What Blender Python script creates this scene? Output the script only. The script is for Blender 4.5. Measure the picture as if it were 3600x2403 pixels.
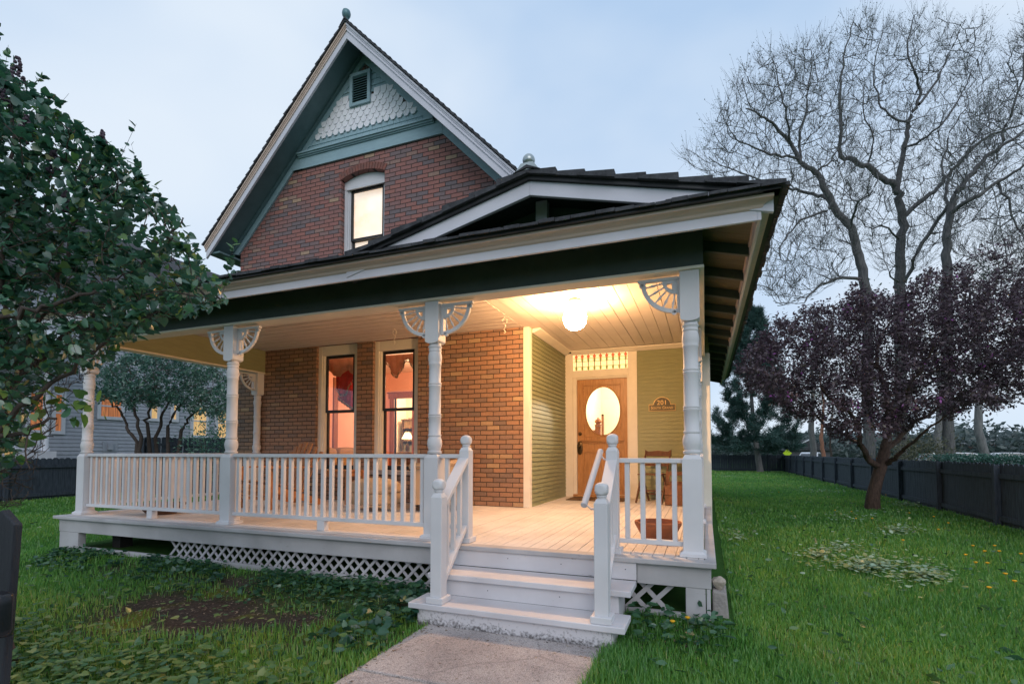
import bpy, math, random
import numpy as np
from mathutils import Vector, Matrix, Euler
R = math.radians
random.seed(7)
rng = np.random.default_rng(11)
for _o in list(bpy.data.objects):
    bpy.data.objects.remove(_o)
S = bpy.context.scene
COL = S.collection

# ------------------------------------------------------------------ camera
CAM = (0.0253, -4.0746, 0.7898)
FPX, YAW, PITCH, PYC = 1778.9, 20.9008, 2.3325, 1515.9        # in pixels of the 3600 wide photograph
cd = bpy.data.cameras.new('camera')
cam = bpy.data.objects.new('camera', cd)
COL.objects.link(cam)
cam.location = CAM
cam.rotation_euler = (R(90 + PITCH), 0, R(YAW))
cd.sensor_width = 36.0
cd.lens = 36.0 * FPX / 3600
cd.shift_y = (PYC - 1201.5) / 3600
cd.clip_start = 0.05
cd.clip_end = 3000
S.camera = cam

# ------------------------------------------------------------------ sky and sun
SUN_EL, SUN_AZ = 34.0, 152.0          # azimuth clockwise from +Y (north): the sunset is behind the viewer's right shoulder
w = bpy.data.worlds.new("World")
S.world = w
w.use_nodes = True
nt = w.node_tree
nt.nodes.clear()
N = nt.nodes.new
L = nt.links.new
out = N('ShaderNodeOutputWorld')
bg = N('ShaderNodeBackground')
sky = N('ShaderNodeTexSky')
sky.sky_type = 'NISHITA'
sky.sun_disc = False
sky.sun_elevation = R(SUN_EL)
sky.sun_rotation = R(SUN_AZ)
sky.altitude = 1500
sky.air_density = 1.0
sky.dust_density = 1.5
sky.ozone_density = 1.6
SKY_STRENGTH = 0.15
tc = N('ShaderNodeTexCoord')
mp = N('ShaderNodeMapping')
mp.inputs['Scale'].default_value = (1.0, 1.0, 1.6)
mp.inputs['Rotation'].default_value = (0.3, 0.2, 0.6)
L(tc.outputs['Generated'], mp.inputs['Vector'])
nz = N('ShaderNodeTexNoise')
nz.inputs['Scale'].default_value = 1.5
nz.inputs['Detail'].default_value = 4.0
nz.inputs['Roughness'].default_value = 0.42
nz.inputs['Distortion'].default_value = 0.35
L(mp.outputs['Vector'], nz.inputs['Vector'])
rp = N('ShaderNodeValToRGB')
rp.color_ramp.elements[0].position = 0.36
rp.color_ramp.elements[1].position = 0.64
rp.color_ramp.elements[0].color = (0.90, 0.90, 0.90, 1)
rp.color_ramp.elements[1].color = (0.97, 0.97, 0.97, 1)
L(nz.outputs['Fac'], rp.inputs['Fac'])
cl = N('ShaderNodeValToRGB')          # thin dusk cloud: bluer where thin, whiter where thick
cl.color_ramp.elements[0].position = 0.36
cl.color_ramp.elements[1].position = 0.66
cl.color_ramp.elements[0].color = (3.35, 4.55, 6.2, 1)
cl.color_ramp.elements[1].color = (5.2, 5.85, 6.6, 1)
L(nz.outputs['Fac'], cl.inputs['Fac'])
mx = N('ShaderNodeMix')
mx.data_type = 'RGBA'
L(rp.outputs['Color'], mx.inputs['Factor'])
L(sky.outputs['Color'], mx.inputs['A'])
L(cl.outputs['Color'], mx.inputs['B'])
L(mx.outputs['Result'], bg.inputs['Color'])
bg.inputs['Strength'].default_value = SKY_STRENGTH
L(bg.outputs['Background'], out.inputs['Surface'])

sl = bpy.data.lights.new('sun', 'SUN')
sun = bpy.data.objects.new('sun', sl)
COL.objects.link(sun)
sl.energy = 0.95
sl.angle = R(40.0)
sl.color = (1.0, 0.95, 0.95)
_d = Vector((math.sin(R(SUN_AZ)) * math.cos(R(SUN_EL)), math.cos(R(SUN_AZ)) * math.cos(R(SUN_EL)), math.sin(R(SUN_EL))))
sun.rotation_euler = _d.to_track_quat('Z', 'Y').to_euler()
sun.location = (6, -12, 8)

S.view_settings.view_transform = 'Standard'
S.view_settings.look = 'None'
S.view_settings.exposure = 0.0
S.view_settings.gamma = 1.0
S.render.film_transparent = False
try:
    S.cycles.max_bounces = 7
    S.cycles.transparent_max_bounces = 12
    S.cycles.sample_clamp_indirect = 4.0
    S.cycles.use_denoising = True
except Exception:
    pass

# ------------------------------------------------------------------ photograph geometry -> world
_y, _p = R(YAW), R(PITCH)
FW = np.array([-math.sin(_y) * math.cos(_p), math.cos(_y) * math.cos(_p), math.sin(_p)])
RT = np.array([math.cos(_y), math.sin(_y), 0.0])
UP = np.cross(RT, FW)
C0 = np.array(CAM)
def ray(u, v):
    return FW + RT * ((u - 1800) / FPX) - UP * ((v - PYC) / FPX)
def at(u, v, depth):
    return C0 + ray(u, v) * depth
def on(u, v, ax, val):
    d = ray(u, v)
    return C0 + d * ((val - C0[ax]) / d[ax])
def uv_of(P):
    P = np.asarray(P, float) - C0
    z = P @ FW
    return 1800 + FPX * (P @ RT) / z, PYC - FPX * (P @ UP) / z, z
T5 = lambda x, y: (x / 2.61375, 1200 + y / 2.61375)
T7 = lambda x, y: (2450 + x / 2.0426, 1250 + y / 2.0426)
T8 = lambda x, y: (1080 + x / 3.5625, 1180 + y / 3.5625)
T3 = lambda x, y: (800 + x / 2.61, 1500 + y / 2.61)
C4 = lambda x, y: (2400 + x / 1.3067, y / 1.3067)
D = lambda x, y: (x * 1.53257, y * 1.53257)
GND = -0.5
def sstep(a, b, x):
    t = np.clip((np.asarray(x, float) - a) / (b - a), 0, 1)
    return t * t * (3 - 2 * t)
def gz(x, y):
    """height of the ground"""
    x = np.asarray(x, float); y = np.asarray(y, float)
    dx = np.maximum(np.maximum(-7.6 - x, x - 0.1), 0)
    dy = np.maximum(-0.1 - y, 0)
    d = np.sqrt(dx * dx + dy * dy)
    bump = 0.007 * np.sin(x * 1.7 + 0.4) * np.cos(y * 1.3) * sstep(0.6, 2.5, d)
    return -0.41 - 0.095 * sstep(0.0, 0.6, d) + bump

# ------------------------------------------------------------------ materials
MATS = {}
def new_mat(name):
    m = bpy.data.materials.new(name)
    m.use_nodes = True
    t = m.node_tree
    b = t.nodes['Principled BSDF']
    return m, t, b
def pm(name, a, b=None, scale=6.0, rough=0.55, bump=0.0, stretch=(1, 1, 1), lo=0.35, hi=0.7, detail=5, fine=None, spec=0.35, metal=0.0, coord='Object'):
    """a paint / wood / stone: two colours mixed by stretched noise, with a little bump"""
    if name in MATS:
        return MATS[name]
    m, t, p = new_mat(name)
    n, l = t.nodes.new, t.links.new
    c = n('ShaderNodeTexCoord')
    g = n('ShaderNodeMapping')
    g.inputs['Scale'].default_value = stretch
    l(c.outputs[coord], g.inputs['Vector'])
    z = n('ShaderNodeTexNoise')
    z.inputs['Scale'].default_value = scale
    z.inputs['Detail'].default_value = detail
    z.inputs['Roughness'].default_value = 0.6
    l(g.outputs['Vector'], z.inputs['Vector'])
    r = n('ShaderNodeValToRGB')
    r.color_ramp.elements[0].position = lo
    r.color_ramp.elements[1].position = hi
    r.color_ramp.elements[0].color = (*a, 1)
    r.color_ramp.elements[1].color = (*(b or a), 1)
    l(z.outputs['Fac'], r.inputs['Fac'])
    l(r.outputs['Color'], p.inputs['Base Color'])
    p.inputs['Roughness'].default_value = rough
    p.inputs['Metallic'].default_value = metal
    p.inputs['Specular IOR Level'].default_value = spec
    if bump:
        z2 = n('ShaderNodeTexNoise')
        z2.inputs['Scale'].default_value = fine or scale * 6
        z2.inputs['Detail'].default_value = 6
        l(g.outputs['Vector'], z2.inputs['Vector'])
        bb = n('ShaderNodeBump')
        bb.inputs['Strength'].default_value = bump
        bb.inputs['Distance'].default_value = 0.01
        l(z2.outputs['Fac'], bb.inputs['Height'])
        l(bb.outputs['Normal'], p.inputs['Normal'])
    MATS[name] = m
    return m
def peel_mat(name, paint, paint2, under, amount, rough=0.6, stretch=(1, 1, 1), scale=9.0):
    """old paint: blotchy, with chipped flakes showing the wood"""
    m, t, p = new_mat(name)
    n, l = t.nodes.new, t.links.new
    c = n('ShaderNodeTexCoord')
    g = n('ShaderNodeMapping')
    g.inputs['Scale'].default_value = stretch
    l(c.outputs['Object'], g.inputs['Vector'])
    z = n('ShaderNodeTexNoise'); z.inputs['Scale'].default_value = 2.2; z.inputs['Detail'].default_value = 6
    l(c.outputs['Object'], z.inputs['Vector'])
    r = n('ShaderNodeValToRGB')
    r.color_ramp.elements[0].position = 0.35; r.color_ramp.elements[1].position = 0.68
    r.color_ramp.elements[0].color = (*paint, 1); r.color_ramp.elements[1].color = (*paint2, 1)
    l(z.outputs['Fac'], r.inputs['Fac'])
    z2 = n('ShaderNodeTexNoise'); z2.inputs['Scale'].default_value = scale; z2.inputs['Detail'].default_value = 9; z2.inputs['Roughness'].default_value = 0.72
    l(g.outputs['Vector'], z2.inputs['Vector'])
    r2 = n('ShaderNodeValToRGB')
    r2.color_ramp.elements[0].position = 0.62 - amount; r2.color_ramp.elements[1].position = 0.66 - amount
    l(z2.outputs['Fac'], r2.inputs['Fac'])
    x = n('ShaderNodeMix'); x.data_type = 'RGBA'
    l(r2.outputs['Color'], x.inputs['Factor'])
    l(r.outputs['Color'], x.inputs['A'])
    x.inputs['B'].default_value = (*under, 1)
    l(x.outputs['Result'], p.inputs['Base Color'])
    bb = n('ShaderNodeBump'); bb.inputs['Strength'].default_value = 0.25; bb.inputs['Distance'].default_value = 0.004; bb.invert = True
    l(r2.outputs['Color'], bb.inputs['Height'])
    l(bb.outputs['Normal'], p.inputs['Normal'])
    p.inputs['Roughness'].default_value = rough
    p.inputs['Specular IOR Level'].default_value = 0.3
    MATS[name] = m
    return m
def brick_mat(name, ramp, mortar, bl, bh, jt, ax='xz', bump=0.6):
    """running-bond brickwork: every brick its own tone from a ramp"""
    m, t, p = new_mat(name)
    n, l = t.nodes.new, t.links.new
    def math_(op, a, b=None):
        q = n('ShaderNodeMath'); q.operation = op
        for i, s in enumerate((a, b)):
            if s is None: continue
            if isinstance(s, (int, float)): q.inputs[i].default_value = s
            else: l(s, q.inputs[i])
        return q.outputs[0]
    c = n('ShaderNodeTexCoord')
    wob = n('ShaderNodeTexNoise'); wob.inputs['Scale'].default_value = 7.0; wob.inputs['Detail'].default_value = 3
    l(c.outputs['Object'], wob.inputs['Vector'])
    s = n('ShaderNodeSeparateXYZ')
    l(c.outputs['Object'], s.inputs['Vector'])
    wv = math_('MULTIPLY', math_('SUBTRACT', wob.outputs['Fac'], 0.5), 0.012)
    hx = math_('ADD', math_('ADD', s.outputs['X'], s.outputs['Y']), wv)
    hz = math_('ADD', s.outputs['Z'], wv)
    rowf = math_('DIVIDE', hz, bh)
    row = math_('FLOOR', rowf)
    half = math_('MULTIPLY', math_('MODULO', math_('ABSOLUTE', row), 2.0), 0.5)
    uf = math_('ADD', math_('DIVIDE', hx, bl), half)
    col = math_('FLOOR', uf)
    fu = math_('SUBTRACT', uf, col)
    fv = math_('SUBTRACT', rowf, row)
    du = math_('MULTIPLY', math_('MINIMUM', fu, math_('SUBTRACT', 1.0, fu)), bl)
    dv = math_('MULTIPLY', math_('MINIMUM', fv, math_('SUBTRACT', 1.0, fv)), bh)
    dist = math_('MINIMUM', du, dv)
    mr = n('ShaderNodeMapRange'); mr.interpolation_type = 'SMOOTHSTEP'
    mr.inputs['From Min'].default_value = jt * 0.35; mr.inputs['From Max'].default_value = jt * 1.0
    l(dist, mr.inputs['Value'])
    cb = n('ShaderNodeCombineXYZ'); l(col, cb.inputs['X']); l(row, cb.inputs['Y'])
    wn = n('ShaderNodeTexWhiteNoise'); wn.noise_dimensions = '2D'
    l(cb.outputs['Vector'], wn.inputs['Vector'])
    r = n('ShaderNodeValToRGB'); r.color_ramp.interpolation = 'LINEAR'
    el = r.color_ramp.elements
    el[0].position, el[0].color = ramp[0][0], (*ramp[0][1], 1)
    el[1].position, el[1].color = ramp[-1][0], (*ramp[-1][1], 1)
    for pos, cc in ramp[1:-1]:
        e = el.new(pos); e.color = (*cc, 1)
    l(wn.outputs['Value'], r.inputs['Fac'])
    g = n('ShaderNodeTexNoise'); g.inputs['Scale'].default_value = 38.0; g.inputs['Detail'].default_value = 6; g.inputs['Roughness'].default_value = 0.7
    l(c.outputs['Object'], g.inputs['Vector'])
    g2 = n('ShaderNodeMapRange'); g2.inputs['To Min'].default_value = 0.55; g2.inputs['To Max'].default_value = 1.4
    l(g.outputs['Fac'], g2.inputs['Value'])
    mul = n('ShaderNodeMix'); mul.data_type = 'RGBA'; mul.blend_type = 'MULTIPLY'; mul.inputs['Factor'].default_value = 1.0
    l(r.outputs['Color'], mul.inputs['A'])
    cc_ = n('ShaderNodeCombineColor')
    for k in range(3): l(g2.outputs['Result'], cc_.inputs[k])
    l(cc_.outputs['Color'], mul.inputs['B'])
    x = n('ShaderNodeMix'); x.data_type = 'RGBA'
    l(mr.outputs['Result'], x.inputs['Factor'])
    x.inputs['A'].default_value = (*mortar, 1)
    l(mul.outputs['Result'], x.inputs['B'])
    l(x.outputs['Result'], p.inputs['Base Color'])
    h = math_('ADD', mr.outputs['Result'], math_('MULTIPLY', g.outputs['Fac'], 0.35))
    h2 = math_('ADD', h, math_('MULTIPLY', wn.outputs['Value'], 0.3))
    bb = n('ShaderNodeBump'); bb.inputs['Strength'].default_value = bump; bb.inputs['Distance'].default_value = 0.012
    l(h2, bb.inputs['Height']); l(bb.outputs['Normal'], p.inputs['Normal'])
    p.inputs['Roughness'].default_value = 0.85
    p.inputs['Specular IOR Level'].default_value = 0.2
    MATS[name] = m
    return m
def emit_mat(name, col, strength, noise=None):
    m, t, p = new_mat(name)
    p.inputs['Base Color'].default_value = (*col, 1)
    p.inputs['Emission Color'].default_value = (*col, 1)
    p.inputs['Emission Strength'].default_value = strength
    p.inputs['Roughness'].default_value = 0.3
    MATS[name] = m
    return m
def glass_mat(name, tint=(1, 1, 1), gloss=1.0):
    m = bpy.data.materials.new(name); m.use_nodes = True
    t = m.node_tree; t.nodes.clear(); n, l = t.nodes.new, t.links.new
    o = n('ShaderNodeOutputMaterial'); mix = n('ShaderNodeMixShader')
    tr = n('ShaderNodeBsdfTransparent'); gl = n('ShaderNodeBsdfGlossy'); fr = n('ShaderNodeLayerWeight')
    tr.inputs['Color'].default_value = (*tint, 1); gl.inputs['Roughness'].default_value = 0.02; fr.inputs['Blend'].default_value = 0.5
    nz_ = n('ShaderNodeTexNoise'); nz_.inputs['Scale'].default_value = 2.5
    tc_ = n('ShaderNodeTexCoord'); l(tc_.outputs['Object'], nz_.inputs['Vector'])
    bb = n('ShaderNodeBump'); bb.inputs['Strength'].default_value = 0.03; l(nz_.outputs['Fac'], bb.inputs['Height'])
    l(bb.outputs['Normal'], gl.inputs['Normal'])
    pw_ = n('ShaderNodeMath'); pw_.operation = 'POWER'; pw_.inputs[1].default_value = 5.0; l(fr.outputs['Facing'], pw_.inputs[0])
    q = n('ShaderNodeMath'); q.operation = 'MULTIPLY_ADD'; q.inputs[1].default_value = 0.9 * gloss; q.inputs[2].default_value = 0.045 * gloss
    l(pw_.outputs[0], q.inputs[0]); l(q.outputs[0], mix.inputs['Fac'])
    l(tr.outputs[0], mix.inputs[1]); l(gl.outputs[0], mix.inputs[2]); l(mix.outputs[0], o.inputs['Surface'])
    MATS[name] = m
    return m
def leaf_mat(name, ramp, trans=0.35, rough=0.5, gloss=0.06):
    """foliage: every leaf its own tone from the 'tone' attribute"""
    m = bpy.data.materials.new(name); m.use_nodes = True
    t = m.node_tree; t.nodes.clear(); n, l = t.nodes.new, t.links.new
    o = n('ShaderNodeOutputMaterial')
    a = n('ShaderNodeAttribute'); a.attribute_name = 'tone'
    r = n('ShaderNodeValToRGB'); el = r.color_ramp.elements
    el[0].position, el[0].color = ramp[0][0], (*ramp[0][1], 1)
    el[1].position, el[1].color = ramp[-1][0], (*ramp[-1][1], 1)
    for pos, cc in ramp[1:-1]:
        e = el.new(pos); e.color = (*cc, 1)
    l(a.outputs['Fac'], r.inputs['Fac'])
    d = n('ShaderNodeBsdfDiffuse'); tl = n('ShaderNodeBsdfTranslucent'); gl = n('ShaderNodeBsdfGlossy'); gl.inputs['Roughness'].default_value = rough
    l(r.outputs['Color'], d.inputs['Color'])
    l(r.outputs['Color'], tl.inputs['Color'])
    m1 = n('ShaderNodeMixShader'); m1.inputs['Fac'].default_value = trans
    m2 = n('ShaderNodeMixShader'); m2.inputs['Fac'].default_value = gloss
    l(d.outputs[0], m1.inputs[1]); l(tl.outputs[0], m1.inputs[2])
    l(m1.outputs[0], m2.inputs[1]); l(gl.outputs[0], m2.inputs[2]); l(m2.outputs[0], o.inputs['Surface'])
    MATS[name] = m
    return m

M_WHITE = peel_mat('white_paint', (0.65, 0.64, 0.655), (0.57, 0.56, 0.575), (0.27, 0.245, 0.23), -0.10, stretch=(5, 5, 1))
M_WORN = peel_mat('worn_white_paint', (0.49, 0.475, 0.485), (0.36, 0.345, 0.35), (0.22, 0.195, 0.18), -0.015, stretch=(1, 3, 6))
M_DECK = peel_mat('worn_porch_paint', (0.74, 0.69, 0.66), (0.60, 0.55, 0.52), (0.30, 0.25, 0.22), 0.0, stretch=(9, 0.9, 1), scale=5)
M_STEP = peel_mat('step_paint', (0.64, 0.62, 0.64), (0.52, 0.50, 0.52), (0.30, 0.27, 0.25), -0.03, stretch=(1.2, 6, 6), scale=6)
M_CREAM = pm('cream_ceiling_paint', (0.69, 0.61, 0.54), (0.63, 0.55, 0.49), 3, 0.5, 0.1)
M_TRIM = pm('cream_trim_paint', (0.78, 0.72, 0.62), (0.72, 0.66, 0.56), 5, 0.5, 0.1)
M_TAN = pm('tan_moulding_paint', (0.62, 0.48, 0.40), (0.54, 0.42, 0.36), 5, 0.5, 0.15, stretch=(1, 4, 4))
M_LAV = peel_mat('pale_fascia_paint', (0.66, 0.65, 0.71), (0.58, 0.57, 0.63), (0.35, 0.32, 0.32), -0.11, stretch=(1.5, 5, 5))
M_TEAL = pm('teal_trim_paint', (0.31, 0.445, 0.49), (0.265, 0.385, 0.43), 5, 0.55, 0.15, stretch=(1, 4, 4))
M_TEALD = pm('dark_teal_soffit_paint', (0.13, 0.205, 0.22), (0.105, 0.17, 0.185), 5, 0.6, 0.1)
M_DKG = pm('dark_green_beam_paint', (0.060, 0.082, 0.072), (0.045, 0.062, 0.056), 4, 0.55, 0.1)
M_OLIVE = pm('olive_siding_paint', (0.265, 0.275, 0.15), (0.23, 0.24, 0.13), 5, 0.5, 0.12, stretch=(1, 1, 5))
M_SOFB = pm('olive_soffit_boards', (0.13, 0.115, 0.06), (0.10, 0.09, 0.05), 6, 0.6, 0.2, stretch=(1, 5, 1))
M_SHING = pm('weathered_shingles', (0.070, 0.072, 0.080), (0.028, 0.028, 0.032), 11, 0.85, 0.9, fine=40)
M_SCALE = pm('white_scale_shingle', (0.86, 0.85, 0.88), (0.78, 0.77, 0.81), 7, 0.55, 0.15)
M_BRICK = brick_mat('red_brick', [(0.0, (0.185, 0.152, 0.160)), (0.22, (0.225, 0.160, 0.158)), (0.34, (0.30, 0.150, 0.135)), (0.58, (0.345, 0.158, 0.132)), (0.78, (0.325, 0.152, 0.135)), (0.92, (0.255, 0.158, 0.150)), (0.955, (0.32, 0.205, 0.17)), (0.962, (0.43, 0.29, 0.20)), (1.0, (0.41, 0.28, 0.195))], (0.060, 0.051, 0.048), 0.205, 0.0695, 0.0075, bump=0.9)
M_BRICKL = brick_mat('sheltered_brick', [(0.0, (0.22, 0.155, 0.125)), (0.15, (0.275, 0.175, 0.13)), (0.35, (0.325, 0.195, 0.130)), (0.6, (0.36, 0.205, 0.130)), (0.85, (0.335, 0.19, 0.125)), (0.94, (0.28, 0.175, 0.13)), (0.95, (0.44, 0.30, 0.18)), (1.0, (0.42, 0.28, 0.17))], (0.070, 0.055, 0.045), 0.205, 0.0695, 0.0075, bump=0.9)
M_BLACK = pm('black_sash_paint', (0.018, 0.018, 0.02), (0.028, 0.027, 0.027), 6, 0.4)
M_GLASS = glass_mat('window_glass')
M_STONE = pm('sill_stone', (0.36, 0.32, 0.30), (0.27, 0.24, 0.23), 8, 0.85, 0.5)
M_OAK = pm('oak_door', (0.46, 0.24, 0.095), (0.31, 0.145, 0.05), 5.0, 0.38, 0.08, stretch=(9, 9, 0.9), lo=0.38, hi=0.66, detail=8)
M_OAKH = pm('oak_cross_grain', (0.46, 0.24, 0.095), (0.31, 0.145, 0.05), 5.0, 0.38, 0.08, stretch=(0.9, 9, 9), lo=0.38, hi=0.66, detail=8)
M_BRASS = pm('aged_bronze', (0.10, 0.065, 0.03), (0.06, 0.04, 0.02), 20, 0.35, 0.1, metal=0.8)
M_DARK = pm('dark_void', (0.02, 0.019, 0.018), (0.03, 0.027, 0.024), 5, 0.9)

# ------------------------------------------------------------------ mesh helpers
def tag(o, label=None, cat=None, group=None, kind=None):
    if label: o['label'] = label
    if cat: o['category'] = cat
    if group: o['group'] = group
    if kind: o['kind'] = kind
    return o
def thing(name, label, cat, loc=(0, 0, 0), group=None):
    o = bpy.data.objects.new(name, None)
    COL.objects.link(o)
    o.location = loc
    o.empty_display_size = 0.2
    return tag(o, label, cat, group)
def put(o, parent):
    """parent while keeping world coordinates of the mesh"""
    if parent is not None:
        o.parent = parent
        off = Vector((0, 0, 0)); q = parent
        while q is not None:
            if q.type == 'EMPTY': off += q.location
            q = q.parent
        if parent.type == 'EMPTY':
            o.matrix_parent_inverse = Matrix.Translation(-off)
    return o
class MB:
    def __init__(s): s.v, s.f = [], []
    def add(s, vs, fs):
        n = len(s.v); s.v += [tuple(map(float, q)) for q in vs]; s.f += [tuple(i + n for i in q) for q in fs]; return s
    def box(s, x0, y0, z0, x1, y1, z1):
        return s.add([(x0, y0, z0), (x1, y0, z0), (x1, y1, z0), (x0, y1, z0), (x0, y0, z1), (x1, y0, z1), (x1, y1, z1), (x0, y1, z1)],
                     [(0, 3, 2, 1), (4, 5, 6, 7), (0, 1, 5, 4), (1, 2, 6, 5), (2, 3, 7, 6), (3, 0, 4, 7)])
    def bar(s, p0, p1, w, h, up=(0, 0, 1)):
        """box from p0 to p1, w across, h along up"""
        p0, p1 = Vector(p0), Vector(p1); d = (p1 - p0).normalized(); u = Vector(up)
        sd = d.cross(u)
        if sd.length < 1e-6: sd = d.cross(Vector((1, 0, 0)))
        sd.normalize(); u2 = sd.cross(d).normalized()
        a, b = sd * w / 2, u2 * h / 2
        vs = [p0 - a - b, p0 + a - b, p0 + a + b, p0 - a + b, p1 - a - b, p1 + a - b, p1 + a + b, p1 - a + b]
        return s.add(vs, [(0, 3, 2, 1), (4, 5, 6, 7), (0, 1, 5, 4), (1, 2, 6, 5), (2, 3, 7, 6), (3, 0, 4, 7)])
    def tube(s, pts, rad, n=8, cap=True):
        pts = [Vector(q) for q in pts]; k = len(pts)
        if not hasattr(rad, '__len__'): rad = [rad] * k
        t0 = (pts[1] - pts[0]).normalized(); ref = Vector((0, 0, 1)) if abs(t0.z) < 0.9 else Vector((1, 0, 0))
        vs, fs = [], []
        for i, q in enumerate(pts):
            t = (pts[min(i + 1, k - 1)] - pts[max(i - 1, 0)]).normalized()
            a = t.cross(ref)
            if a.length < 1e-5: a = t.cross(Vector((0, 1, 0)))
            a.normalize(); b = t.cross(a)
            for j in range(n):
                th = 2 * math.pi * j / n
                vs.append(q + a * (rad[i] * math.cos(th)) + b * (rad[i] * math.sin(th)))
        for i in range(k - 1):
            for j in range(n):
                fs.append((i * n + j, i * n + (j + 1) % n, (i + 1) * n + (j + 1) % n, (i + 1) * n + j))
        if cap:
            fs.append(tuple(range(n - 1, -1, -1))); fs.append(tuple((k - 1) * n + j for j in range(n)))
        return s.add(vs, fs)
    def lathe(s, prof, c=(0, 0, 0), n=16, cap=True, sx=1.0, sy=1.0):
        vs, fs = [], []
        for r, z in prof:
            for j in range(n):
                th = 2 * math.pi * j / n
                vs.append((c[0] + r * math.cos(th) * sx, c[1] + r * math.sin(th) * sy, c[2] + z))
        k = len(prof)
        for i in range(k - 1):
            for j in range(n):
                fs.append((i * n + j, i * n + (j + 1) % n, (i + 1) * n + (j + 1) % n, (i + 1) * n + j))
        if cap:
            fs.append(tuple(range(n - 1, -1, -1))); fs.append(tuple((k - 1) * n + j for j in range(n)))
        return s.add(vs, fs)
    def prism(s, poly, ax, a, b):
        """polygon (2-D) extruded along axis ax from a to b; poly coords are the other two axes in x,y,z order"""
        def P(q, t):
            if ax == 'x': return (t, q[0], q[1])
            if ax == 'y': return (q[0], t, q[1])
            return (q[0], q[1], t)
        n = len(poly)
        vs = [P(q, a) for q in poly] + [P(q, b) for q in poly]
        fs = [tuple(range(n - 1, -1, -1)), tuple(range(n, 2 * n))] + [(i, (i + 1) % n, n + (i + 1) % n, n + i) for i in range(n)]
        return s.add(vs, fs)
    def ball(s, c, r, n=12, m=8, sz=1.0):
        return s.lathe([(max(1e-4, r * math.sin(math.pi * i / m)), -r * sz * math.cos(math.pi * i / m)) for i in range(m + 1)], c, n, cap=False)
    def xf(s, M, i0=0):
        for i in range(i0, len(s.v)):
            s.v[i] = tuple(M @ Vector(s.v[i]))
        return s
    def build(s, name, mat, parent=None, bevel=0.0, smooth=False, label=None):
        me = bpy.data.meshes.new(name)
        me.from_pydata(s.v, [], s.f)
        me.update()
        import bmesh
        bm = bmesh.new(); bm.from_mesh(me)
        bmesh.ops.recalc_face_normals(bm, faces=bm.faces[:])
        bm.to_mesh(me); bm.free()
        o = bpy.data.objects.new(name, me)
        COL.objects.link(o)
        if mat is not None: me.materials.append(mat)
        if smooth:
            for p in me.polygons: p.use_smooth = True
        if bevel:
            b = o.modifiers.new('bevel', 'BEVEL'); b.width = bevel; b.segments = 2; b.limit_method = 'ANGLE'; b.angle_limit = R(50)
        if label: o['label'] = label
        return put(o, parent)
def smooth_angle(o, deg=40):
    me = o.data
    for p in me.polygons: p.use_smooth = True
    try:
        me.set_sharp_from_angle(angle=R(deg))
    except Exception:
        pass
    return o
def rz_(a, c=(0, 0, 0)):
    return Matrix.Translation(c) @ Matrix.Rotation(a, 4, 'Z')
def copy_tree(o, parent=None, off=None):
    c = o.copy()
    COL.objects.link(c)
    if parent is not None: c.parent = parent
    if off is not None: c.location = Vector(c.location) + Vector(off)
    for ch in list(o.children): copy_tree(ch, c)
    return c
# ================================================================== THE HOUSE
house = thing('brick_house', 'red brick house with steep teal trimmed gable and a white front porch', 'house', (-3.7, 5.0, -0.45))
def hp(mb, name, mat, bevel=0.0, parent=None, smooth=False, label=None):
    return mb.build(name, mat, parent or house, bevel, smooth, label)
P1, P2, P3, P4 = -7.354, -4.828, -2.258, 0.0       # right faces of the front posts
PW = 0.143
DL, DR, DF = -7.585, 0.0865, -0.18                 # deck edges
YB, YD = 2.79, 4.816                               # brick wall plane, front door plane
XB, XS = -2.42, -2.336                             # brick corner, recess siding plane
CZ = 2.60                                          # porch ceiling
XL = -8.0
GC = -5.25                                         # gable centre line

# ---- brick front wall with openings
W1, W2 = (-6.19, -5.344), (-5.028, -4.18)
UW = (-5.72, -4.84)
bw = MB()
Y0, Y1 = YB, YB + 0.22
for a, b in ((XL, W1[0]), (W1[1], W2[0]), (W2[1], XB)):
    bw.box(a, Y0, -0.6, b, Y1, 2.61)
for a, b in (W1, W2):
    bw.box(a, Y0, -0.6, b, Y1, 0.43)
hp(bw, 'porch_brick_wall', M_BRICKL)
bw = MB()
bw.box(XL, Y0, 2.61, XB, Y1, 3.9)
ztop = lambda x: 7.58 - 1.043 * abs(x - GC)
arch = []
for i in range(9):
    t = i / 8
    x = UW[0] + (UW[1] - UW[0]) * t
    arch.append((x, 5.42 + 0.095 * (1 - (2 * t - 1) ** 2)))
xm = (UW[0] + UW[1]) / 2
lp = [(XL, 3.9), (UW[0], 3.9)] + [q for q in arch if q[0] <= xm + 1e-6] + [(xm, ztop(xm)), (XL, ztop(XL))]
rp_ = [(XB, 3.9), (XB, ztop(XB)), (GC, ztop(GC)), (xm, ztop(xm))] + [q for q in reversed(arch) if q[0] >= xm - 1e-6][::-1][0:5] + [(UW[1], 3.9)]
bw.prism(lp, 'y', Y0, Y1)
bw.prism(rp_, 'y', Y0, Y1)
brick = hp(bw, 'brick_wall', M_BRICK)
ba = MB()
for i in range(17):
    t0, t1 = i / 17 + 0.004, (i + 1) / 17 - 0.004
    def ap(t, h):
        th = (t - 0.5) * 0.87
        rr = 1.066 + h
        return (xm + rr * math.sin(th), 5.515 - 1.066 + rr * math.cos(th))
    ba.prism([ap(t0, 0), ap(t1, 0), ap(t1, 0.115), ap(t0, 0.115)], 'y', Y0 - 0.012, Y0 + 0.05)
hp(ba, 'brick_arch', pm('arch_brick', (0.27, 0.10, 0.075), (0.15, 0.09, 0.08), 9, 0.85, 0.5), 0.004)

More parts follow.
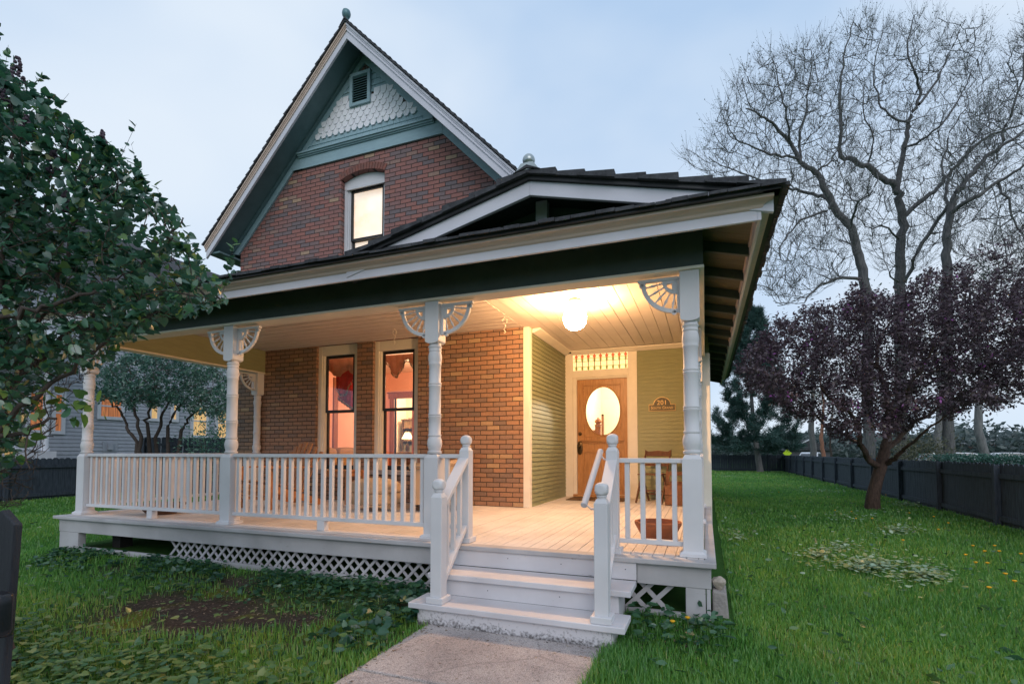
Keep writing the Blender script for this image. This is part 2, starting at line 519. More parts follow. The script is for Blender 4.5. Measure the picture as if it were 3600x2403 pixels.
# ---- plain shell behind: other walls, inner floor, roof deck (what the photo cannot see still closes the house)
sh = MB()
sh.box(XL, Y1, -0.6, XL + 0.25, 13.0, 4.74)
sh.box(XL + 0.25, 12.75, -0.6, XB, 13.0, 4.74)
sh.box(XB - 0.22, 4.86, -0.6, XB, 12.75, 4.74)
sh.box(XB - 0.22, Y1, 2.75, XB, 4.86, 4.74)
hp(sh, 'side_wall', M_BRICK)
gb = MB(); gb.prism([(XL, 4.74), (XB, 4.74), (GC, 7.5)], 'y', 12.75, 13.0)
hp(gb, 'rear_gable', M_BRICK)

# ---- main roof: courses of shingles, each lapped over the one below
RY0, RY1 = 2.30, 13.4
apex, rs = 7.665, 1.043
def roof_side(sgn):
    m = MB()
    eave = 3.06
    n = 33
    ang = math.atan(rs)
    for i in range(n):
        a, b = eave * (1 - i / n), eave * (1 - (i + 1) / n)
        pa = (GC + sgn * (a + 0.012), apex - rs * a)
        pb = (GC + sgn * (b - 0.03 if b > 0.04 else 0), apex - rs * max(b - 0.03, 0))
        nx, nz_ = sgn * math.sin(ang), math.cos(ang)
        t0, t1 = 0.034, 0.016
        poly = [pa, (pa[0] + nx * t0, pa[1] + nz_ * t0), (pb[0] + nx * t1, pb[1] + nz_ * t1), pb]
        m.prism(poly, 'y', RY0 - 0.035 - 0.012 * random.random(), RY1)
    return m
rf = hp(roof_side(-1), 'main_roof', M_SHING, label='left slope of the steep shingled roof')
rf2 = hp(roof_side(1), 'main_roof', M_SHING, label='right slope of the steep shingled roof')
rc = MB(); rc.prism([(GC - 0.10, apex - 0.06), (GC, apex + 0.075), (GC + 0.10, apex - 0.06), (GC, apex + 0.035)], 'y', RY0 - 0.05, RY1)
hp(rc, 'ridge_cap', M_SHING)
# roof boards + dark soffit
for sgn in (-1, 1):
    so = MB()
    so.prism([(GC, apex - 0.02), (GC + sgn * 3.04, apex - 0.02 - rs * 3.04), (GC + sgn * 3.04, apex - 0.12 - rs * 3.04), (GC, apex - 0.12)], 'y', RY0 + 0.055, RY1 - 0.05)
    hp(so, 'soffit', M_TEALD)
    # rake: pale fascia below, tan crown moulding above
    fa = MB()
    fa.prism([(GC, apex - 0.125), (GC + sgn * 3.03, apex - 0.125 - rs * 3.03), (GC + sgn * 3.03, apex - 0.255 - rs * 3.03), (GC, apex - 0.255)], 'y', RY0 + 0.012, RY0 + 0.05)
    hp(fa, 'rake_fascia', M_LAV, 0.004)
    cr = MB()
    for k, (z0, z1, yo) in enumerate(((-0.01, -0.045, -0.02), (-0.045, -0.075, -0.006), (-0.075, -0.10, 0.004), (-0.10, -0.127, -0.004))):
        e = 3.05 - 0.004 * k
        cr.prism([(GC, apex + z0), (GC + sgn * e, apex + z0 - rs * e), (GC + sgn * e, apex + z1 - rs * e), (GC, apex + z1)], 'y', RY0 + yo, RY0 + 0.048)
    hp(cr, 'rake_moulding', M_TAN if sgn < 0 else M_LAV)
    # boxed eave along the side
    ev = MB()
    xe0, xe1 = GC + sgn * 2.76, GC + sgn * 3.035
    ze = apex - 0.13 - rs * 3.035
    ev.box(min(xe0, xe1), RY0 + 0.06, ze - 0.03, max(xe0, xe1), RY1 - 0.1, ze)
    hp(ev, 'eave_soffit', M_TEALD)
    # frieze board on the brick under the slope
    fz = MB()
    low = lambda dx: 5.775 - 1.043 * (dx - 1.5)
    fz.prism([(GC, apex - 0.10), (GC + sgn * 2.95, apex - 0.10 - rs * 2.95), (GC + sgn * 2.775, low(2.775)), (GC + sgn * 0.0, low(0.0))], 'y', YB - 0.034, YB - 0.003)
    hp(fz, 'frieze_board', M_TEAL)
    bm_ = MB()
    bm_.prism([(GC, apex - 0.13), (GC + sgn * 2.9, apex - 0.13 - rs * 2.9), (GC + sgn * 2.85, apex - 0.19 - rs * 2.85), (GC, apex - 0.19)], 'y', YB - 0.075, YB - 0.036)
    hp(bm_, 'bed_moulding', M_TEALD)
# horizontal band with its crown
bd = MB()
bd.box(GC - 1.50, YB - 0.037, 5.775, GC + 1.50, YB - 0.004, 5.965)
bd.prism([(GC - 1.50, 5.775), (GC - 1.30, 5.965), (GC - 1.30, 5.775)], 'y', YB - 0.0385, YB - 0.005)
hp(bd, 'gable_band', M_TEAL)
bc = MB()
for z0, z1, yo in ((5.965, 5.985, -0.06), (5.985, 6.01, -0.085), (6.01, 6.035, -0.11)):
    bc.box(GC - 1.36, YB + yo, z0, GC + 1.36, YB - 0.02, z1)
bc.prism([(YB - 0.11, 6.035), (YB - 0.03, 6.07), (YB - 0.02, 6.035)], 'x', GC - 1.36, GC + 1.36)
hp(bc, 'band_cornice', M_TEAL)
# gable field: teal shakes, white fish scales
VX0, VX1, VZ0, VZ1 = -5.515, -5.10, 6.608, 7.175
half = lambda z: max(0.0, (7.31 - z) / 1.043)
tl = MB()
def shakes(z0, z1, expo, depth0):
    z = z0
    while z < z1 - 0.01:
        h = half(z) + 0.12
        x = GC - h - random.random() * 0.1
        while x < GC + h:
            wd = random.uniform(0.10, 0.19)
            a, b = max(x, GC - h), min(x + wd - 0.004, GC + h)
            if b - a > 0.01 and not (a > VX0 and b < VX1 and z > VZ0 - 0.02):
                if b > VX0 and a < VX1 and z + expo * 0.6 > VZ0:
                    segs = [(a, min(b, VX0))] if a < VX0 else []
                    if b > VX1: segs.append((max(a, VX1), b))
                else: segs = [(a, b)]
                for p, q in segs:
                    if q - p > 0.01:
                        zt = z + expo + 0.02
                        tl.add([(p, YB - 0.03 - depth0, z), (q, YB - 0.03 - depth0, z), (q, YB - 0.012, z), (p, YB - 0.012, z), (p, YB - 0.016, zt), (q, YB - 0.016, zt), (q, YB - 0.01, zt), (p, YB - 0.01, zt)],
                               [(0, 3, 2, 1), (4, 5, 6, 7), (0, 1, 5, 4), (1, 2, 6, 5), (2, 3, 7, 6), (3, 0, 4, 7)])
            x += wd
        z += expo
shakes(6.04, 6.30, 0.105, 0.0)
shakes(6.80, 7.30, 0.105, 0.0)
hp(tl, 'shake_shingles', M_TEAL)
fs_ = MB()
row = 0
z = 6.215
while row < 6:
    wd = 0.128
    x = GC - 1.4 + (row % 2) * wd / 2
    h = half(z + 0.06) + 0.02
    while x < GC + 1.4:
        if abs(x + wd / 2 - GC) < h and not (x > VX0 - 0.06 and x + wd < VX1 + 0.06 and z > VZ0 - 0.06):
            g = 0.005
            p = [(x + 0.035, z), (x + wd - 0.035, z), (x + wd - g, z + 0.06), (x + wd - g, z + 0.15), (x + g, z + 0.15), (x + g, z + 0.06)]
            n0 = len(fs_.v)
            fs_.prism(p, 'y', YB - 0.046, YB - 0.030)
            for i in range(n0, len(fs_.v)):
                X, Yq, Z = fs_.v[i]
                fs_.v[i] = (X, Yq + (Z - z) / 0.15 * 0.017, Z)
        x += wd
    z += 0.098
    row += 1
hp(fs_, 'fish_scale_shingles', M_SCALE)
vb = MB(); vb.box(VX0 + 0.04, YB - 0.03, VZ0 + 0.04, VX1 - 0.04, YB - 0.012, VZ1 - 0.04)
vent = hp(vb, 'gable_vent', M_DARK)
vf = MB()
for a in ((VX0, VZ0, VX0 + 0.055, VZ1), (VX1 - 0.055, VZ0, VX1, VZ1), (VX0 + 0.055, VZ0, VX1 - 0.055, VZ0 + 0.055), (VX0 + 0.055, VZ1 - 0.055, VX1 - 0.055, VZ1)):
    vf.box(a[0], YB - 0.075, a[1], a[2], YB - 0.02, a[3])
vf.build('frame', M_TEAL, vent, 0.003)
vs_ = MB()
for i in range(11):
    zz = VZ0 + 0.075 + i * (VZ1 - VZ0 - 0.13) / 10.6
    vs_.add([(VX0 + 0.055, YB - 0.072, zz - 0.014), (VX1 - 0.055, YB - 0.072, zz - 0.014), (VX1 - 0.055, YB - 0.034, zz + 0.016), (VX0 + 0.055, YB - 0.034, zz + 0.016),
             (VX0 + 0.055, YB - 0.066, zz - 0.017), (VX1 - 0.055, YB - 0.066, zz - 0.017), (VX1 - 0.055, YB - 0.034, zz + 0.008), (VX0 + 0.055, YB - 0.034, zz + 0.008)],
            [(0, 1, 2, 3), (4, 7, 6, 5), (0, 4, 5, 1), (1, 5, 6, 2), (2, 6, 7, 3), (3, 7, 4, 0)])
vs_.build('louvre', M_TEAL, vent)
# finial on the gable
fi = MB(); fi.lathe([(0.045, -0.02), (0.05, 0.03), (0.028, 0.05), (0.028, 0.075), (0.045, 0.095), (0.064, 0.13), (0.07, 0.165), (0.06, 0.208), (0.03, 0.232), (0.001, 0.237)], (GC - 0.02, RY0 + 0.02, apex + 0.0), 14)
hp(fi, 'gable_finial', pm('patina_metal', (0.13, 0.24, 0.26), (0.09, 0.17, 0.2), 9, 0.4, 0.1, metal=0.3), smooth=True)

# ---- windows
def window(opening, zb, zt, head_top, y, arch_pts=None, rail=None, frame_label=None):
    xl, xr = opening
    cs = MB()
    c = 0.075 if not arch_pts else 0.06
    cs.box(xl, y + 0.055, zb, xl + c, y + 0.16, head_top)
    cs.box(xr - c, y + 0.055, zb, xr, y + 0.16, head_top)
    if not arch_pts:
        cs.box(xl + c, y + 0.058, zt, xr - c, y + 0.158, head_top)
    for s_, x in ((1, xl + c), (-1, xr - c)):
        a, b = sorted((x, x + s_ * 0.028)); cs.box(a, y + 0.072, zb, b, y + 0.158, zt + 0.02)
        a, b = sorted((x + s_ * 0.028, x + s_ * 0.045)); cs.box(a, y + 0.088, zb, b, y + 0.158, zt)
    o = hp(cs, 'window', M_TRIM if not arch_pts else M_WHITE, 0.004)
    if arch_pts:
        am = MB()
        am.prism([(q[0], q[1] - 0.004) for q in arch_pts] + [(xr, zt), (xl, zt)], 'y', y + 0.05, y + 0.15)
        am.box(xl + c - 0.01, y + 0.035, zt - 0.02, xr - c + 0.01, y + 0.05, zt + 0.035)
        am.build('arched_head', M_WHITE, o, 0.004)
    sx0, sx1 = xl + c + 0.045, xr - c - 0.045
    fw = 0.036
    zr = rail
    up = MB()
    up.box(sx0, y + 0.10, zr, sx0 + fw, y + 0.135, zt); up.box(sx1 - fw, y + 0.10, zr, sx1, y + 0.135, zt)
    up.box(sx0 + fw, y + 0.10, zt - fw * 1.3, sx1 - fw, y + 0.135, zt); up.box(sx0 + fw, y + 0.10, zr, sx1 - fw, y + 0.135, zr + 0.04)
    up.build('upper_sash', M_BLACK, o, 0.002)
    lo = MB()
    lo.box(sx0, y + 0.14, zb, sx0 + fw, y + 0.175, zr + 0.035); lo.box(sx1 - fw, y + 0.14, zb, sx1, y + 0.175, zr + 0.035)
    lo.box(sx0 + fw, y + 0.14, zb, sx1 - fw, y + 0.175, zb + 0.07); lo.box(sx0 + fw, y + 0.14, zr - 0.005, sx1 - fw, y + 0.175, zr + 0.035)
    lo.build('lower_sash', M_BLACK, o, 0.002)
    for za, zb2, yy in ((zr + 0.04, zt - fw * 1.3, y + 0.118), (zb + 0.07, zr - 0.005, y + 0.158)):
        gp = MB(); gp.box(sx0 + fw, yy, za, sx1 - fw, yy + 0.004, zb2)
        gp.build('pane', M_GLASS, o)
    return o
for wi in (W1, W2):
    o = window(wi, 0.50, 2.44, 2.605, YB, rail=1.465)
    si = MB(); si.box(wi[0] - 0.06, YB - 0.05, 0.43, wi[1] + 0.06, YB + 0.18, 0.497)
    si.build('sill', M_STONE, o, 0.008)
uwin = window(UW, 3.90, 5.29, 5.43, YB + 0.04, arch_pts=arch, rail=4.40)
us = MB(); us.box(UW[0] - 0.06, YB - 0.05, 3.84, UW[1] + 0.06, YB + 0.18, 3.897); us.build('sill', M_STONE, uwin, 0.006)
bl = MB(); bl.box(UW[0] + 0.05, YB + 0.226, 3.9, UW[1] - 0.05, YB + 0.236, 5.34)  # glowing panel added behind the panes, imitating the warm sky reflected in them
M_REFLGLOW = pm('reflection_glow', (1.0, 0.72, 0.50), (1.0, 0.90, 0.80), 2.2, 0.8)
_p = M_REFLGLOW.node_tree.nodes['Principled BSDF']
M_REFLGLOW.node_tree.links.new(_p.inputs['Base Color'].links[0].from_socket, _p.inputs['Emission Color'])
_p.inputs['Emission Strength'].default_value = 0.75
bl.build('reflection_glow', M_REFLGLOW, uwin)

# ---- corner board, recess siding, right wing
cb = MB(); cb.box(XB + 0.002, YB - 0.012, 0.0, XS + 0.012, YB + 0.10, CZ)
hp(cb, 'corner_board', M_TRIM, 0.004)
def clap(axis, plane, a, b, z0, z1, out_sign, expo=0.0655):
    """lapped boards on a wall plane; out_sign points towards the viewer side"""
    m = MB(); z = z0
    while z < z1 - 0.005:
        zt = min(z + expo, z1)
        prof = [(plane, z), (plane + out_sign * 0.015, z), (plane + out_sign * 0.003, zt), (plane, zt)]
        if axis == 'x': m.prism(prof, 'y', a, b)      # wall plane x = const, boards run along y
        else:
            m.prism(prof, 'x', a, b)                  # wall plane y = const, boards run along x
        z += expo
    return m
m_ = MB()
z = 0.0
while z < 2.6:
    zt = min(z + 0.0655, 2.6)
    m_.prism([(XS, z), (XS + 0.016, z), (XS + 0.003, zt), (XS, zt)], 'y', YB + 0.10, YD)
    z += 0.0655
m_.box(XS - 0.06, YB + 0.11, -0.5, XS - 0.001, YD + 0.04, 2.9)
hp(m_, 'clapboard_wall', M_OLIVE, label='olive clapboards on the side of the recess')
m_ = MB()
z = 0.0
while z < 2.6:
    zt = min(z + 0.0655, 2.6)
    m_.prism([(YD, z), (YD - 0.015, z), (YD - 0.003, zt), (YD, zt)], 'x', -1.056, -0.18)
    z += 0.0655
m_.box(-1.056, YD + 0.001, -0.5, -0.17, YD + 0.14, 2.9)
hp(m_, 'clapboard_wall', M_OLIVE, label='olive clapboards right of the front door')
rw = MB(); rw.box(-0.18, 3.90, -0.5, 0.085, 13.0, 2.62)
z = -0.4
while z < 2.55:
    rw.prism([(0.085, z), (0.101, z), (0.088, z + 0.0655), (0.085, z + 0.0655)], 'y', 4.022, 12.99); z += 0.0655
hp(rw, 'wing_wall', M_OLIVE)
rb = MB(); rb.box(-0.19, 3.872, 0.0, 0.098, 3.898, 2.25); rb.box(0.088, 3.899, -0.4, 0.106, 4.02, 2.25)
hp(rb, 'wing_corner_board', M_TRIM, 0.003)
bk = MB(); bk.box(XB, 12.75, -0.5, -0.18, 13.0, 2.62); hp(bk, 'rear_wall', M_OLIVE)

# ---- front door
DX0, DX1 = -2.123, -1.230
fr = MB()
fr.box(-2.333, YD - 0.022, 0.0, -2.19, YD + 0.12, 2.56)
fr.box(-1.212, YD - 0.022, 0.0, -1.057, YD + 0.12, 2.56)
fr.box(-2.19, YD - 0.024, 2.128, -1.212, YD + 0.12, 2.25)
fr.box(-2.19, YD - 0.020, 2.57, -1.212, YD + 0.12, 2.60)
fr.box(-2.19, YD - 0.004, 0.02, DX0, YD + 0.12, 2.128)
fr.box(DX1, YD - 0.004, 0.02, -1.212, YD + 0.12, 2.128)
fr.box(DX0, YD - 0.002, 2.09, DX1, YD + 0.12, 2.128)
fr.box(-2.205, YD - 0.034, 2.118, -1.197, YD - 0.024, 2.14)
dfr = hp(fr, 'door_frame', M_TRIM, 0.005)
th = MB(); th.box(DX0 - 0.06, YD - 0.06, 0.002, DX1 + 0.03, YD + 0.1, 0.045)
th.build('threshold', M_OAKH, dfr, 0.004)
# transom of leaded glass
TX0, TX1, TZ0, TZ1 = -2.188, -1.214, 2.252, 2.568
M_AMBER = emit_mat('lit_cream_glass', (1.0, 0.78, 0.42), 0.75)
tg = MB(); tg.box(TX0, YD + 0.01, TZ0, TX1, YD + 0.016, TZ1)
trs = tg.build('transom', M_AMBER, dfr)
ld, gr, rd, wh = MB(), MB(), MB(), MB()
ncol = 9; cw = (TX1 - TX0 - 0.03) / 8.6
x = TX0 - cw * 0.45
for i in range(11):
    xa = x + i * cw
    if TX0 < xa < TX1:
        ld.box(xa - 0.006, YD + 0.002, TZ0, xa + 0.006, YD + 0.0095, TZ1)
        for zz in (TZ0 + 0.012, TZ1 - 0.155):
            gr.box(max(TX0, xa - 0.018), YD - 0.002, zz, min(TX1, xa + 0.018), YD + 0.0018, zz + 0.055)
        rd.prism([(xa, TZ1 - 0.115), (xa + 0.03, TZ1 - 0.07), (xa, TZ1 - 0.02), (xa - 0.03, TZ1 - 0.07)], 'y', YD - 0.004, YD + 0.0016)
    xc = xa + cw / 2
    if TX0 < xc - 0.04 and xc + 0.04 < TX1:
        pts = [(xc + 0.043 * math.cos(t), TZ1 - 0.085 + 0.043 * math.sin(t)) for t in np.linspace(math.pi, 0, 9)]
        for p, q in zip(pts[:-1], pts[1:]):
            ld.bar((p[0], YD + 0.0055, p[1]), (q[0], YD + 0.0055, q[1]), 0.006, 0.006, (0, 1, 0))
for zz in (TZ0 + 0.066, TZ1 - 0.1, TZ1 - 0.16):
    ld.box(TX0, YD + 0.003, zz - 0.003, TX1, YD + 0.0093, zz + 0.003)
ld.build('lead_came', pm('lead', (0.10, 0.075, 0.03), (0.13, 0.1, 0.04), 9, 0.5), trs)
gr.build('green_pane', emit_mat('lit_green_glass', (0.20, 0.22, 0.04), 0.5), trs)
rd.build('red_pane', emit_mat('lit_red_glass', (0.55, 0.11, 0.03), 0.5), trs)
# the leaf
oc, orx, orz = (-1.660, 1.515), 0.307, 0.428
def ringed(y0, y1, rect, n=64, rx=orx, rz=orz):
    m = MB(); x0, x1, z0, z1 = rect
    a = []; b = []
    for i in range(n):
        th_ = 2 * math.pi * i / n
        c_, s_ = math.cos(th_), math.sin(th_)
        a.append((oc[0] + rx * c_, oc[1] + rz * s_))
        tx = ((x1 - oc[0]) if c_ > 0 else (x0 - oc[0])) / c_ if abs(c_) > 1e-9 else 1e9
        tz = ((z1 - oc[1]) if s_ > 0 else (z0 - oc[1])) / s_ if abs(s_) > 1e-9 else 1e9
        t_ = min(tx, tz)
        b.append([oc[0] + t_ * c_, oc[1] + t_ * s_])
    for cx_, cz_ in ((x0, z0), (x1, z0), (x1, z1), (x0, z1)):
        k = min(range(n), key=lambda i: (b[i][0] - cx_) ** 2 + (b[i][1] - cz_) ** 2); b[k] = [cx_, cz_]
    vs = [(p[0], y0, p[1]) for p in a] + [(p[0], y0, p[1]) for p in b] + [(p[0], y1, p[1]) for p in a] + [(p[0], y1, p[1]) for p in b]
    f = []
    for i in range(n):
        j = (i + 1) % n
        f += [(i, j, n + j, n + i), (2 * n + i, 3 * n + i, 3 * n + j, 2 * n + j), (i, 2 * n + i, 2 * n + j, j), (n + i, n + j, 3 * n + j, 3 * n + i)]
    return m.add(vs, f)
door = hp(ringed(YD + 0.03, YD + 0.07, (DX0 + 0.003, DX1 - 0.003, 0.98, 2.086)), 'front_door', M_OAK)
dl = MB(); dl.box(DX0 + 0.003, YD + 0.03, 0.05, DX1 - 0.003, YD + 0.07, 0.98)
dl.build('lower_panel', M_OAK, door)
fm = MB()
fx0, fx1 = DX0 + 0.115, DX1 - 0.115
def frame4(m, x0, x1, z0, z1, wv, ya, yb_):
    m.box(x0, ya, z0, x0 + wv, yb_, z1); m.box(x1 - wv, ya, z0, x1, yb_, z1)
    m.box(x0 + wv, ya, z0, x1 - wv, yb_, z0 + wv); m.box(x0 + wv, ya, z1 - wv, x1 - wv, yb_, z1)
frame4(fm, fx0, fx1, 1.055, 1.985, 0.016, YD + 0.018, YD + 0.0295)
frame4(fm, fx0, fx1, 0.14, 0.80, 0.016, YD + 0.018, YD + 0.0295)
fm.build('panel_moulding', M_OAKH, door, 0.004)
rg = MB()
rg.v, rg.f = [], []
nn = 64
for i in range(nn):
    t0, t1 = 2 * math.pi * i / nn, 2 * math.pi * (i + 1) / nn
    p = [(oc[0] + (orx + d) * math.cos(t), oc[1] + (orz + d) * math.sin(t)) for t in (t0, t1) for d in (-0.004, 0.018)]
    rg.add([(p[0][0], YD + 0.015, p[0][1]), (p[1][0], YD + 0.029, p[1][1]), (p[3][0], YD + 0.029, p[3][1]), (p[2][0], YD + 0.015, p[2][1])], [(0, 1, 2, 3)])
rg.build('glazing_bead', M_OAKH, door, smooth=True)
og = MB(); og.prism([(oc[0] + (orx + 0.0) * math.cos(t), oc[1] + (orz + 0.0) * math.sin(t)) for t in np.linspace(0, 2 * math.pi, 49)[:-1]], 'y', YD + 0.048, YD + 0.053)
og.build('oval_pane', M_GLASS, door)
shf = MB(); shf.box(DX0 + 0.07, YD - 0.01, 0.985, DX1 - 0.06, YD + 0.029, 1.003); shf.box(DX0 + 0.085, YD + 0.002, 0.965, DX1 - 0.075, YD + 0.029, 0.984)
for i in range(24):
    xx = DX0 + 0.10 + i * (DX1 - DX0 - 0.20) / 23
    shf.box(xx - 0.008, YD + 0.010, 0.945, xx + 0.008, YD + 0.029, 0.964)
shf.build('dentil_shelf', M_OAKH, door, 0.002)
kb = MB(); kb.lathe([(0.001, -0.004), (0.05, -0.004), (0.052, 0.0), (0.047, 0.004), (0.001, 0.004)], (0, 0, 0), 24, sy=2.4)
kb.xf(Matrix.Translation((-2.076, YD + 0.024, 0.865)) @ Matrix.Rotation(R(90), 4, 'X'))
plate = kb.build('lock_plate', M_BRASS, door, smooth=True)
kn = MB(); kn.lathe([(0.012, 0.0), (0.012, 0.03), (0.026, 0.036), (0.031, 0.05), (0.026, 0.066), (0.001, 0.072)], (0, 0, 0), 18)
kn.xf(Matrix.Translation((-2.076, YD + 0.022, 0.885)) @ Matrix.Rotation(R(90), 4, 'X'))
kn.build('knob', M_BRASS, plate, smooth=True)
db = MB(); db.lathe([(0.034, 0.0), (0.034, 0.008), (0.028, 0.016), (0.012, 0.017), (0.012, 0.012), (0.001, 0.012)], (0, 0, 0), 20)
db.xf(Matrix.Translation((-2.073, YD + 0.03, 1.118)) @ Matrix.Rotation(R(90), 4, 'X'))
db.build('deadbolt', M_BRASS, door, smooth=True)

# ---- porch ceiling (beadboard): boards along x over the main bay, along y over the entry, mitred between
cl = MB()
y = 0.16
k = 0
while y < YB - 0.002:
    yb2 = min(y + 0.083, YB - 0.002)
    cl.box(P1 + 0.02, y + 0.0025, CZ + 0.004 * (k % 2), -2.42, yb2 - 0.0025, CZ + 0.03)
    y += 0.083; k += 1
x = -2.418
k = 0
while x < -0.17:
    x2 = min(x + 0.152, -0.165)
    dz = random.uniform(0, 0.007)
    cl.add([(x + 0.004, 0.16, CZ + dz), (x2 - 0.004, 0.16, CZ + dz + 0.003), (x2 - 0.004, YD, CZ + dz + 0.003), (x + 0.004, YD, CZ + dz),
            (x + 0.004, 0.16, CZ + 0.035), (x2 - 0.004, 0.16, CZ + 0.035), (x2 - 0.004, YD, CZ + 0.035), (x + 0.004, YD, CZ + 0.035)],
           [(0, 3, 2, 1), (4, 5, 6, 7), (0, 1, 5, 4), (1, 2, 6, 5), (2, 3, 7, 6), (3, 0, 4, 7)])
    x += 0.152; k += 1
cl.box(P1 - 0.1, 0.1, CZ + 0.04, 0.02, YD + 0.02, CZ + 0.055)
hp(cl, 'porch_ceiling', M_CREAM)
cm = MB()
cm.prism([(YD - 0.145, 2.598), (YD - 0.145, 2.58), (YD - 0.028, 2.53), (YD - 0.028, 2.598)], 'x', XS + 0.14, -0.20)
cm.add([(XS + 0.145, YB + 0.1, 2.598), (XS + 0.145, YB + 0.1, 2.58), (XS + 0.018, YB + 0.1, 2.53), (XS + 0.018, YB + 0.1, 2.598),
        (XS + 0.145, YD - 0.143, 2.598), (XS + 0.145, YD - 0.143, 2.58), (XS + 0.018, YD - 0.028, 2.53), (XS + 0.018, YD - 0.028, 2.598)],
       [(0, 1, 2, 3), (4, 7, 6, 5), (0, 4, 5, 1), (1, 5, 6, 2), (2, 6, 7, 3), (3, 7, 4, 0)])
hp(cm, 'ceiling_moulding', M_TRIM, 0.004)

# ---- porch beams, their white soffit boards
bmz = 2.195
be = MB()
be.box(P1 - PW - 0.02, -0.012, bmz + 0.02, 0.03, 0.155, 2.66)
hp(be, 'porch_beam', M_DKG, label='dark green front beam of the porch')
be = MB(); be.box(-0.155, 0.156, bmz + 0.02, 0.0305, 3.87, 2.66)
hp(be, 'porch_beam', M_DKG, label='dark green right beam of the porch')
be = MB(); be.box(P1 - PW - 0.018, 0.156, bmz + 0.02, P1 + 0.012, YB - 0.003, 2.66)
hp(be, 'porch_beam', M_OLIVE, label='olive left beam of the porch')
for bx in ((P1 - PW - 0.025, -0.022, 0.036, 0.165), (-0.165, 0.1655, 0.036, 3.868), (P1 - PW - 0.025, 0.1655, P1 + 0.02, YB - 0.004)):
    sb = MB(); sb.box(bx[0], bx[1], bmz - 0.004, bx[2], bx[3], bmz + 0.019)
    hp(sb, 'beam_casing', M_TRIM, 0.003)

# ---- porch roof
# front eave
fe = MB(); fe.box(-8.02, -0.39, 2.335, 0.372, -0.365, 2.425); hp(fe, 'eave_fascia', M_LAV, 0.003, label='pale fascia along the front eave')
fe = MB(); fe.box(0.372, -0.39, 2.335, 0.397, 8.4, 2.425); hp(fe, 'eave_fascia', M_LAV, 0.003, label='pale fascia along the right eave')
prof = [(0.365, 2.41), (0.392, 2.405), (0.405, 2.415), (0.412, 2.43), (0.43, 2.442), (0.452, 2.45), (0.466, 2.452), (0.466, 2.472), (0.365, 2.472)]
c1 = MB(); c1.prism([(-a, b) for a, b in prof], 'x', -8.04, 0.36)
n0 = len(c1.v)
for i in range(n0):                                   # mitre the right end
    X, Yq, Z = c1.v[i]
    if X > 0: c1.v[i] = (-Yq, Yq, Z)
hp(c1, 'eave_moulding', M_TAN, label='tan crown moulding along the front eave')
c2 = MB(); c2.prism([(a, b) for a, b in prof], 'y', -0.3, 8.45)
for i in range(len(c2.v)):
    X, Yq, Z = c2.v[i]
    if Yq < 0: c2.v[i] = (X, -X, Z)
hp(c2, 'eave_moulding', M_TAN, label='tan crown moulding along the right eave')
# sloping soffit boards and rafter tails
SK = 0.30
sf = MB()
sf.prism([(-0.365, 2.43), (0.2, 2.43 + 0.565 * SK), (0.2, 2.45 + 0.565 * SK), (-0.365, 2.45)], 'x', -8.0, 0.372)
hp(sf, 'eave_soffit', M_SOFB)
RSL = 0.25
sf = MB()
y = -0.37
while y < 8.35:
    y2 = min(y + 0.115, 8.35)
    sf.prism([(0.372, 2.432), (0.0, 2.432 + 0.372 * RSL), (0.0, 2.452 + 0.372 * RSL), (0.372, 2.452)], 'y', y + 0.002, y2 - 0.002)
    y += 0.115
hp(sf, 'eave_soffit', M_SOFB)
for i in range(14):
    yy = 0.28 + i * 0.61
    ra = MB(); ra.prism([(0.371, 2.345), (0.371, 2.4315), (0.032, 2.4315 + 0.339 * RSL), (0.032, 2.345 + 0.339 * RSL)], 'y', yy, yy + 0.042)
    hp(ra, 'rafter_tail', M_DKG if i % 1 == 0 else M_SOFB, 0.003)
for i in range(13):
    xx = -0.3 - i * 0.61
    ra = MB(); ra.prism([(-0.364, 2.36), (-0.364, 2.4295), (-0.013, 2.4295 + 0.351 * SK), (-0.013, 2.36 + 0.351 * SK)], 'x', xx - 0.04, xx)
    hp(ra, 'rafter_tail', M_DKG, 0.003)
# end board closing the soffit between corner and gable
# front skirt / shed roof
def slab(poly4, t, m):
    """quad in space thickened downwards by t"""
    vs = [Vector(q) for q in poly4]
    vs2 = [q - Vector((0, 0, t)) for q in vs]
    m.add(vs + vs2, [(0, 1, 2, 3), (7, 6, 5, 4), (0, 4, 5, 1), (1, 5, 6, 2), (2, 6, 7, 3), (3, 7, 4, 0)])
    return m
sk = MB()
slab([(-8.05, -0.50, 2.505), (0.50, -0.50, 2.505), (0.0, 0.06, 2.505 + 0.56 * SK), (-8.05, 0.06, 2.505 + 0.56 * SK)], 0.03, sk)
ze_ = 2.505 + 0.56 * SK
slab([(-8.05, 0.06, ze_), (-2.25, 0.06, ze_), (-2.25, YB, 2.505 + 3.29 * SK), (-8.05, YB, 2.505 + 3.29 * SK)], 0.03, sk)
sk.prism([(0.06, 2.66), (YB, 2.66), (YB, 2.47 + 3.29 * SK), (0.06, ze_ - 0.031)], 'x', -2.29, -2.252)
sroof = hp(sk, 'porch_roof', M_SHING, label='front slope of the porch roof')
def butt_course(m, x0, x1, y0, z0, slope, depth=0.3, along='x', sgn=1, wmin=0.10, wmax=0.2):
    x = x0
    while x < x1:
        wd = random.uniform(wmin, wmax); xb_ = min(x + wd - 0.004, x1)
        yo = random.uniform(-0.012, 0.01); t = random.uniform(0.016, 0.03); dz = random.uniform(0, 0.006)
        q = [(y0 + yo, z0 + dz), (y0 + yo, z0 + t + dz), (y0 + depth, z0 + depth * slope + t * 0.5), (y0 + depth, z0 + depth * slope)]
        if along == 'x': m.prism(q, 'x', x, xb_)
        else: m.prism([(sgn * a, b) for a, b in q], 'y', x, xb_)
        x += wd
    return m
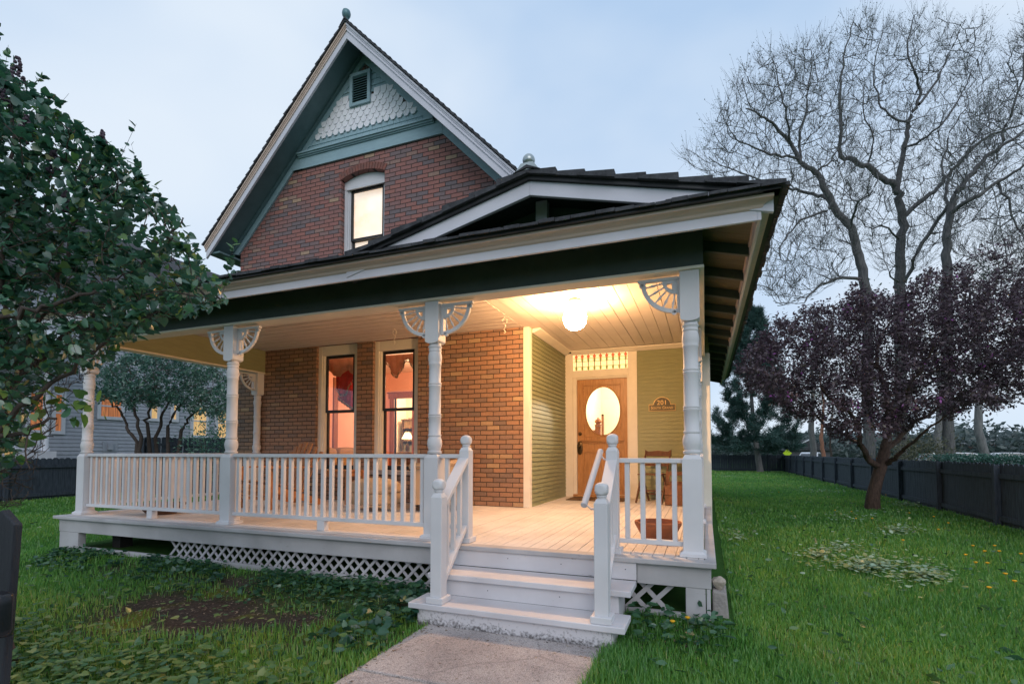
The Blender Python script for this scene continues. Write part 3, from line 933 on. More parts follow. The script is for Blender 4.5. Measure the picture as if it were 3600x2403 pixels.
st_ = MB(); st_.box(-8.04, -0.505, 2.474, 0.50, -0.40, 2.490); st_.build('drip_board', M_BLACK, sroof)
st_ = butt_course(MB(), -8.06, 0.53, -0.535, 2.488, SK)
butt_course(st_, -8.06, 0.40, -0.40, 2.545, SK)
st_.build('butt_course', M_SHING, sroof)
# entry gable roof
GX, GZ = -1.23, 2.945
gr_ = MB()
for sgn, n in ((1, 8), (-1, 8)):
    ext = 1.76 if sgn > 0 else 1.95
    for i in range(n):
        a, b = ext * (1 - i / n), ext * (1 - (i + 1) / n)
        pa = (GX + sgn * (a + 0.01), GZ - RSL * a); pb = (GX + sgn * max(b - 0.04, 0), GZ - RSL * max(b - 0.04, 0))
        t0, t1 = 0.05, 0.018
        yf = -0.455 - 0.012 * (i % 2) - random.random() * 0.01
        ye_ = 8.5 if sgn > 0 else (4.75 if a < 1.1 else 0.04)
        gr_.prism([(pa[0], pa[1] - 0.005), (pa[0], pa[1] + t0), (pb[0], pb[1] + t1), (pb[0], pb[1] - 0.005)], 'y', yf, ye_)
groof = hp(gr_, 'porch_roof', M_SHING, label='low shingled gable over the porch entry')
rb_ = MB(); butt_course(rb_, -0.52, 8.48, -0.545, 2.478, RSL, 0.3, 'y', -1, 0.12, 0.2)
rb_.build('butt_course', M_SHING, groof)
rc = MB(); rc.prism([(GX - 0.11, GZ + 0.005), (GX, GZ + 0.055), (GX + 0.11, GZ + 0.005), (GX, GZ + 0.03)], 'y', -0.48, 4.6); rc.build('ridge_cap', M_SHING, groof)
dk = MB(); dk.box(0.40, -0.50, 2.474, 0.505, 8.45, 2.490); dk.build('drip_board', M_BLACK, groof)
for sgn in (1, -1):
    e = 1.70 if sgn > 0 else 1.75
    f_ = MB(); f_.prism([(GX, GZ - 0.035), (GX + sgn * e, GZ - 0.035 - RSL * e), (GX + sgn * e, GZ - 0.148 - RSL * e), (GX, GZ - 0.148)], 'y', -0.40, -0.365)
    hp(f_, 'rake_fascia', M_LAV, 0.004)
    f_ = MB(); f_.prism([(GX, GZ - 0.006), (GX + sgn * e, GZ - 0.006 - RSL * e), (GX + sgn * e, GZ - 0.034 - RSL * e), (GX, GZ - 0.034)], 'y', -0.43, -0.366)
    hp(f_, 'drip_board', M_BLACK)
    f_ = MB(); f_.prism([(GX, GZ - 0.012), (GX + sgn * e, GZ - 0.012 - RSL * e), (GX + sgn * e, GZ - 0.03 - RSL * e), (GX, GZ - 0.03)], 'y', -0.36, 0.05)
    hp(f_, 'eave_soffit', M_DKG)
ty = MB(); ty.prism([(GX - 1.5, 2.55), (GX + 1.6, 2.55), (GX, GZ - 0.03)], 'y', 0.06, 0.09)
hp(ty, 'gable_panel', pm('green_panel_paint', (0.13, 0.17, 0.16), (0.10, 0.135, 0.125), 4, 0.55, 0.1))
kp = MB(); kp.box(GX - 0.05, -0.10, 2.60, GX + 0.05, -0.03, GZ - 0.05)
hp(kp, 'king_post', M_LAV, 0.004)
fi = MB(); fi.prism([(-0.09, -0.02), (0.09, -0.02), (0.05, 0.035), (-0.05, 0.035)], 'y', -0.05, 0.05)
fi.xf(Matrix.Translation((GX, -0.42, GZ + 0.04)))
fi.lathe([(0.028, 0.0), (0.028, 0.035)], (GX, -0.42, GZ + 0.045), 12)
fi.ball((GX, -0.42, GZ + 0.118), 0.049, 16, 10)
smooth_angle(hp(fi, 'porch_finial', pm('silver_metal', (0.42, 0.46, 0.46), (0.30, 0.34, 0.34), 14, 0.3, 0.1, metal=0.7)), 50)
# right wing flat closing under the roof
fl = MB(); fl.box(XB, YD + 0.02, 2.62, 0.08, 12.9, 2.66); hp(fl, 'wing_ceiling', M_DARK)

# ---- posts
post_prof = [(0.060, 0.775), (0.066, 0.782), (0.066, 0.798), (0.055, 0.803), (0.058, 0.815), (0.066, 0.845), (0.069, 0.870), (0.066, 0.900), (0.058, 0.925), (0.056, 0.932), (0.061, 0.938), (0.061, 0.952), (0.056, 0.958),
             (0.0565, 1.105), (0.0615, 1.112), (0.0615, 1.122), (0.056, 1.127), (0.0615, 1.133), (0.0615, 1.143), (0.056, 1.150),
             (0.0555, 1.395), (0.060, 1.402), (0.060, 1.412), (0.055, 1.417), (0.060, 1.423), (0.060, 1.434), (0.055, 1.441),
             (0.0555, 1.598), (0.060, 1.605), (0.060, 1.618), (0.058, 1.622), (0.063, 1.645), (0.0645, 1.67), (0.061, 1.70), (0.055, 1.725), (0.0595, 1.731), (0.0595, 1.741), (0.057, 1.745), (0.058, 1.760), (0.064, 1.766), (0.064, 1.776), (0.056, 1.782), (0.052, 1.81)]
M_POSTS = M_WHITE
def post(cx, cy, half=False, top=None):
    b = PW / 2
    o = MB()
    o.box(cx - b, cy - b, 0.035, cx + b, cy + b, 0.735)
    n0 = len(o.v)
    o.add([(cx - b, cy - b, 0.735), (cx + b, cy - b, 0.735), (cx + b, cy + b, 0.735), (cx - b, cy + b, 0.735),
           (cx - b * .72, cy - b * .72, 0.772), (cx + b * .72, cy - b * .72, 0.772), (cx + b * .72, cy + b * .72, 0.772), (cx - b * .72, cy + b * .72, 0.772)],
          [(4, 5, 6, 7), (0, 1, 5, 4), (1, 2, 6, 5), (2, 3, 7, 6), (3, 0, 4, 7)])
    p = hp(o, 'porch_post', M_POSTS, 0.004)
    q = MB(); q.box(cx - b - 0.024, cy - b - 0.024, 0.001, cx + b + 0.024, cy + b + 0.024, 0.028)
    q.add([(cx - b - 0.02, cy - b - 0.02, 0.028), (cx + b + 0.02, cy - b - 0.02, 0.028), (cx + b + 0.02, cy + b + 0.02, 0.028), (cx - b - 0.02, cy + b + 0.02, 0.028),
           (cx - b - 0.003, cy - b - 0.003, 0.042), (cx + b + 0.003, cy - b - 0.003, 0.042), (cx + b + 0.003, cy + b + 0.003, 0.042), (cx - b - 0.003, cy + b + 0.003, 0.042)],
          [(4, 5, 6, 7), (0, 1, 5, 4), (1, 2, 6, 5), (2, 3, 7, 6), (3, 0, 4, 7)])
    q.build('plinth', M_POSTS, p, 0.002)
    s_ = MB(); s_.lathe(post_prof, (cx, cy, 0), 28); smooth_angle(s_.build('turned_shaft', M_POSTS, p), 45)
    u = MB()
    pr = []
    for t in np.linspace(0, math.pi, 11):
        pr.append((-b * math.cos(t), 1.825 - 0.028 * math.sin(t)))
    # square head whose lower edge is rounded on each face
    u.prism([(cx + a, zz) for a, zz in pr] + [(cx + b, bmz - 0.005), (cx - b, bmz - 0.005)], 'y', cy - b, cy + b)
    u2 = MB()
    u.build('head_block', M_POSTS, p, 0.003)
    return p
def bracket(px_, cy, sx=1, zt=2.17, along='x'):
    """quarter-fan: arc, hub plate with a hole, spindles. px_ = the post face it grows from, sx = direction"""
    t = 0.03
    m = MB()
    def G(a, d):      # a = out from the post, d = down from the top
        return (px_ + sx * a, zt - d) if along == 'x' else (px_ + sx * a, zt - d)
    ax = 'y' if along == 'x' else 'x'
    def pri(poly, th=t): m.prism([G(*q) for q in poly], ax, cy - th / 2, cy + th / 2)
    pri([(0, 0), (0.322, 0), (0.322, 0.024), (0, 0.024)], t * 1.25)
    pri([(0, 0.0245), (0.022, 0.0245), (0.022, 0.285), (0.0, 0.295)], t * 1.2)
    Rr = 0.285
    arc = [(0.022 + Rr * math.cos(a) * 0.97, 0.024 + Rr * math.sin(a) * 0.93) for a in np.linspace(0.0, math.pi / 2, 15)]
    arci = [(0.022 + (Rr - 0.036) * math.cos(a) * 0.97, 0.024 + (Rr - 0.036) * math.sin(a) * 0.93) for a in np.linspace(0.0, math.pi / 2, 15)]
    for i in range(14):
        pri([arc[i], arc[i + 1], arci[i + 1], arci[i]])
    for ex, ez in ((0.022 + Rr * 0.955, 0.045), (0.045, 0.024 + Rr * 0.915)):
        pri([(ex + 0.02 * math.cos(a), ez + 0.02 * math.sin(a)) for a in np.linspace(0, 2 * math.pi, 10)[:-1]])
    hub = 0.115
    o_ = [(0.022 + hub * math.cos(a), 0.024 + hub * math.sin(a)) for a in np.linspace(0, math.pi / 2, 9)]
    i_ = [(0.022 + 0.038 + 0.045 * math.cos(a) * 0.9, 0.024 + 0.03 + 0.045 * math.sin(a) * 0.9) for a in np.linspace(0, math.pi / 2, 9)]
    for k in range(8): pri([o_[k], o_[k + 1], i_[k + 1], i_[k]])
    pri([(0.022, 0.0245), (0.022 + hub, 0.0245), i_[0], (0.06, 0.05)]); pri([(0.022, 0.0245), (0.06, 0.05), i_[-1], (0.022, 0.024 + hub)])
    o = hp(m, 'fan_bracket', M_POSTS, 0.003)
    for a in np.linspace(0.16, math.pi / 2 - 0.16, 5):
        sp = MB()
        L_ = Rr - 0.03 - hub + 0.012
        pr_ = [(0.005, 0), (0.0055, 0.015), (0.009, 0.02), (0.006, 0.026), (0.007, L_ * .38), (0.0125, L_ * .5), (0.007, L_ * .62), (0.006, L_ - 0.03), (0.009, L_ - 0.022), (0.0055, L_ - 0.014), (0.005, L_)]
        sp.lathe(pr_, (0, 0, 0), 8)
        g0 = G(0.022 + (hub - 0.004) * math.cos(a), 0.024 + (hub - 0.004) * math.sin(a))
        dvec = Vector((sx * math.cos(a), 0, -math.sin(a))) if along == 'x' else Vector((0, sx * math.cos(a), -math.sin(a)))
        loc = Vector((g0[0], cy, g0[1])) if along == 'x' else Vector((cy, g0[0], g0[1]))
        sp.xf(Matrix.Translation(loc) @ dvec.to_track_quat('Z', 'Y').to_matrix().to_4x4())
        sp.build('spindle', M_POSTS, o, smooth=True)
    return o
PY = PW / 2
for xr in (P1, P2, P3, P4): post(xr - PW / 2, PY)
post(-PW / 2, 2.02); post(-PW / 2, 3.79); post(P1 - PW / 2, YB - 0.08)
for xr in (P1, P2, P3): bracket(xr, PY, 1)
for xr in (P2, P3, P4): bracket(xr - PW, PY, -1)
bracket(P4 - PW * 0 + 0.0 if False else PW, -PW / 2, 1, along='y')
bracket(2.02 - PW / 2, -PW / 2, -1, along='y'); bracket(2.02 + PW / 2, -PW / 2, 1, along='y')
bracket(YB - 0.08 - PW / 2, P1 - PW / 2, -1, along='y')

# ---- railings
def railing(p0, p1, n, z_top=0.772, z_bot=0.135, block=True, dz=0.0, rot=0, base=0.0):
    """p0,p1 in plan; n balusters"""
    a, b = Vector((*p0, 0)), Vector((*p1, 0))
    t = MB(); t.bar(a + Vector((0, 0, z_top - 0.0185 + dz)), b + Vector((0, 0, z_top - 0.0185 + dz)), 0.072, 0.037)
    r = hp(t, 'railing', M_POSTS, 0.004)
    t = MB(); t.bar(a + Vector((0, 0, z_bot - 0.0185 + dz)), b + Vector((0, 0, z_bot - 0.0185 + dz)), 0.065, 0.037); t.build('bottom_rail', M_POSTS, r, 0.004)
    d = (b - a) / n
    ang = math.atan2(d.y, d.x)
    for i in range(n):
        c = a + d * (i + 0.5)
        s_ = MB(); s_.box(-0.0185, -0.0185, z_bot + dz, 0.0185, 0.0185, z_top - 0.0375 + dz); s_.xf(Matrix.Translation((c.x, c.y, 0)) @ Matrix.Rotation(ang + random.uniform(-.03, .03), 4, 'Z'))
        s_.build('baluster', M_POSTS, r, 0.002)
    if block:
        c = (a + b) / 2
        s_ = MB(); s_.box(c.x - 0.045, c.y - 0.035, base + 0.001, c.x + 0.045, c.y + 0.035, z_bot - 0.0375 + dz); s_.build('support_block', M_POSTS, r, 0.003)
    return r
railing((P1, PY), (P2 - PW, PY), 23)
railing((P2, PY), (P3 - PW, PY), 23)
railing((P3, PY), (-2.005, PY + 0.005), 2, block=False)
railing((-0.625, PY), (P4 - PW, PY), 4, block=False, dz=-0.03)
railing((-PW / 2, PW), (-PW / 2, 2.02 - PW / 2), 16)
railing((-PW / 2, 2.02 + PW / 2), (-PW / 2, 3.79 - PW / 2), 15)
railing((P1 - PW / 2, PW), (P1 - PW / 2, YB - 0.08 - PW / 2), 22)

# ---- newels, stair rails, steps
def newel(x0, y0, zb, zt, name='newel_post', wd=0.092):
    m = MB(); x1, y1 = x0 + wd, y0 + wd
    m.box(x0, y0, zb + 0.045, x1, y1, zt - 0.03)
    c = wd * 0.16
    m.add([(x0, y0, zt - 0.03), (x1, y0, zt - 0.03), (x1, y1, zt - 0.03), (x0, y1, zt - 0.03), (x0 + c, y0 + c, zt), (x1 - c, y0 + c, zt), (x1 - c, y1 - c, zt), (x0 + c, y1 - c, zt)],
          [(4, 5, 6, 7), (0, 1, 5, 4), (1, 2, 6, 5), (2, 3, 7, 6), (3, 0, 4, 7)])
    o = hp(m, name, M_POSTS, 0.004)
    p = MB(); p.box(x0 - 0.024, y0 - 0.024, zb + 0.001, x1 + 0.024, y1 + 0.024, zb + 0.046); p.build('plinth', M_POSTS, o, 0.005)
    cx_, cy_ = (x0 + x1) / 2, (y0 + y1) / 2
    b = MB(); b.lathe([(0.030, -0.002), (0.032, 0.010), (0.036, 0.013), (0.036, 0.02), (0.031, 0.024)], (cx_, cy_, zt), 18)
    h = 0.042
    n0 = len(b.v)
    # cube-ball cap: a ball flattened on its four sides
    b.ball((cx_, cy_, zt + 0.062), 0.0555, 24, 14, 0.86)
    for i in range(n0, len(b.v)):
        X, Yq, Z = b.v[i]
        b.v[i] = (cx_ + max(-0.0425, min(0.0425, X - cx_)), cy_ + max(-0.0425, min(0.0425, Yq - cy_)), Z)
    smooth_angle(b.build('ball_cap', M_POSTS, o), 38)
    return o
Z1, Z2 = -0.335, -0.168
newel(-1.914, -0.715, Z1, 0.48); newel(-0.676, -0.715, Z1, 0.478)
newel(-2.010, -0.055, 0.0, 0.832); newel(-0.714, -0.055, -0.005, 0.828)
def stair_rail(p_lo, p_hi, zl, zh, nb=3):
    t = MB(); t.bar((p_lo[0], p_lo[1], zl), (p_hi[0], p_hi[1], zh), 0.088, 0.038)
    o = hp(t, 'stair_rail', M_POSTS, 0.004)
    t = MB(); t.bar((p_lo[0], p_lo[1], zl - 0.585), (p_hi[0], p_hi[1], zh - 0.585), 0.07, 0.038); t.build('bottom_rail', M_POSTS, o, 0.004)
    for i in range(nb):
        f = (i + 0.72) / (nb + 0.45)
        x_, y_, z_ = (p_lo[0] + (p_hi[0] - p_lo[0]) * f, p_lo[1] + (p_hi[1] - p_lo[1]) * f, zl + (zh - zl) * f)
        s_ = MB(); s_.box(x_ - 0.018, y_ - 0.018, z_ - 0.575, x_ + 0.018, y_ + 0.018, z_ - 0.012); s_.build('baluster', M_POSTS, o, 0.002)
    return o
stair_rail((-1.87, -0.623), (-1.965, -0.055), 0.395, 0.725)
stair_rail((-0.632, -0.623), (-0.668, -0.055), 0.395, 0.715)
hr = MB(); hr.tube([(-0.80, -0.46, 0.405), (-0.79, 0.13, 0.80)], 0.024, 14)
hrail = hp(hr, 'grab_rail', M_POSTS, 0.003)
smooth_angle(hrail, 40)
for p, q in (((-0.80, -0.43, 0.42), (-0.665, -0.62, 0.40)), ((-0.79, 0.09, 0.775), (-0.70, -0.01, 0.73))):
    t = MB(); t.tube([p, ((p[0] + q[0]) / 2, (p[1] + q[1]) / 2, (p[2] + q[2]) / 2 - 0.02), q], 0.007, 8); t.build('wall_bracket', M_POSTS, hrail, smooth=True)
def splash_mat():
    m, t, p = new_mat('mud_splashed_paint')
    n, l = t.nodes.new, t.links.new
    c = n('ShaderNodeTexCoord'); sp_ = n('ShaderNodeSeparateXYZ'); l(c.outputs['Object'], sp_.inputs[0])
    z1 = n('ShaderNodeTexNoise'); z1.inputs['Scale'].default_value = 60; z1.inputs['Detail'].default_value = 6; l(c.outputs['Object'], z1.inputs['Vector'])
    z2 = n('ShaderNodeTexNoise'); z2.inputs['Scale'].default_value = 3; l(c.outputs['Object'], z2.inputs['Vector'])
    mr = n('ShaderNodeMapRange'); mr.inputs['From Min'].default_value = -0.43; mr.inputs['From Max'].default_value = -0.53; mr.inputs['To Max'].default_value = 0.5; l(sp_.outputs['Z'], mr.inputs['Value'])
    a_ = n('ShaderNodeMath'); a_.operation = 'ADD'; l(z1.outputs['Fac'], a_.inputs[0]); l(mr.outputs[0], a_.inputs[1])
    b_ = n('ShaderNodeMath'); b_.operation = 'MULTIPLY_ADD'; b_.inputs[1].default_value = 0.3; l(z2.outputs['Fac'], b_.inputs[0]); l(a_.outputs[0], b_.inputs[2])
    r = n('ShaderNodeValToRGB'); r.color_ramp.elements[0].position = 0.72; r.color_ramp.elements[1].position = 1.2 if False else 1.0
    r.color_ramp.elements[0].color = (0.60, 0.58, 0.60, 1); r.color_ramp.elements[1].color = (0.13, 0.12, 0.12, 1)
    l(b_.outputs[0], r.inputs['Fac']); l(r.outputs['Color'], p.inputs['Base Color']); p.inputs['Roughness'].default_value = 0.7
    return m
M_SPLASH = splash_mat()
stp = MB(); stp.box(-2.08, -0.755, Z1 - 0.042, -0.472, -0.465, Z1)
stairs = hp(stp, 'porch_steps', M_STEP, 0.006, label='lower tread of the porch steps')
stp = MB(); stp.box(-2.06, -0.505, Z2 - 0.042, -0.468, -0.182, Z2); stp.build('tread', M_STEP, stairs, 0.006)
for x0, x1, y0, za, zb_ in ((-2.015, -0.565, -0.725, -0.56, Z1 - 0.043), (-2.0, -0.555, -0.472, Z1 + 0.001, Z2 - 0.043), (-2.0, -0.47, -0.176, Z2 + 0.001, -0.036)):
    s_ = MB(); s_.box(x0, y0, za, x1, y0 + 0.028, zb_); s_.build('riser', M_SPLASH if za < -0.5 else M_STEP, stairs, 0.003)
for x_ in (-2.0, -0.585):
    s_ = MB(); s_.prism([(-0.70, -0.56), (-0.70, Z1 - 0.044), (-0.445, Z1 - 0.044), (-0.445, Z2 - 0.044), (-0.186, Z2 - 0.044), (-0.186, -0.56)], 'x', x_, x_ + 0.03)
    s_.build('stringer', M_STEP, stairs)
# nail heads on the risers
s_ = MB()
for x_, y_, z_ in ((-1.6, -0.7255, -0.46), (-1.3, -0.7255, -0.45), (-0.75, -0.7255, -0.45), (-1.55, -0.4725, -0.27), (-0.98, -0.4725, -0.26), (-1.5, -0.1765, -0.08), (-1.05, -0.1765, -0.09), (-0.55, -0.1765, -0.09)):
    s_.tube([(x_, y_ - 0.001, z_), (x_, y_ + 0.002, z_)], 0.004, 7)
s_.build('nail_head', M_BLACK, stairs)

# ---- deck
dkf = MB()
x = DL + 0.08
while x < DR - 0.08:
    x2 = min(x + 0.083, DR - 0.08)
    dz = random.uniform(-0.0025, 0.0)
    yb_ = YD - 0.003 if x2 > XS + 0.02 and x < -0.19 else (3.868 if x >= -0.19 else YB - 0.003)
    dkf.box(x + 0.0022, DF + 0.11, -0.03, x2 - 0.0022, yb_, dz)
    x += 0.083
hp(dkf, 'porch_deck', M_DECK, 0.002)
nb_ = MB(); nb_.box(DL, DF - 0.012, -0.036, DR, DF + 0.108, 0.002); hp(nb_, 'deck_nosing', M_WORN, 0.006)
nb_ = MB(); nb_.box(DR - 0.078, DF + 0.11, -0.034, DR, 3.87, 0.0); hp(nb_, 'deck_nosing', M_WORN, 0.006)
nb_ = MB(); nb_.box(DL, DF + 0.11, -0.034, DL + 0.078, YB - 0.003, 0.0); hp(nb_, 'deck_nosing', M_WORN, 0.006)
FY = DF + 0.035
fa = MB()
fa.box(DL + 0.05, FY, -0.192, -2.0, FY + 0.03, -0.05); fa.box(-0.469, FY, -0.192, 0.052, FY + 0.03, -0.05)
fa.box(DL + 0.045, FY - 0.012, -0.05, -2.0, FY + 0.03, -0.0365); fa.box(-0.469, FY - 0.012, -0.05, 0.055, FY + 0.03, -0.0365)
hp(fa, 'rim_board', M_WORN, 0.004)
fa = MB(); fa.box(0.022, FY + 0.031, -0.192, 0.05, 3.87, -0.0365); hp(fa, 'rim_board', M_WORN, 0.004)
fa = MB(); fa.box(DL + 0.05, FY + 0.031, -0.192, DL + 0.078, YB, -0.0365); hp(fa, 'rim_board', M_WORN, 0.004)
sk_ = MB(); sk_.box(-7.16, FY + 0.002, -0.47, -2.03, FY + 0.045, -0.362); sk_.box(-0.56, FY + 0.002, -0.5, -0.125, FY + 0.045, -0.382)
hp(sk_, 'skirt_board', M_WORN, 0.005)
lg = MB(); lg.box(DL + 0.055, FY + 0.004, -0.55, -7.16, FY + 0.09, -0.193); hp(lg, 'porch_leg', M_WORN, 0.005)
lg = MB(); lg.box(-0.124, FY + 0.004, -0.6, 0.012, FY + 0.05, -0.193); lg.box(0.018, FY + 0.004, -0.6, 0.046, FY + 0.14, -0.193)
hp(lg, 'porch_leg', M_WORN, 0.005)
def lattice(x0, x1, z0, z1, y, pitch, wd):
    m = MB(); H = z1 - z0
    k = 0; x = x0 - H
    while x < x1 + H:
        for sgn, yy in ((1, y), (-1, y + 0.009)):
            xa = x if sgn > 0 else x + H
            xb_ = x + H if sgn > 0 else x
            if min(xa, xb_) > x0 - 0.04 and max(xa, xb_) < x1 + 0.04:
                j = random.uniform(-0.004, 0.004)
                m.prism([(xa - wd * .7 + j, z0), (xa + wd * .7 + j, z0), (xb_ + wd * .7 + j, z1), (xb_ - wd * .7 + j, z1)], 'y', yy, yy + 0.0085)
        x += pitch
    return m
hp(lattice(-5.72, -1.9, -0.43, -0.13, FY + 0.05, 0.118, 0.025), 'lattice_panel', M_WORN, label='grey lattice under the front of the porch')
hp(lattice(-0.75, -0.05, -0.5, -0.13, FY + 0.052, 0.15, 0.034), 'lattice_panel', M_WORN, label='white lattice right of the steps')
# crawl space back wall and underside piers
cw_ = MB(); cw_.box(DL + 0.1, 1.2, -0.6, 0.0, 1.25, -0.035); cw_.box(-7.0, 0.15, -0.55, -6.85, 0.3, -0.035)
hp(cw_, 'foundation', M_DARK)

# ---- rooms behind the windows
M_PINK = pm('salmon_wall', (0.78, 0.45, 0.34), (0.72, 0.40, 0.30), 3, 0.7)
M_YEL = pm('cream_room_wall', (0.86, 0.80, 0.66), (0.82, 0.76, 0.62), 3, 0.7)
M_WOOD = pm('red_brown_wood', (0.30, 0.115, 0.05), (0.20, 0.07, 0.03), 6, 0.4, 0.1, stretch=(5, 5, 0.7))
RB = 6.6
DOORX = (on(*T8(1095, 900), 1, RB)[0], on(*T8(1330, 900), 1, RB)[0])
dzt = on(*T8(1200, 780), 1, RB)[2]
rm = MB()
rm.box(-7.75, Y1 + 0.001, -0.02, -7.70, 8.0, 2.75)
rm.box(-2.72, Y1 + 0.001, -0.02, -2.67, 8.0, 2.75)
rm.box(-7.70, RB, -0.02, DOORX[0], RB + 0.08, 2.75); rm.box(DOORX[1], RB, -0.02, -2.72, RB + 0.08, 2.75); rm.box(DOORX[0], RB, dzt, DOORX[1], RB + 0.08, 2.75)
hp(rm, 'parlour_wall', M_PINK)
rm = MB(); rm.box(-7.70, 7.9, -0.02, -2.72, 7.95, 2.75); rm.box(-7.699, RB + 0.081, -0.02, -7.68, 7.9, 2.75); rm.box(-7.68, RB + 0.081, -0.02, DOORX[0] - 0.15, RB + 0.10, 2.75)
hp(rm, 'study_wall', M_YEL)
rm = MB(); rm.box(-7.75, Y1, 2.75, -2.67, 7.95, 2.8); hp(rm, 'room_ceiling', pm('warm_plaster', (0.8, 0.66, 0.55), (0.76, 0.62, 0.5), 3, 0.8))
rm = MB(); rm.box(-7.75, Y1, -0.06, -2.67, 7.95, -0.021); hp(rm, 'room_floor', M_WOOD)
dc = MB()
for a, b in ((DOORX[0] - 0.13, DOORX[0]), (DOORX[1], DOORX[1] + 0.13)): dc.box(a, RB - 0.025, 0, b, RB + 0.1, dzt + 0.12)
dc.box(DOORX[0] - 0.16, RB - 0.03, dzt + 0.001, DOORX[1] + 0.16, RB + 0.09, dzt + 0.13); dc.box(DOORX[0] - 0.2, RB - 0.05, dzt + 0.13, DOORX[1] + 0.2, RB + 0.09, dzt + 0.16)
hp(dc, 'doorway_casing', M_WOOD, 0.004)
# side window inside the parlour (dark outside) and its casings
pw = MB()
for a, b in ((3.75, 3.87), (4.62, 4.74), (4.98, 5.12)): pw.box(-7.699, a, 0.3, -7.66, b, 2.45)
pw.box(-7.699, 3.75, 2.45, -7.655, 4.74, 2.6); pw.box(-7.699, 3.87, 1.36, -7.665, 4.62, 1.42); pw.box(-7.699, 3.75, 0.2, -7.64, 4.74, 0.3)
iw = hp(pw, 'inner_window', M_WOOD, 0.004)
pn = MB(); pn.box(-7.6995, 3.87, 0.3, -7.685, 4.62, 2.45); pn.build('dark_pane', pm('night_pane', (0.10, 0.12, 0.16), (0.05, 0.06, 0.09), 3, 0.15), iw)
# hall behind the front door
hl = MB(); hl.box(-2.33, YD + 0.15, -0.02, -2.28, 8.0, 2.6); hl.box(-0.24, YD + 0.15, -0.02, -0.19, 8.0, 2.6); hl.box(-2.33, 8.0, -0.02, -0.19, 8.05, 2.6)
hl.box(-2.28, YD + 0.141, 2.58, -0.24, 8.0, 2.6)
hp(hl, 'hall_wall', M_YEL)
hl = MB(); hl.box(-2.33, YD + 0.12, -0.06, -0.19, 8.0, -0.02); hp(hl, 'hall_floor', M_WOOD)
# ================================================================== LAMPS AND THINGS ON THE PORCH
lamp = thing('ceiling_light', 'lit white glass globe light on the porch ceiling', 'ceiling light', (-1.4, 1.75, 2.6))
lb = MB(); lb.lathe([(0.075, 2.597), (0.078, 2.575), (0.07, 2.555), (0.062, 2.55), (0.062, 2.505), (0.058, 2.50)], (-1.4, 1.75, 0), 24)
smooth_angle(lb.build('canopy', M_CREAM, lamp), 40)
M_GLOBE = emit_mat('lit_opal_glass', (1.0, 0.56, 0.25), 370.0)
lg_ = MB(); lg_.lathe([(0.055, 2.499), (0.062, 2.485), (0.095, 2.465), (0.126, 2.435), (0.137, 2.395), (0.136, 2.355), (0.126, 2.312), (0.104, 2.275), (0.07, 2.25), (0.035, 2.24), (0.001, 2.237)], (-1.4, 1.75, 0), 28)
smooth_angle(lg_.build('globe', M_GLOBE, lamp), 60)

plq = thing('address_plaque', 'arched dark bronze house number plaque on the olive siding', 'plaque', (-0.645, YD - 0.02, 1.58))
PXc, PZc = -0.647, 1.484
def arch_poly(g=0.0):
    hw, hh, ar = 0.218 - g, 0.0, 0.125 - g
    p = [(PXc - hw, PZc + g), (PXc + hw, PZc + g), (PXc + hw, PZc + 0.115 - g), (PXc + 0.142 - g, PZc + 0.115 - g)]
    p += [(PXc + (0.142 - g) * math.cos(a), PZc + 0.112 - g + (0.125) * math.sin(a)) for a in np.linspace(0.0, math.pi, 17)]
    p += [(PXc - 0.142 + g, PZc + 0.115 - g), (PXc - hw, PZc + 0.115 - g)]
    return p
M_GOLD = pm('gilt_lettering', (0.52, 0.36, 0.16), (0.42, 0.28, 0.11), 12, 0.4, 0, metal=0.3)
pb = MB(); pb.prism(arch_poly(0), 'y', YD - 0.034, YD - 0.0165); pb.build('rim', M_GOLD, plq, 0.002)
pb = MB(); pb.prism(arch_poly(0.009), 'y', YD - 0.038, YD - 0.0345); pb.build('face', pm('bronze_face', (0.085, 0.072, 0.035), (0.06, 0.05, 0.025), 14, 0.5, 0.1), plq)
def lettering(txt, size, x, z, name, caps=False, sx=1.0, sz=1.0):
    cu = bpy.data.curves.new(name, 'FONT'); cu.body = txt; cu.size = size; cu.align_x = 'CENTER'; cu.extrude = 0.0015; cu.offset = 0.0006
    cu.space_character = 1.08
    cu.small_caps_scale = 0.78
    if caps:
        for i, c in enumerate(txt): cu.body_format[i].use_small_caps = True
    o = bpy.data.objects.new(name, cu); COL.objects.link(o)
    cu.materials.append(M_GOLD)
    o.parent = plq
    bpy.context.view_layer.update()
    me = bpy.data.meshes.new_from_object(o)
    bpy.data.objects.remove(o)
    me.transform(Matrix.Translation((x, YD - 0.040, z)) @ Matrix.Rotation(R(90), 4, 'X') @ Matrix.Diagonal((sx, sz, 1, 1)))
    o = bpy.data.objects.new(name, me); COL.objects.link(o)
    return put(o, plq)
o = lettering('201', 0.105, PXc, PZc + 0.106, 'numeral'); 
o = lettering('South Grand', 0.062, PXc, PZc + 0.034, 'street_name', True, 0.92, 1.05)

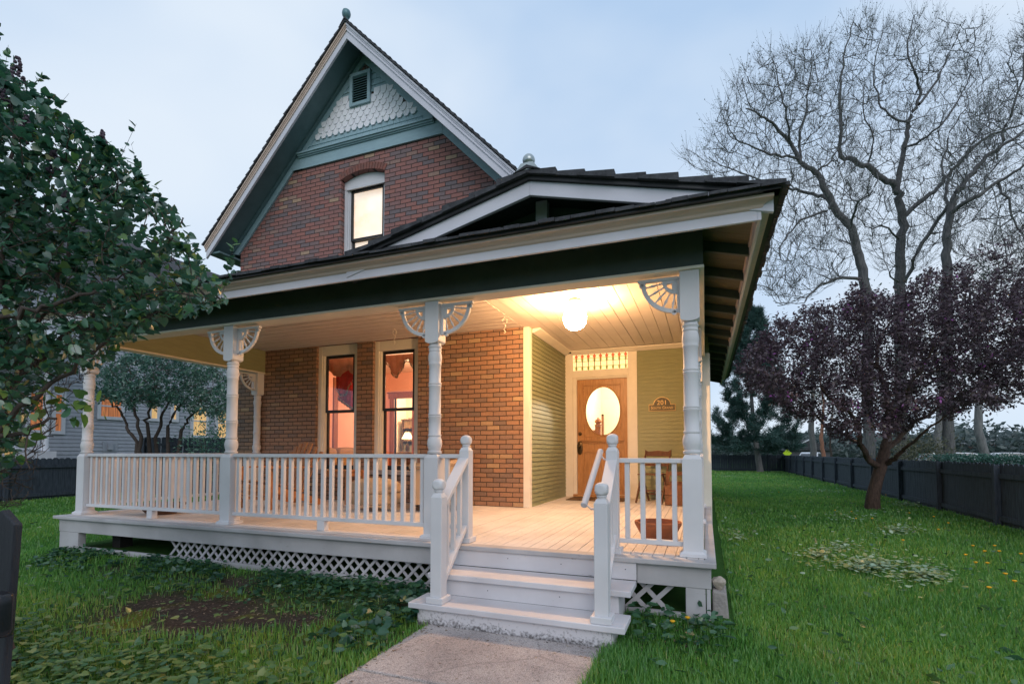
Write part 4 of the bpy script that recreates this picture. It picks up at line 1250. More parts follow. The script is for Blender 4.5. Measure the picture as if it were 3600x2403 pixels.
for i, (x_, y_, lab) in enumerate(((-4.23, 2.217, 'swing hook hanging from the ceiling left of the middle post'), (-2.47, 2.184, 'swing hook hanging from the ceiling near the globe light'))):
    t = thing('swing_hook', lab, 'hook', (x_, y_, 2.6), 'ceiling swing hooks')
    m = MB()
    pts = [(x_ + 0.035 * math.sin(a), y_, 2.55 - 0.035 * math.cos(a)) for a in np.linspace(0.4, 2 * math.pi - 0.3, 14)]
    m.tube([(x_, y_, 2.60), (x_, y_, 2.585)], 0.006, 6)
    m.tube(pts, 0.0045, 6)
    m.build('ring', M_TRIM, t, smooth=True)
    m = MB(); m.tube([(x_, y_, 2.51), (x_ + 0.014, y_, 2.485), (x_, y_, 2.46), (x_ - 0.013, y_, 2.435), (x_, y_, 2.415), (x_ + 0.016, y_, 2.398), (x_ + 0.002, y_, 2.382), (x_ - 0.014, y_, 2.396)], 0.0045, 6)
    m.build('chain_link', M_TRIM, t, smooth=True)

mt = MB(); mt.box(-2.14, 4.08, 0.002, -1.20, 4.70, 0.014)
tag(mt.build('door_mat', pm('coir_mat', (0.17, 0.10, 0.05), (0.09, 0.055, 0.03), 25, 0.95, 0.9), None, 0.004), 'dark brown mat lying in front of the oak door', 'door mat')

# adirondack chair (faces the street)
M_CEDAR = pm('cedar_wood', (0.46, 0.21, 0.085), (0.29, 0.12, 0.05), 5, 0.55, 0.15, stretch=(4, 4, 4))
def placed(t, mb, name, mat, T, bevel=0.0, smooth=False):
    mb.xf(T)
    return mb.build(name, mat, t, bevel, smooth)
t = thing('adirondack_chair', 'brown wooden slat chair with fan back behind the porch railing', 'chair', (-5.82, 1.7, 0))
T = rz_(R(-6), (-5.80, 1.66, 0))
m = MB()
for i in range(9):
    f = i / 8
    m.xf(Matrix.Identity(4)); y_ = -0.40 + f * 0.56; z_ = 0.375 - 0.16 * f
    m.add([(-0.27, y_ - 0.03, z_ + .008), (0.27, y_ - 0.03, z_ + .008), (0.27, y_ + 0.03, z_ - .008), (-0.27, y_ + 0.03, z_ - .008), (-0.27, y_ - 0.03, z_ + .028), (0.27, y_ - 0.03, z_ + .028), (0.27, y_ + 0.03, z_ + .012), (-0.27, y_ + 0.03, z_ + .012)],
          [(0, 3, 2, 1), (4, 5, 6, 7), (0, 1, 5, 4), (1, 2, 6, 5), (2, 3, 7, 6), (3, 0, 4, 7)])
for i in range(4):
    m.box(-0.27, -0.445, 0.30 - i * 0.055, 0.27, -0.43, 0.345 - i * 0.055)
placed(t, m, 'seat', M_CEDAR, T, 0.003)
m = MB()
for i in range(7):
    a = (i - 3) * 0.055
    h_ = 0.92 - 0.016 * (i - 3) ** 2
    p0 = (math.sin(a) * 0.2 + (i - 3) * 0.066, 0.16, 0.2); p1 = (math.sin(a) * 0.7 + (i - 3) * 0.072, 0.46, h_ + 0.02)
    m.bar(p0, p1, 0.068, 0.018, (0, -1, 0.4))
placed(t, m, 'backrest', M_CEDAR, T, 0.004)
m = MB(); m.bar((-0.30, 0.30, 0.62), (0.30, 0.30, 0.62), 0.02, 0.07); placed(t, m, 'back_brace', M_CEDAR, T)
for s_ in (-1, 1):
    m = MB(); m.prism([(s_ * 0.26, -0.50), (s_ * 0.40, -0.50), (s_ * 0.41, -0.30), (s_ * 0.37, 0.36), (s_ * 0.30, 0.36)], 'z', 0.565, 0.587); placed(t, m, 'arm', M_CEDAR, T, 0.004)
    m = MB(); m.box(s_ * 0.295 - 0.011, -0.46, 0.0, s_ * 0.295 + 0.011, -0.36, 0.564); placed(t, m, 'front_leg', M_CEDAR, T, 0.003)
    m = MB(); m.prism([(-0.44, 0.26), (-0.44, 0.36), (0.16, 0.19), (0.56, 0.06), (0.52, 0.0), (0.42, 0.0)], 'x', s_ * 0.278 - 0.011, s_ * 0.278 + 0.011); placed(t, m, 'rear_leg', M_CEDAR, T, 0.003)

# side table
t = thing('side_table', 'small square brown wooden table between the slat chair and the wicker footstool', 'table', (-5.25, 2.35, 0))
T = rz_(R(4), (-5.25, 2.38, 0))
m = MB(); m.box(-0.24, -0.24, 0.49, 0.24, 0.24, 0.515); placed(t, m, 'table_top', M_CEDAR, T, 0.004)
m = MB(); m.box(-0.21, -0.21, 0.42, 0.21, -0.19, 0.489); m.box(-0.21, 0.19, 0.42, 0.21, 0.21, 0.489); m.box(-0.21, -0.19, 0.42, -0.19, 0.19, 0.489); m.box(0.19, -0.19, 0.42, 0.21, 0.19, 0.489); placed(t, m, 'apron', M_CEDAR, T)
for sx_ in (-1, 1):
    for sy_ in (-1, 1):
        m = MB(); m.box(sx_ * 0.205 - 0.022, sy_ * 0.205 - 0.022, 0.0, sx_ * 0.205 + 0.022, sy_ * 0.205 + 0.022, 0.489); placed(t, m, 'leg', M_CEDAR, T, 0.003)

# wicker
def wicker_mat():
    m, tt, p = new_mat('woven_wicker')
    n, l = tt.nodes.new, tt.links.new
    c = n('ShaderNodeTexCoord')
    wa = n('ShaderNodeTexWave'); wa.bands_direction = 'Z'; wa.inputs['Scale'].default_value = 26; wa.inputs['Distortion'].default_value = 0.6; wa.inputs['Detail Scale'].default_value = 4
    wb = n('ShaderNodeTexWave'); wb.bands_direction = 'DIAGONAL'; wb.inputs['Scale'].default_value = 20; wb.inputs['Distortion'].default_value = 0.6
    l(c.outputs['Object'], wa.inputs['Vector']); l(c.outputs['Object'], wb.inputs['Vector'])
    q = n('ShaderNodeMath'); q.operation = 'MULTIPLY'; l(wa.outputs['Fac'], q.inputs[0]); l(wb.outputs['Fac'], q.inputs[1])
    r = n('ShaderNodeValToRGB'); r.color_ramp.elements[0].color = (0.30, 0.19, 0.11, 1); r.color_ramp.elements[1].color = (0.78, 0.58, 0.39, 1); r.color_ramp.elements[1].position = 0.5
    l(q.outputs[0], r.inputs['Fac']); l(r.outputs['Color'], p.inputs['Base Color'])
    bb = n('ShaderNodeBump'); bb.inputs['Strength'].default_value = 0.8; bb.inputs['Distance'].default_value = 0.01; l(q.outputs[0], bb.inputs['Height']); l(bb.outputs['Normal'], p.inputs['Normal'])
    p.inputs['Roughness'].default_value = 0.7
    return m
M_WICK = wicker_mat()
def soft_box(m, x0, y0, z0, x1, y1, z1, bulge_top=0.0, n=8, p=4.0):
    """rounded box: super-ellipse plan, domed top"""
    cx_, cy_ = (x0 + x1) / 2, (y0 + y1) / 2; hx, hy = (x1 - x0) / 2, (y1 - y0) / 2
    ring = []
    for i in range(32):
        a = 2 * math.pi * i / 32
        c_, s_ = math.cos(a), math.sin(a)
        ring.append((abs(c_) ** (2 / p) * (1 if c_ >= 0 else -1), abs(s_) ** (2 / p) * (1 if s_ >= 0 else -1)))
    lv = [(0.94, z0), (1.0, z0 + 0.02), (1.0, z1 - 0.05), (0.985, z1 - 0.02), (0.94, z1)] + [(0.94 * math.cos(u), z1 + bulge_top * math.sin(u)) for u in np.linspace(0.25, math.pi / 2 - 0.02, 6)]
    vs = []; fs = []
    for s0, zz in lv:
        for a, b in ring: vs.append((cx_ + a * hx * s0, cy_ + b * hy * s0, zz))
    K = 32
    for i in range(len(lv) - 1):
        for j in range(K): fs.append((i * K + j, i * K + (j + 1) % K, (i + 1) * K + (j + 1) % K, (i + 1) * K + j))
    fs.append(tuple(range(K - 1, -1, -1))); fs.append(tuple((len(lv) - 1) * K + j for j in range(K)))
    return m.add(vs, fs)
t = thing('wicker_footstool', 'low woven wicker footstool with a padded domed top behind the railing', 'footstool', (-4.2, 1.85, 0))
T = rz_(R(-20), (-4.24, 1.80, 0))
m = MB(); soft_box(m, -0.37, -0.28, 0.24, 0.37, 0.28, 0.33, 0.11); placed(t, m, 'cushion_top', M_WICK, T, 0, True)
m = MB(); soft_box(m, -0.355, -0.265, 0.09, 0.355, 0.265, 0.238, 0.0, p=7); smooth_angle(placed(t, m, 'woven_skirt', M_WICK, T), 40)
for sx_ in (-1, 1):
    for sy_ in (-1, 1):
        m = MB(); m.tube([(sx_ * 0.31, sy_ * 0.22, 0.1), (sx_ * 0.325, sy_ * 0.235, 0.0)], [0.02, 0.018], 8); placed(t, m, 'leg', M_WICK, T, 0, True)
m = MB()
for sy_ in (-1, 1): m.tube([(-0.32, sy_ * 0.235, 0.03), (-0.27, sy_ * 0.24, 0.085), (0.0, sy_ * 0.245, 0.09), (0.27, sy_ * 0.24, 0.085), (0.32, sy_ * 0.235, 0.03)], 0.008, 6)
placed(t, m, 'cane_arch', M_WICK, T, 0, True)

t = thing('wicker_armchair', 'woven wicker armchair with a dark red cushion behind the middle post', 'armchair', (-3.48, 2.20, 0))
T = rz_(R(-62), (-3.48, 2.20, 0))
m = MB(); soft_box(m, -0.30, -0.36, 0.10, 0.30, 0.28, 0.36, 0.02, p=7); smooth_angle(placed(t, m, 'seat_base', M_WICK, T), 40)
m = MB()
rows = []
pts = [(-0.40, -0.34), (-0.42, 0.0), (-0.38, 0.24), (-0.22, 0.36), (0.0, 0.40), (0.22, 0.36), (0.38, 0.24), (0.42, 0.0), (0.40, -0.34)]
hts = [0.60, 0.60, 0.66, 0.80, 0.86, 0.80, 0.66, 0.60, 0.60]
K = len(pts)
vs = []; fs = []
for lvl in range(7):
    f = lvl / 6
    for (a, b), h_ in zip(pts, hts): 
        o_ = 1.0 + 0.10 * f * f
        vs.append((a * o_, b * o_ if b > 0 else b, 0.10 + (h_ - 0.10) * f))
for lvl in range(7):
    f = 1 - lvl / 6
    for (a, b), h_ in zip(pts, hts):
        o_ = 0.86 + 0.10 * f * f
        vs.append((a * o_, b * o_ if b > 0 else b + 0.03, 0.10 + (h_ - 0.12) * f))
for lvl in range(13):
    for j in range(K - 1): fs.append((lvl * K + j, lvl * K + j + 1, (lvl + 1) * K + j + 1, (lvl + 1) * K + j))
for j in (0, K - 1):
    for lvl in range(6): fs.append((lvl * K + j, (lvl + 1) * K + j, (12 - lvl) * K + j, (13 - lvl) * K + j))
m.add(vs, fs)
smooth_angle(placed(t, m, 'woven_back_and_arms', M_WICK, T), 60)
m = MB()
m.tube([(a * 1.08, b * 1.08, h_ + 0.0) for (a, b), h_ in zip(pts, hts)], 0.034, 8); placed(t, m, 'rolled_rim', M_WICK, T, 0, True)
m = MB(); soft_box(m, -0.28, -0.33, 0.37, 0.28, 0.26, 0.44, 0.04); placed(t, m, 'cushion', pm('red_cushion', (0.22, 0.022, 0.03), (0.15, 0.015, 0.02), 9, 0.85, 0.2), T, 0, True)
for a, b in ((-0.33, -0.31), (0.33, -0.31), (-0.27, 0.26), (0.27, 0.26)):
    m = MB(); m.tube([(a, b, 0.12), (a * 1.04, b * 1.04, 0.0)], [0.024, 0.02], 8); placed(t, m, 'leg', M_WICK, T, 0, True)

# bowls
M_TERRA = pm('terracotta', (0.36, 0.135, 0.065), (0.27, 0.10, 0.05), 7, 0.8, 0.2)
def bowl(name, label, c, r, h_, mat, wall=0.022):
    m = MB(); m.lathe([(r * 0.62, 0.001), (r * 0.70, h_ * 0.15), (r * 0.93, h_ * 0.7), (r, h_ * 0.86), (r, h_), (r - wall, h_), (r - wall * 1.3, h_ * 0.8), (r * 0.6, h_ * 0.22), (0.001, h_ * 0.18)], c, 36)
    return tag(smooth_angle(m.build(name, mat), 35), label, 'bowl')
bowl('terracotta_bowl', 'wide empty terracotta bowl on the deck right of the steps', (-0.385, 0.70, 0.002), 0.205, 0.165, M_TERRA)
bowl('planter_bowl', 'low dark planter bowl on the deck at the left end of the porch', (-6.52, 0.44, 0.002), 0.26, 0.13, pm('dark_clay', (0.16, 0.085, 0.05), (0.10, 0.055, 0.035), 7, 0.8, 0.2))

# folding chair and crate
M_DARKW = pm('dark_stained_wood', (0.13, 0.055, 0.025), (0.08, 0.032, 0.016), 7, 0.45, 0.1, stretch=(5, 5, 1))
t = thing('folding_chair', 'dark wooden folding chair against the olive siding by the oak door', 'chair', (-0.72, 4.2, 0))
T = rz_(R(-14), (-0.74, 4.22, 0))
for s_ in (-1, 1):
    m = MB(); m.bar((s_ * 0.20, -0.26, 0.0), (s_ * 0.20, 0.22, 0.80), 0.022, 0.036, (0, 1, 0)); placed(t, m, 'long_leg', M_DARKW, T, 0.003)
    m = MB(); m.bar((s_ * 0.17, 0.24, 0.0), (s_ * 0.17, -0.10, 0.46), 0.022, 0.034, (0, 1, 0)); placed(t, m, 'short_leg', M_DARKW, T, 0.003)
m = MB()
for i in range(6): m.box(-0.195, -0.20 + i * 0.062, 0.435, 0.195, -0.146 + i * 0.062, 0.452)
placed(t, m, 'seat', M_DARKW, T, 0.002)
m = MB(); m.prism([(-0.215, 0.725), (0.215, 0.725), (0.215, 0.83), (0.16, 0.80), (0.0, 0.815), (-0.16, 0.80), (-0.215, 0.83)], 'y', 0.20, 0.222); m.box(-0.2, 0.09, 0.57, 0.2, 0.108, 0.61); placed(t, m, 'backrest', M_DARKW, T, 0.003)
m = MB(); m.bar((-0.2, -0.15, 0.19), (0.2, -0.15, 0.19), 0.018, 0.025); m.bar((-0.17, 0.16, 0.12), (0.17, 0.16, 0.12), 0.018, 0.025); placed(t, m, 'stretcher', M_DARKW, T)

t = thing('wooden_crate', 'weathered brown wooden crate with raised back behind the right corner post', 'crate', (-0.37, 3.9, 0))
M_CRATE = pm('weathered_crate_wood', (0.22, 0.10, 0.05), (0.14, 0.065, 0.035), 6, 0.8, 0.3, stretch=(6, 6, 1))
m = MB()
for i in range(2):
    z_ = 0.01 + i * 0.148
    m.box(-0.545, 3.76, z_, -0.215, 3.776, z_ + 0.142); m.box(-0.545, 3.777, z_, -0.53, 4.12, z_ + 0.142); m.box(-0.23, 3.777, z_, -0.215, 4.12, z_ + 0.142)
m.box(-0.53, 4.104, 0.01, -0.23, 4.12, 0.30)
m.build('box', M_CRATE, t, 0.003)
m = MB(); m.box(-0.548, 4.121, 0.0, -0.212, 4.14, 0.34); m.box(-0.548, 4.121, 0.341, -0.50, 4.14, 0.43); m.box(-0.26, 4.121, 0.341, -0.212, 4.14, 0.43); m.box(-0.548, 4.121, 0.431, -0.212, 4.142, 0.49); m.build('raised_back', M_CRATE, t, 0.003)

# stone pier at the porch corner, and the rock lying on it
m = MB(); m.add([(0.058, -0.05, -0.6), (0.185, -0.05, -0.6), (0.19, 0.33, -0.6), (0.058, 0.33, -0.6), (0.058, -0.03, -0.222), (0.155, -0.03, -0.245), (0.16, 0.3, -0.245), (0.058, 0.3, -0.222)],
                [(0, 3, 2, 1), (4, 5, 6, 7), (0, 1, 5, 4), (1, 2, 6, 5), (2, 3, 7, 6), (3, 0, 4, 7)])
tag(m.build('stone_block', pm('rough_sandstone', (0.34, 0.31, 0.29), (0.22, 0.20, 0.19), 9, 0.9, 0.8), None, 0.015), 'upright grey stone block against the right corner of the porch', 'stone block')
m = MB(); m.ball((0, 0, 0), 0.055, 14, 10, 0.8)
for i in range(len(m.v)):
    X, Yq, Z = m.v[i]
    k = 1 + 0.22 * math.sin(X * 70 + 1) * math.cos(Yq * 60) + 0.12 * math.sin(Z * 90)
    m.v[i] = (X * k + 0.105, Yq * k + 0.06, Z * k - 0.185)
tag(smooth_angle(m.build('rock', pm('pale_rock', (0.46, 0.40, 0.33), (0.28, 0.24, 0.20), 14, 0.9, 0.7)), 30), 'fist sized pale rock lying on top of the grey stone block', 'rock')

# ================================================================== INSIDE THE LIT ROOMS
def point(name, loc, power, col, rad):
    l_ = bpy.data.lights.new(name, 'POINT'); l_.energy = power; l_.color = col; l_.shadow_soft_size = rad
    o = bpy.data.objects.new(name, l_); COL.objects.link(o); o.location = loc
    return o
point('parlour_lamp', (-5.1, 4.9, 2.2), 190, (1.0, 0.62, 0.36), 0.12)
point('study_lamp', (-6.2, 7.3, 2.3), 130, (1.0, 0.78, 0.48), 0.12)
point('hall_lamp', (-1.2, 6.6, 2.3), 125, (1.0, 0.86, 0.62), 0.10)
# table lamp seen through the right window
SH = on(*T8(1255, 1245), 1, 7.2)
t = thing('table_lamp', 'lit table lamp with a white cone shade seen through the right porch window', 'lamp', (SH[0], 7.2, 0.75))
m = MB(); m.lathe([(0.06, 0.075), (0.15, -0.09)], tuple(SH), 24, cap=False); m.build('lamp_shade', emit_mat('lit_lamp_shade', (1.0, 0.80, 0.50), 2.2), t, smooth=True)
m = MB(); m.lathe([(0.012, -0.11), (0.012, -0.2), (0.05, -0.26), (0.06, -0.34), (0.04, -0.42), (0.07, -0.45), (0.07, -0.47)], tuple(SH), 16); m.build('lamp_base', M_BRASS, t, smooth=True)
# low cabinet and bookcase
M_BOOK = pm('dark_bookcase_wood', (0.16, 0.085, 0.04), (0.10, 0.05, 0.025), 6, 0.5, 0.1)
m = MB(); m.box(SH[0] - 0.25, 7.05, 0.0, SH[0] + 0.4, 7.4, SH[2] - 0.471)
tag(m.build('lamp_table', M_BOOK, None, 0.005), 'dark low table under the lit lamp in the back room', 'table')
BL_ = on(*T8(1185, 1060), 1, 7.5)
t = thing('bookcase', 'dark bookcase with rows of books behind the lit table lamp', 'bookcase', (BL_[0] + 0.4, 7.6, 0))
m = MB()
bx0, bx1, bzt = BL_[0], BL_[0] + 0.85, BL_[2]
m.box(bx0, 7.50, 0, bx0 + 0.03, 7.80, bzt); m.box(bx1 - 0.03, 7.50, 0, bx1, 7.80, bzt); m.box(bx0 + 0.03, 7.78, 0, bx1 - 0.03, 7.80, bzt); m.box(bx0 - 0.02, 7.48, bzt, bx1 + 0.02, 7.80, bzt + 0.03)
for k in range(5): m.box(bx0 + 0.03, 7.51, 0.05 + k * 0.34, bx1 - 0.03, 7.779, 0.075 + k * 0.34)
m.build('case', M_BOOK, t)
cols = [(0.5, 0.4, 0.26), (0.25, 0.08, 0.05), (0.12, 0.14, 0.12), (0.55, 0.5, 0.4), (0.2, 0.12, 0.07)]
for k in range(5):
    m = MB(); x_ = bx0 + 0.04
    while x_ < bx1 - 0.08:
        wd = random.uniform(0.02, 0.045); m.box(x_, 7.53, 0.0755 + k * 0.34, x_ + wd - 0.002, 7.70, 0.0755 + k * 0.34 + random.uniform(0.18, 0.27)); x_ += wd
    m.build('book_row', pm('books_%s' % 'abcde'[k], cols[k], cols[(k + 1) % 5], 30, 0.7, 0, stretch=(3, 0.1, 0.1)), t)
# sofa below the left window
t = thing('sofa', 'tan sofa back seen through the left porch window', 'sofa', (-6.9, 4.4, 0))
M_SOFA = pm('tan_upholstery', (0.34, 0.22, 0.09), (0.26, 0.17, 0.07), 8, 0.9, 0.2)
m = MB(); soft_box(m, -7.62, 3.95, 0.0, -6.8, 5.6, 0.42, 0.03, p=8); m.build('seat', M_SOFA, t, smooth=True)
for y_ in (4.05, 4.85):
    m = MB(); soft_box(m, -7.64, y_, 0.42, -7.36, y_ + 0.74, 0.84, 0.06, p=6); m.build('back_cushion', M_SOFA, t, smooth=True)
t = thing('dining_chair', 'dark chair back in front of the lit lamp inside', 'chair', (-7.0, 6.85, 0))
q = on(*T8(1225, 1480), 1, 6.95)
m = MB(); soft_box(m, q[0] - 0.35, 6.92, 0.35, q[0] + 0.35, 7.0, q[2] + 0.0, 0.06, p=5); m.build('backrest', M_BOOK, t, smooth=True)
m = MB(); soft_box(m, q[0] - 0.35, 6.72, 0.30, q[0] + 0.35, 6.92, 0.45, 0.02, p=5); m.build('seat', M_BOOK, t, smooth=True)
for a in (-0.3, 0.3):
    for b in (6.76, 6.96):
        m = MB(); m.box(q[0] + a - 0.02, b - 0.02, 0, q[0] + a + 0.02, b + 0.02, 0.34); m.build('leg', M_BOOK, t)
# open door leaf with a white knob
q0, q1 = on(*T8(1318, 900), 1, 6.45), on(*T8(1400, 900), 1, 6.45)
m = MB(); m.box(q0[0], 6.43, 0.01, q0[0] + 0.42, 6.47, dzt - 0.02)
o = m.build('inner_door', M_WOOD, house, 0.003)
m = MB(); kq = on(*T8(1352, 1382), 1, 6.40); m.ball(tuple(kq), 0.035, 12, 8); m.build('knob', M_WHITE, o, smooth=True)
# valances
M_VAL = pm('red_velvet', (0.62, 0.035, 0.045), (0.36, 0.02, 0.028), 9, 0.8, 0.2)
M_SHEER = pm('salmon_sheer', (0.62, 0.30, 0.19), (0.5, 0.22, 0.14), 6, 0.8, 0.1)
M_TASS = pm('dark_tassel', (0.07, 0.035, 0.025), (0.55, 0.42, 0.28), 30, 0.8)
def valance(t, x0, x1, y_, ztop, drops, mat, tassel=True, ny=1):
    n = 44; vs = []; fs = []; low = []
    for i in range(n + 1):
        f = i / n; x_ = x0 + (x1 - x0) * f
        zl = ztop - drops(f); w_ = 0.03 * math.sin(f * 34)
        low.append((x_, y_ + w_ * 0.8, zl))
        vs += [(x_, y_, ztop), (x_, y_ + w_ * 0.6, (ztop + zl) / 2), (x_, y_ + w_ * 0.8, zl)]
    for i in range(n):
        a = 3 * i; fs += [(a, a + 3, a + 4, a + 1), (a + 1, a + 4, a + 5, a + 2)]
    m = MB(); m.add(vs, fs); o = m.build('fabric', mat, t, smooth=True); sm = o.modifiers.new('solid', 'SOLIDIFY'); sm.thickness = 0.006
    if tassel:
        m = MB()
        for i in range(0, n + 1):
            x_, yy, zl = low[i]
            m.lathe([(0.004, 0.004), (0.010, -0.008), (0.006, -0.014), (0.014, -0.045), (0.001, -0.047)], (x_, yy - 0.004, zl), 6)
        m.build('tassel_fringe', M_TASS, t, smooth=True)
ty_ = 3.22
a = on(*T8(300, 380), 1, ty_); b = on(*T8(640, 400), 1, ty_)
t = thing('window_valance', 'swagged red velvet valance with tassels in the left porch window', 'valance', ((a[0] + b[0]) / 2, ty_, 2.4), 'window valances')
valance(t, a[0] + 0.02, a[0] + 1.0, 3.14, 2.44, lambda f: 0.20 + 0.12 * abs(math.sin(f * 7.5)), M_SHEER, False)
valance(t, a[0] + 0.10, a[0] + 1.0, 3.24, 2.40, lambda f: 0.16 + 0.42 * abs(math.sin(f * 4.4 + 0.9)) ** 1.3, M_VAL)
valance(t, a[0] + 0.10, a[0] + 0.42, 3.30, 2.2, lambda f: 0.42 + 0.2 * f, M_VAL)
a = on(*T8(985, 320), 1, ty_)
t = thing('window_valance', 'salmon scalloped valance with dark tassels in the right porch window', 'valance', (a[0] + 0.4, ty_, 2.4), 'window valances')
valance(t, a[0] - 0.06, a[0] + 0.62, 3.2, 2.44, lambda f: 0.22 + 0.13 * math.cos((f - 0.42) * 9.5), M_SHEER)
# picture and newel in the hall
p0 = on(1950 + 320 / 2.412, 1150 + 740 / 2.412, 1, 7.98)
p1 = on(1950 + 405 / 2.412, 1150 + 900 / 2.412, 1, 7.98)
t = thing('framed_picture', 'dark framed picture on the hall wall seen through the oval door glass', 'picture', ((p0[0] + p1[0]) / 2, 7.98, 1.4))
m = MB(); zt_, zb_ = p0[2], p0[2] - 0.62
xa, xb2_ = max(p0[0] - 0.18, -2.27), p1[0]
frame4(m, xa, xb2_, zb_, zt_, 0.035, 7.95, 7.998); m.build('frame', M_WOOD, t)
m = MB(); m.box(xa + 0.035, 7.975, zb_ + 0.035, xb2_ - 0.035, 7.99, zt_ - 0.035); m.build('print', pm('pale_print', (0.7, 0.6, 0.42), (0.42, 0.30, 0.18), 3, 0.6), t)
q = on(1950 + 368 / 2.412, 1150 + 800 / 2.412, 1, 6.4)
m = MB(); m.box(q[0] - 0.055, 6.35, 0, q[0] + 0.055, 6.46, q[2] - 0.09); m.lathe([(0.075, -0.085), (0.075, -0.06), (0.04, -0.045), (0.075, 0.0), (0.06, 0.04), (0.02, 0.07), (0.012, 0.09)], (q[0], 6.405, q[2]), 16)
nw = hp(m, 'stair_newel', M_WOOD)
m = MB(); m.box(q[0] - 0.16, 6.40, 0.0, q[0] - 0.06, 6.44, q[2] - 0.22); m.box(q[0] - 0.2, 6.38, q[2] - 0.22, q[0] - 0.056, 6.46, q[2] - 0.17)
m.build('bannister', M_WOOD, nw)
# ================================================================== GROUND AND PATH
def ground_at(u, v, z=GND):
    return on(u, v, 2, z)
T6 = lambda x, y: (x / 1.62, 1750 + y / 1.62)
C8 = lambda x, y: (2400 + x / 1.568, 1100 + y / 1.568)
def npmesh(name, V, Fs, mat, parent=None, tone=None, smooth=False):
    """mesh straight from arrays; Fs = list of (m,k) index arrays"""
    me = bpy.data.meshes.new(name)
    V = np.ascontiguousarray(V, dtype=np.float32)
    me.vertices.add(len(V)); me.vertices.foreach_set('co', V.ravel())
    tot = sum(f.size for f in Fs); npol = sum(len(f) for f in Fs)
    me.loops.add(tot); me.polygons.add(npol)
    me.loops.foreach_set('vertex_index', np.concatenate([f.ravel() for f in Fs]).astype(np.int32))
    lens = np.concatenate([np.full(len(f), f.shape[1], np.int32) for f in Fs])
    st = np.zeros(npol, np.int32); st[1:] = np.cumsum(lens)[:-1]
    me.polygons.foreach_set('loop_start', st)
    try: me.polygons.foreach_set('loop_total', lens)
    except Exception: pass
    if tone is not None:
        a = me.attributes.new('tone', 'FLOAT', 'POINT'); a.data.foreach_set('value', np.asarray(tone, np.float32))
    if smooth: me.polygons.foreach_set('use_smooth', np.ones(npol, bool))
    me.update(calc_edges=True); me.validate()
    me.materials.append(mat)
    o = bpy.data.objects.new(name, me); COL.objects.link(o)
    return put(o, parent)
def vnoise(x, y, s, seed=0):
    x, y = np.asarray(x) * s + seed * 1.7, np.asarray(y) * s - seed * 2.3
    v = np.sin(x * 1.3 + 1.1 * np.sin(y * 0.9 + seed)) + np.sin(y * 1.7 + 1.3 * np.sin(x * 1.1)) + 0.6 * np.sin(x * 3.1 + y * 2.3) + 0.5 * np.sin(y * 4.1 - x * 2.7 + seed)
    return v / 3.1
# soil bed in front of the lattice
SB = ground_at(*T6(1230, 640))
def soil_amt(x, y):
    n = vnoise(x, y, 2.2, 3) * 0.45 + vnoise(x, y, 6.0, 5) * 0.2
    d = np.sqrt(((np.asarray(x) - SB[0]) / 1.35) ** 2 + ((np.asarray(y) - SB[1]) / 0.62) ** 2)
    a = np.clip(1.45 - d + n, 0, 1)
    e = np.clip(1.0 - np.abs(np.asarray(y) + 0.45) / 0.35, 0, 1) * (np.asarray(x) > -6.2) * (np.asarray(x) < -1.9) * (0.7 + n)
    return np.clip(np.maximum(a, e), 0, 1)
gx = np.concatenate([[-900, -400, -200, -110, -70, -45, -30, -24, -20], np.arange(-17, 8.01, 0.16), [9, 11, 14, 18, 24, 32, 45, 70, 110, 200, 400, 900]])
gy = np.concatenate([[-300, -120, -50, -25, -14, -9], np.arange(-6.5, 8.01, 0.16), np.arange(8.5, 36, 0.8), [40, 46, 54, 65, 80, 110, 160, 250, 420, 900]])
GX_, GY_ = np.meshgrid(gx, gy)
GZ_ = gz(GX_, GY_)
far = sstep(34.5, 40, GY_) + sstep(5.4, 9, GX_) * (GY_ > -5)
GZ_ = GZ_ - 0.42 * np.clip(far, 0, 1)
nx_, ny_ = len(gx), len(gy)
idx = np.arange(nx_ * ny_).reshape(ny_, nx_)
Fq = np.stack([idx[:-1, :-1], idx[:-1, 1:], idx[1:, 1:], idx[1:, :-1]], -1).reshape(-1, 4)
soil = soil_amt(GX_.ravel(), GY_.ravel())
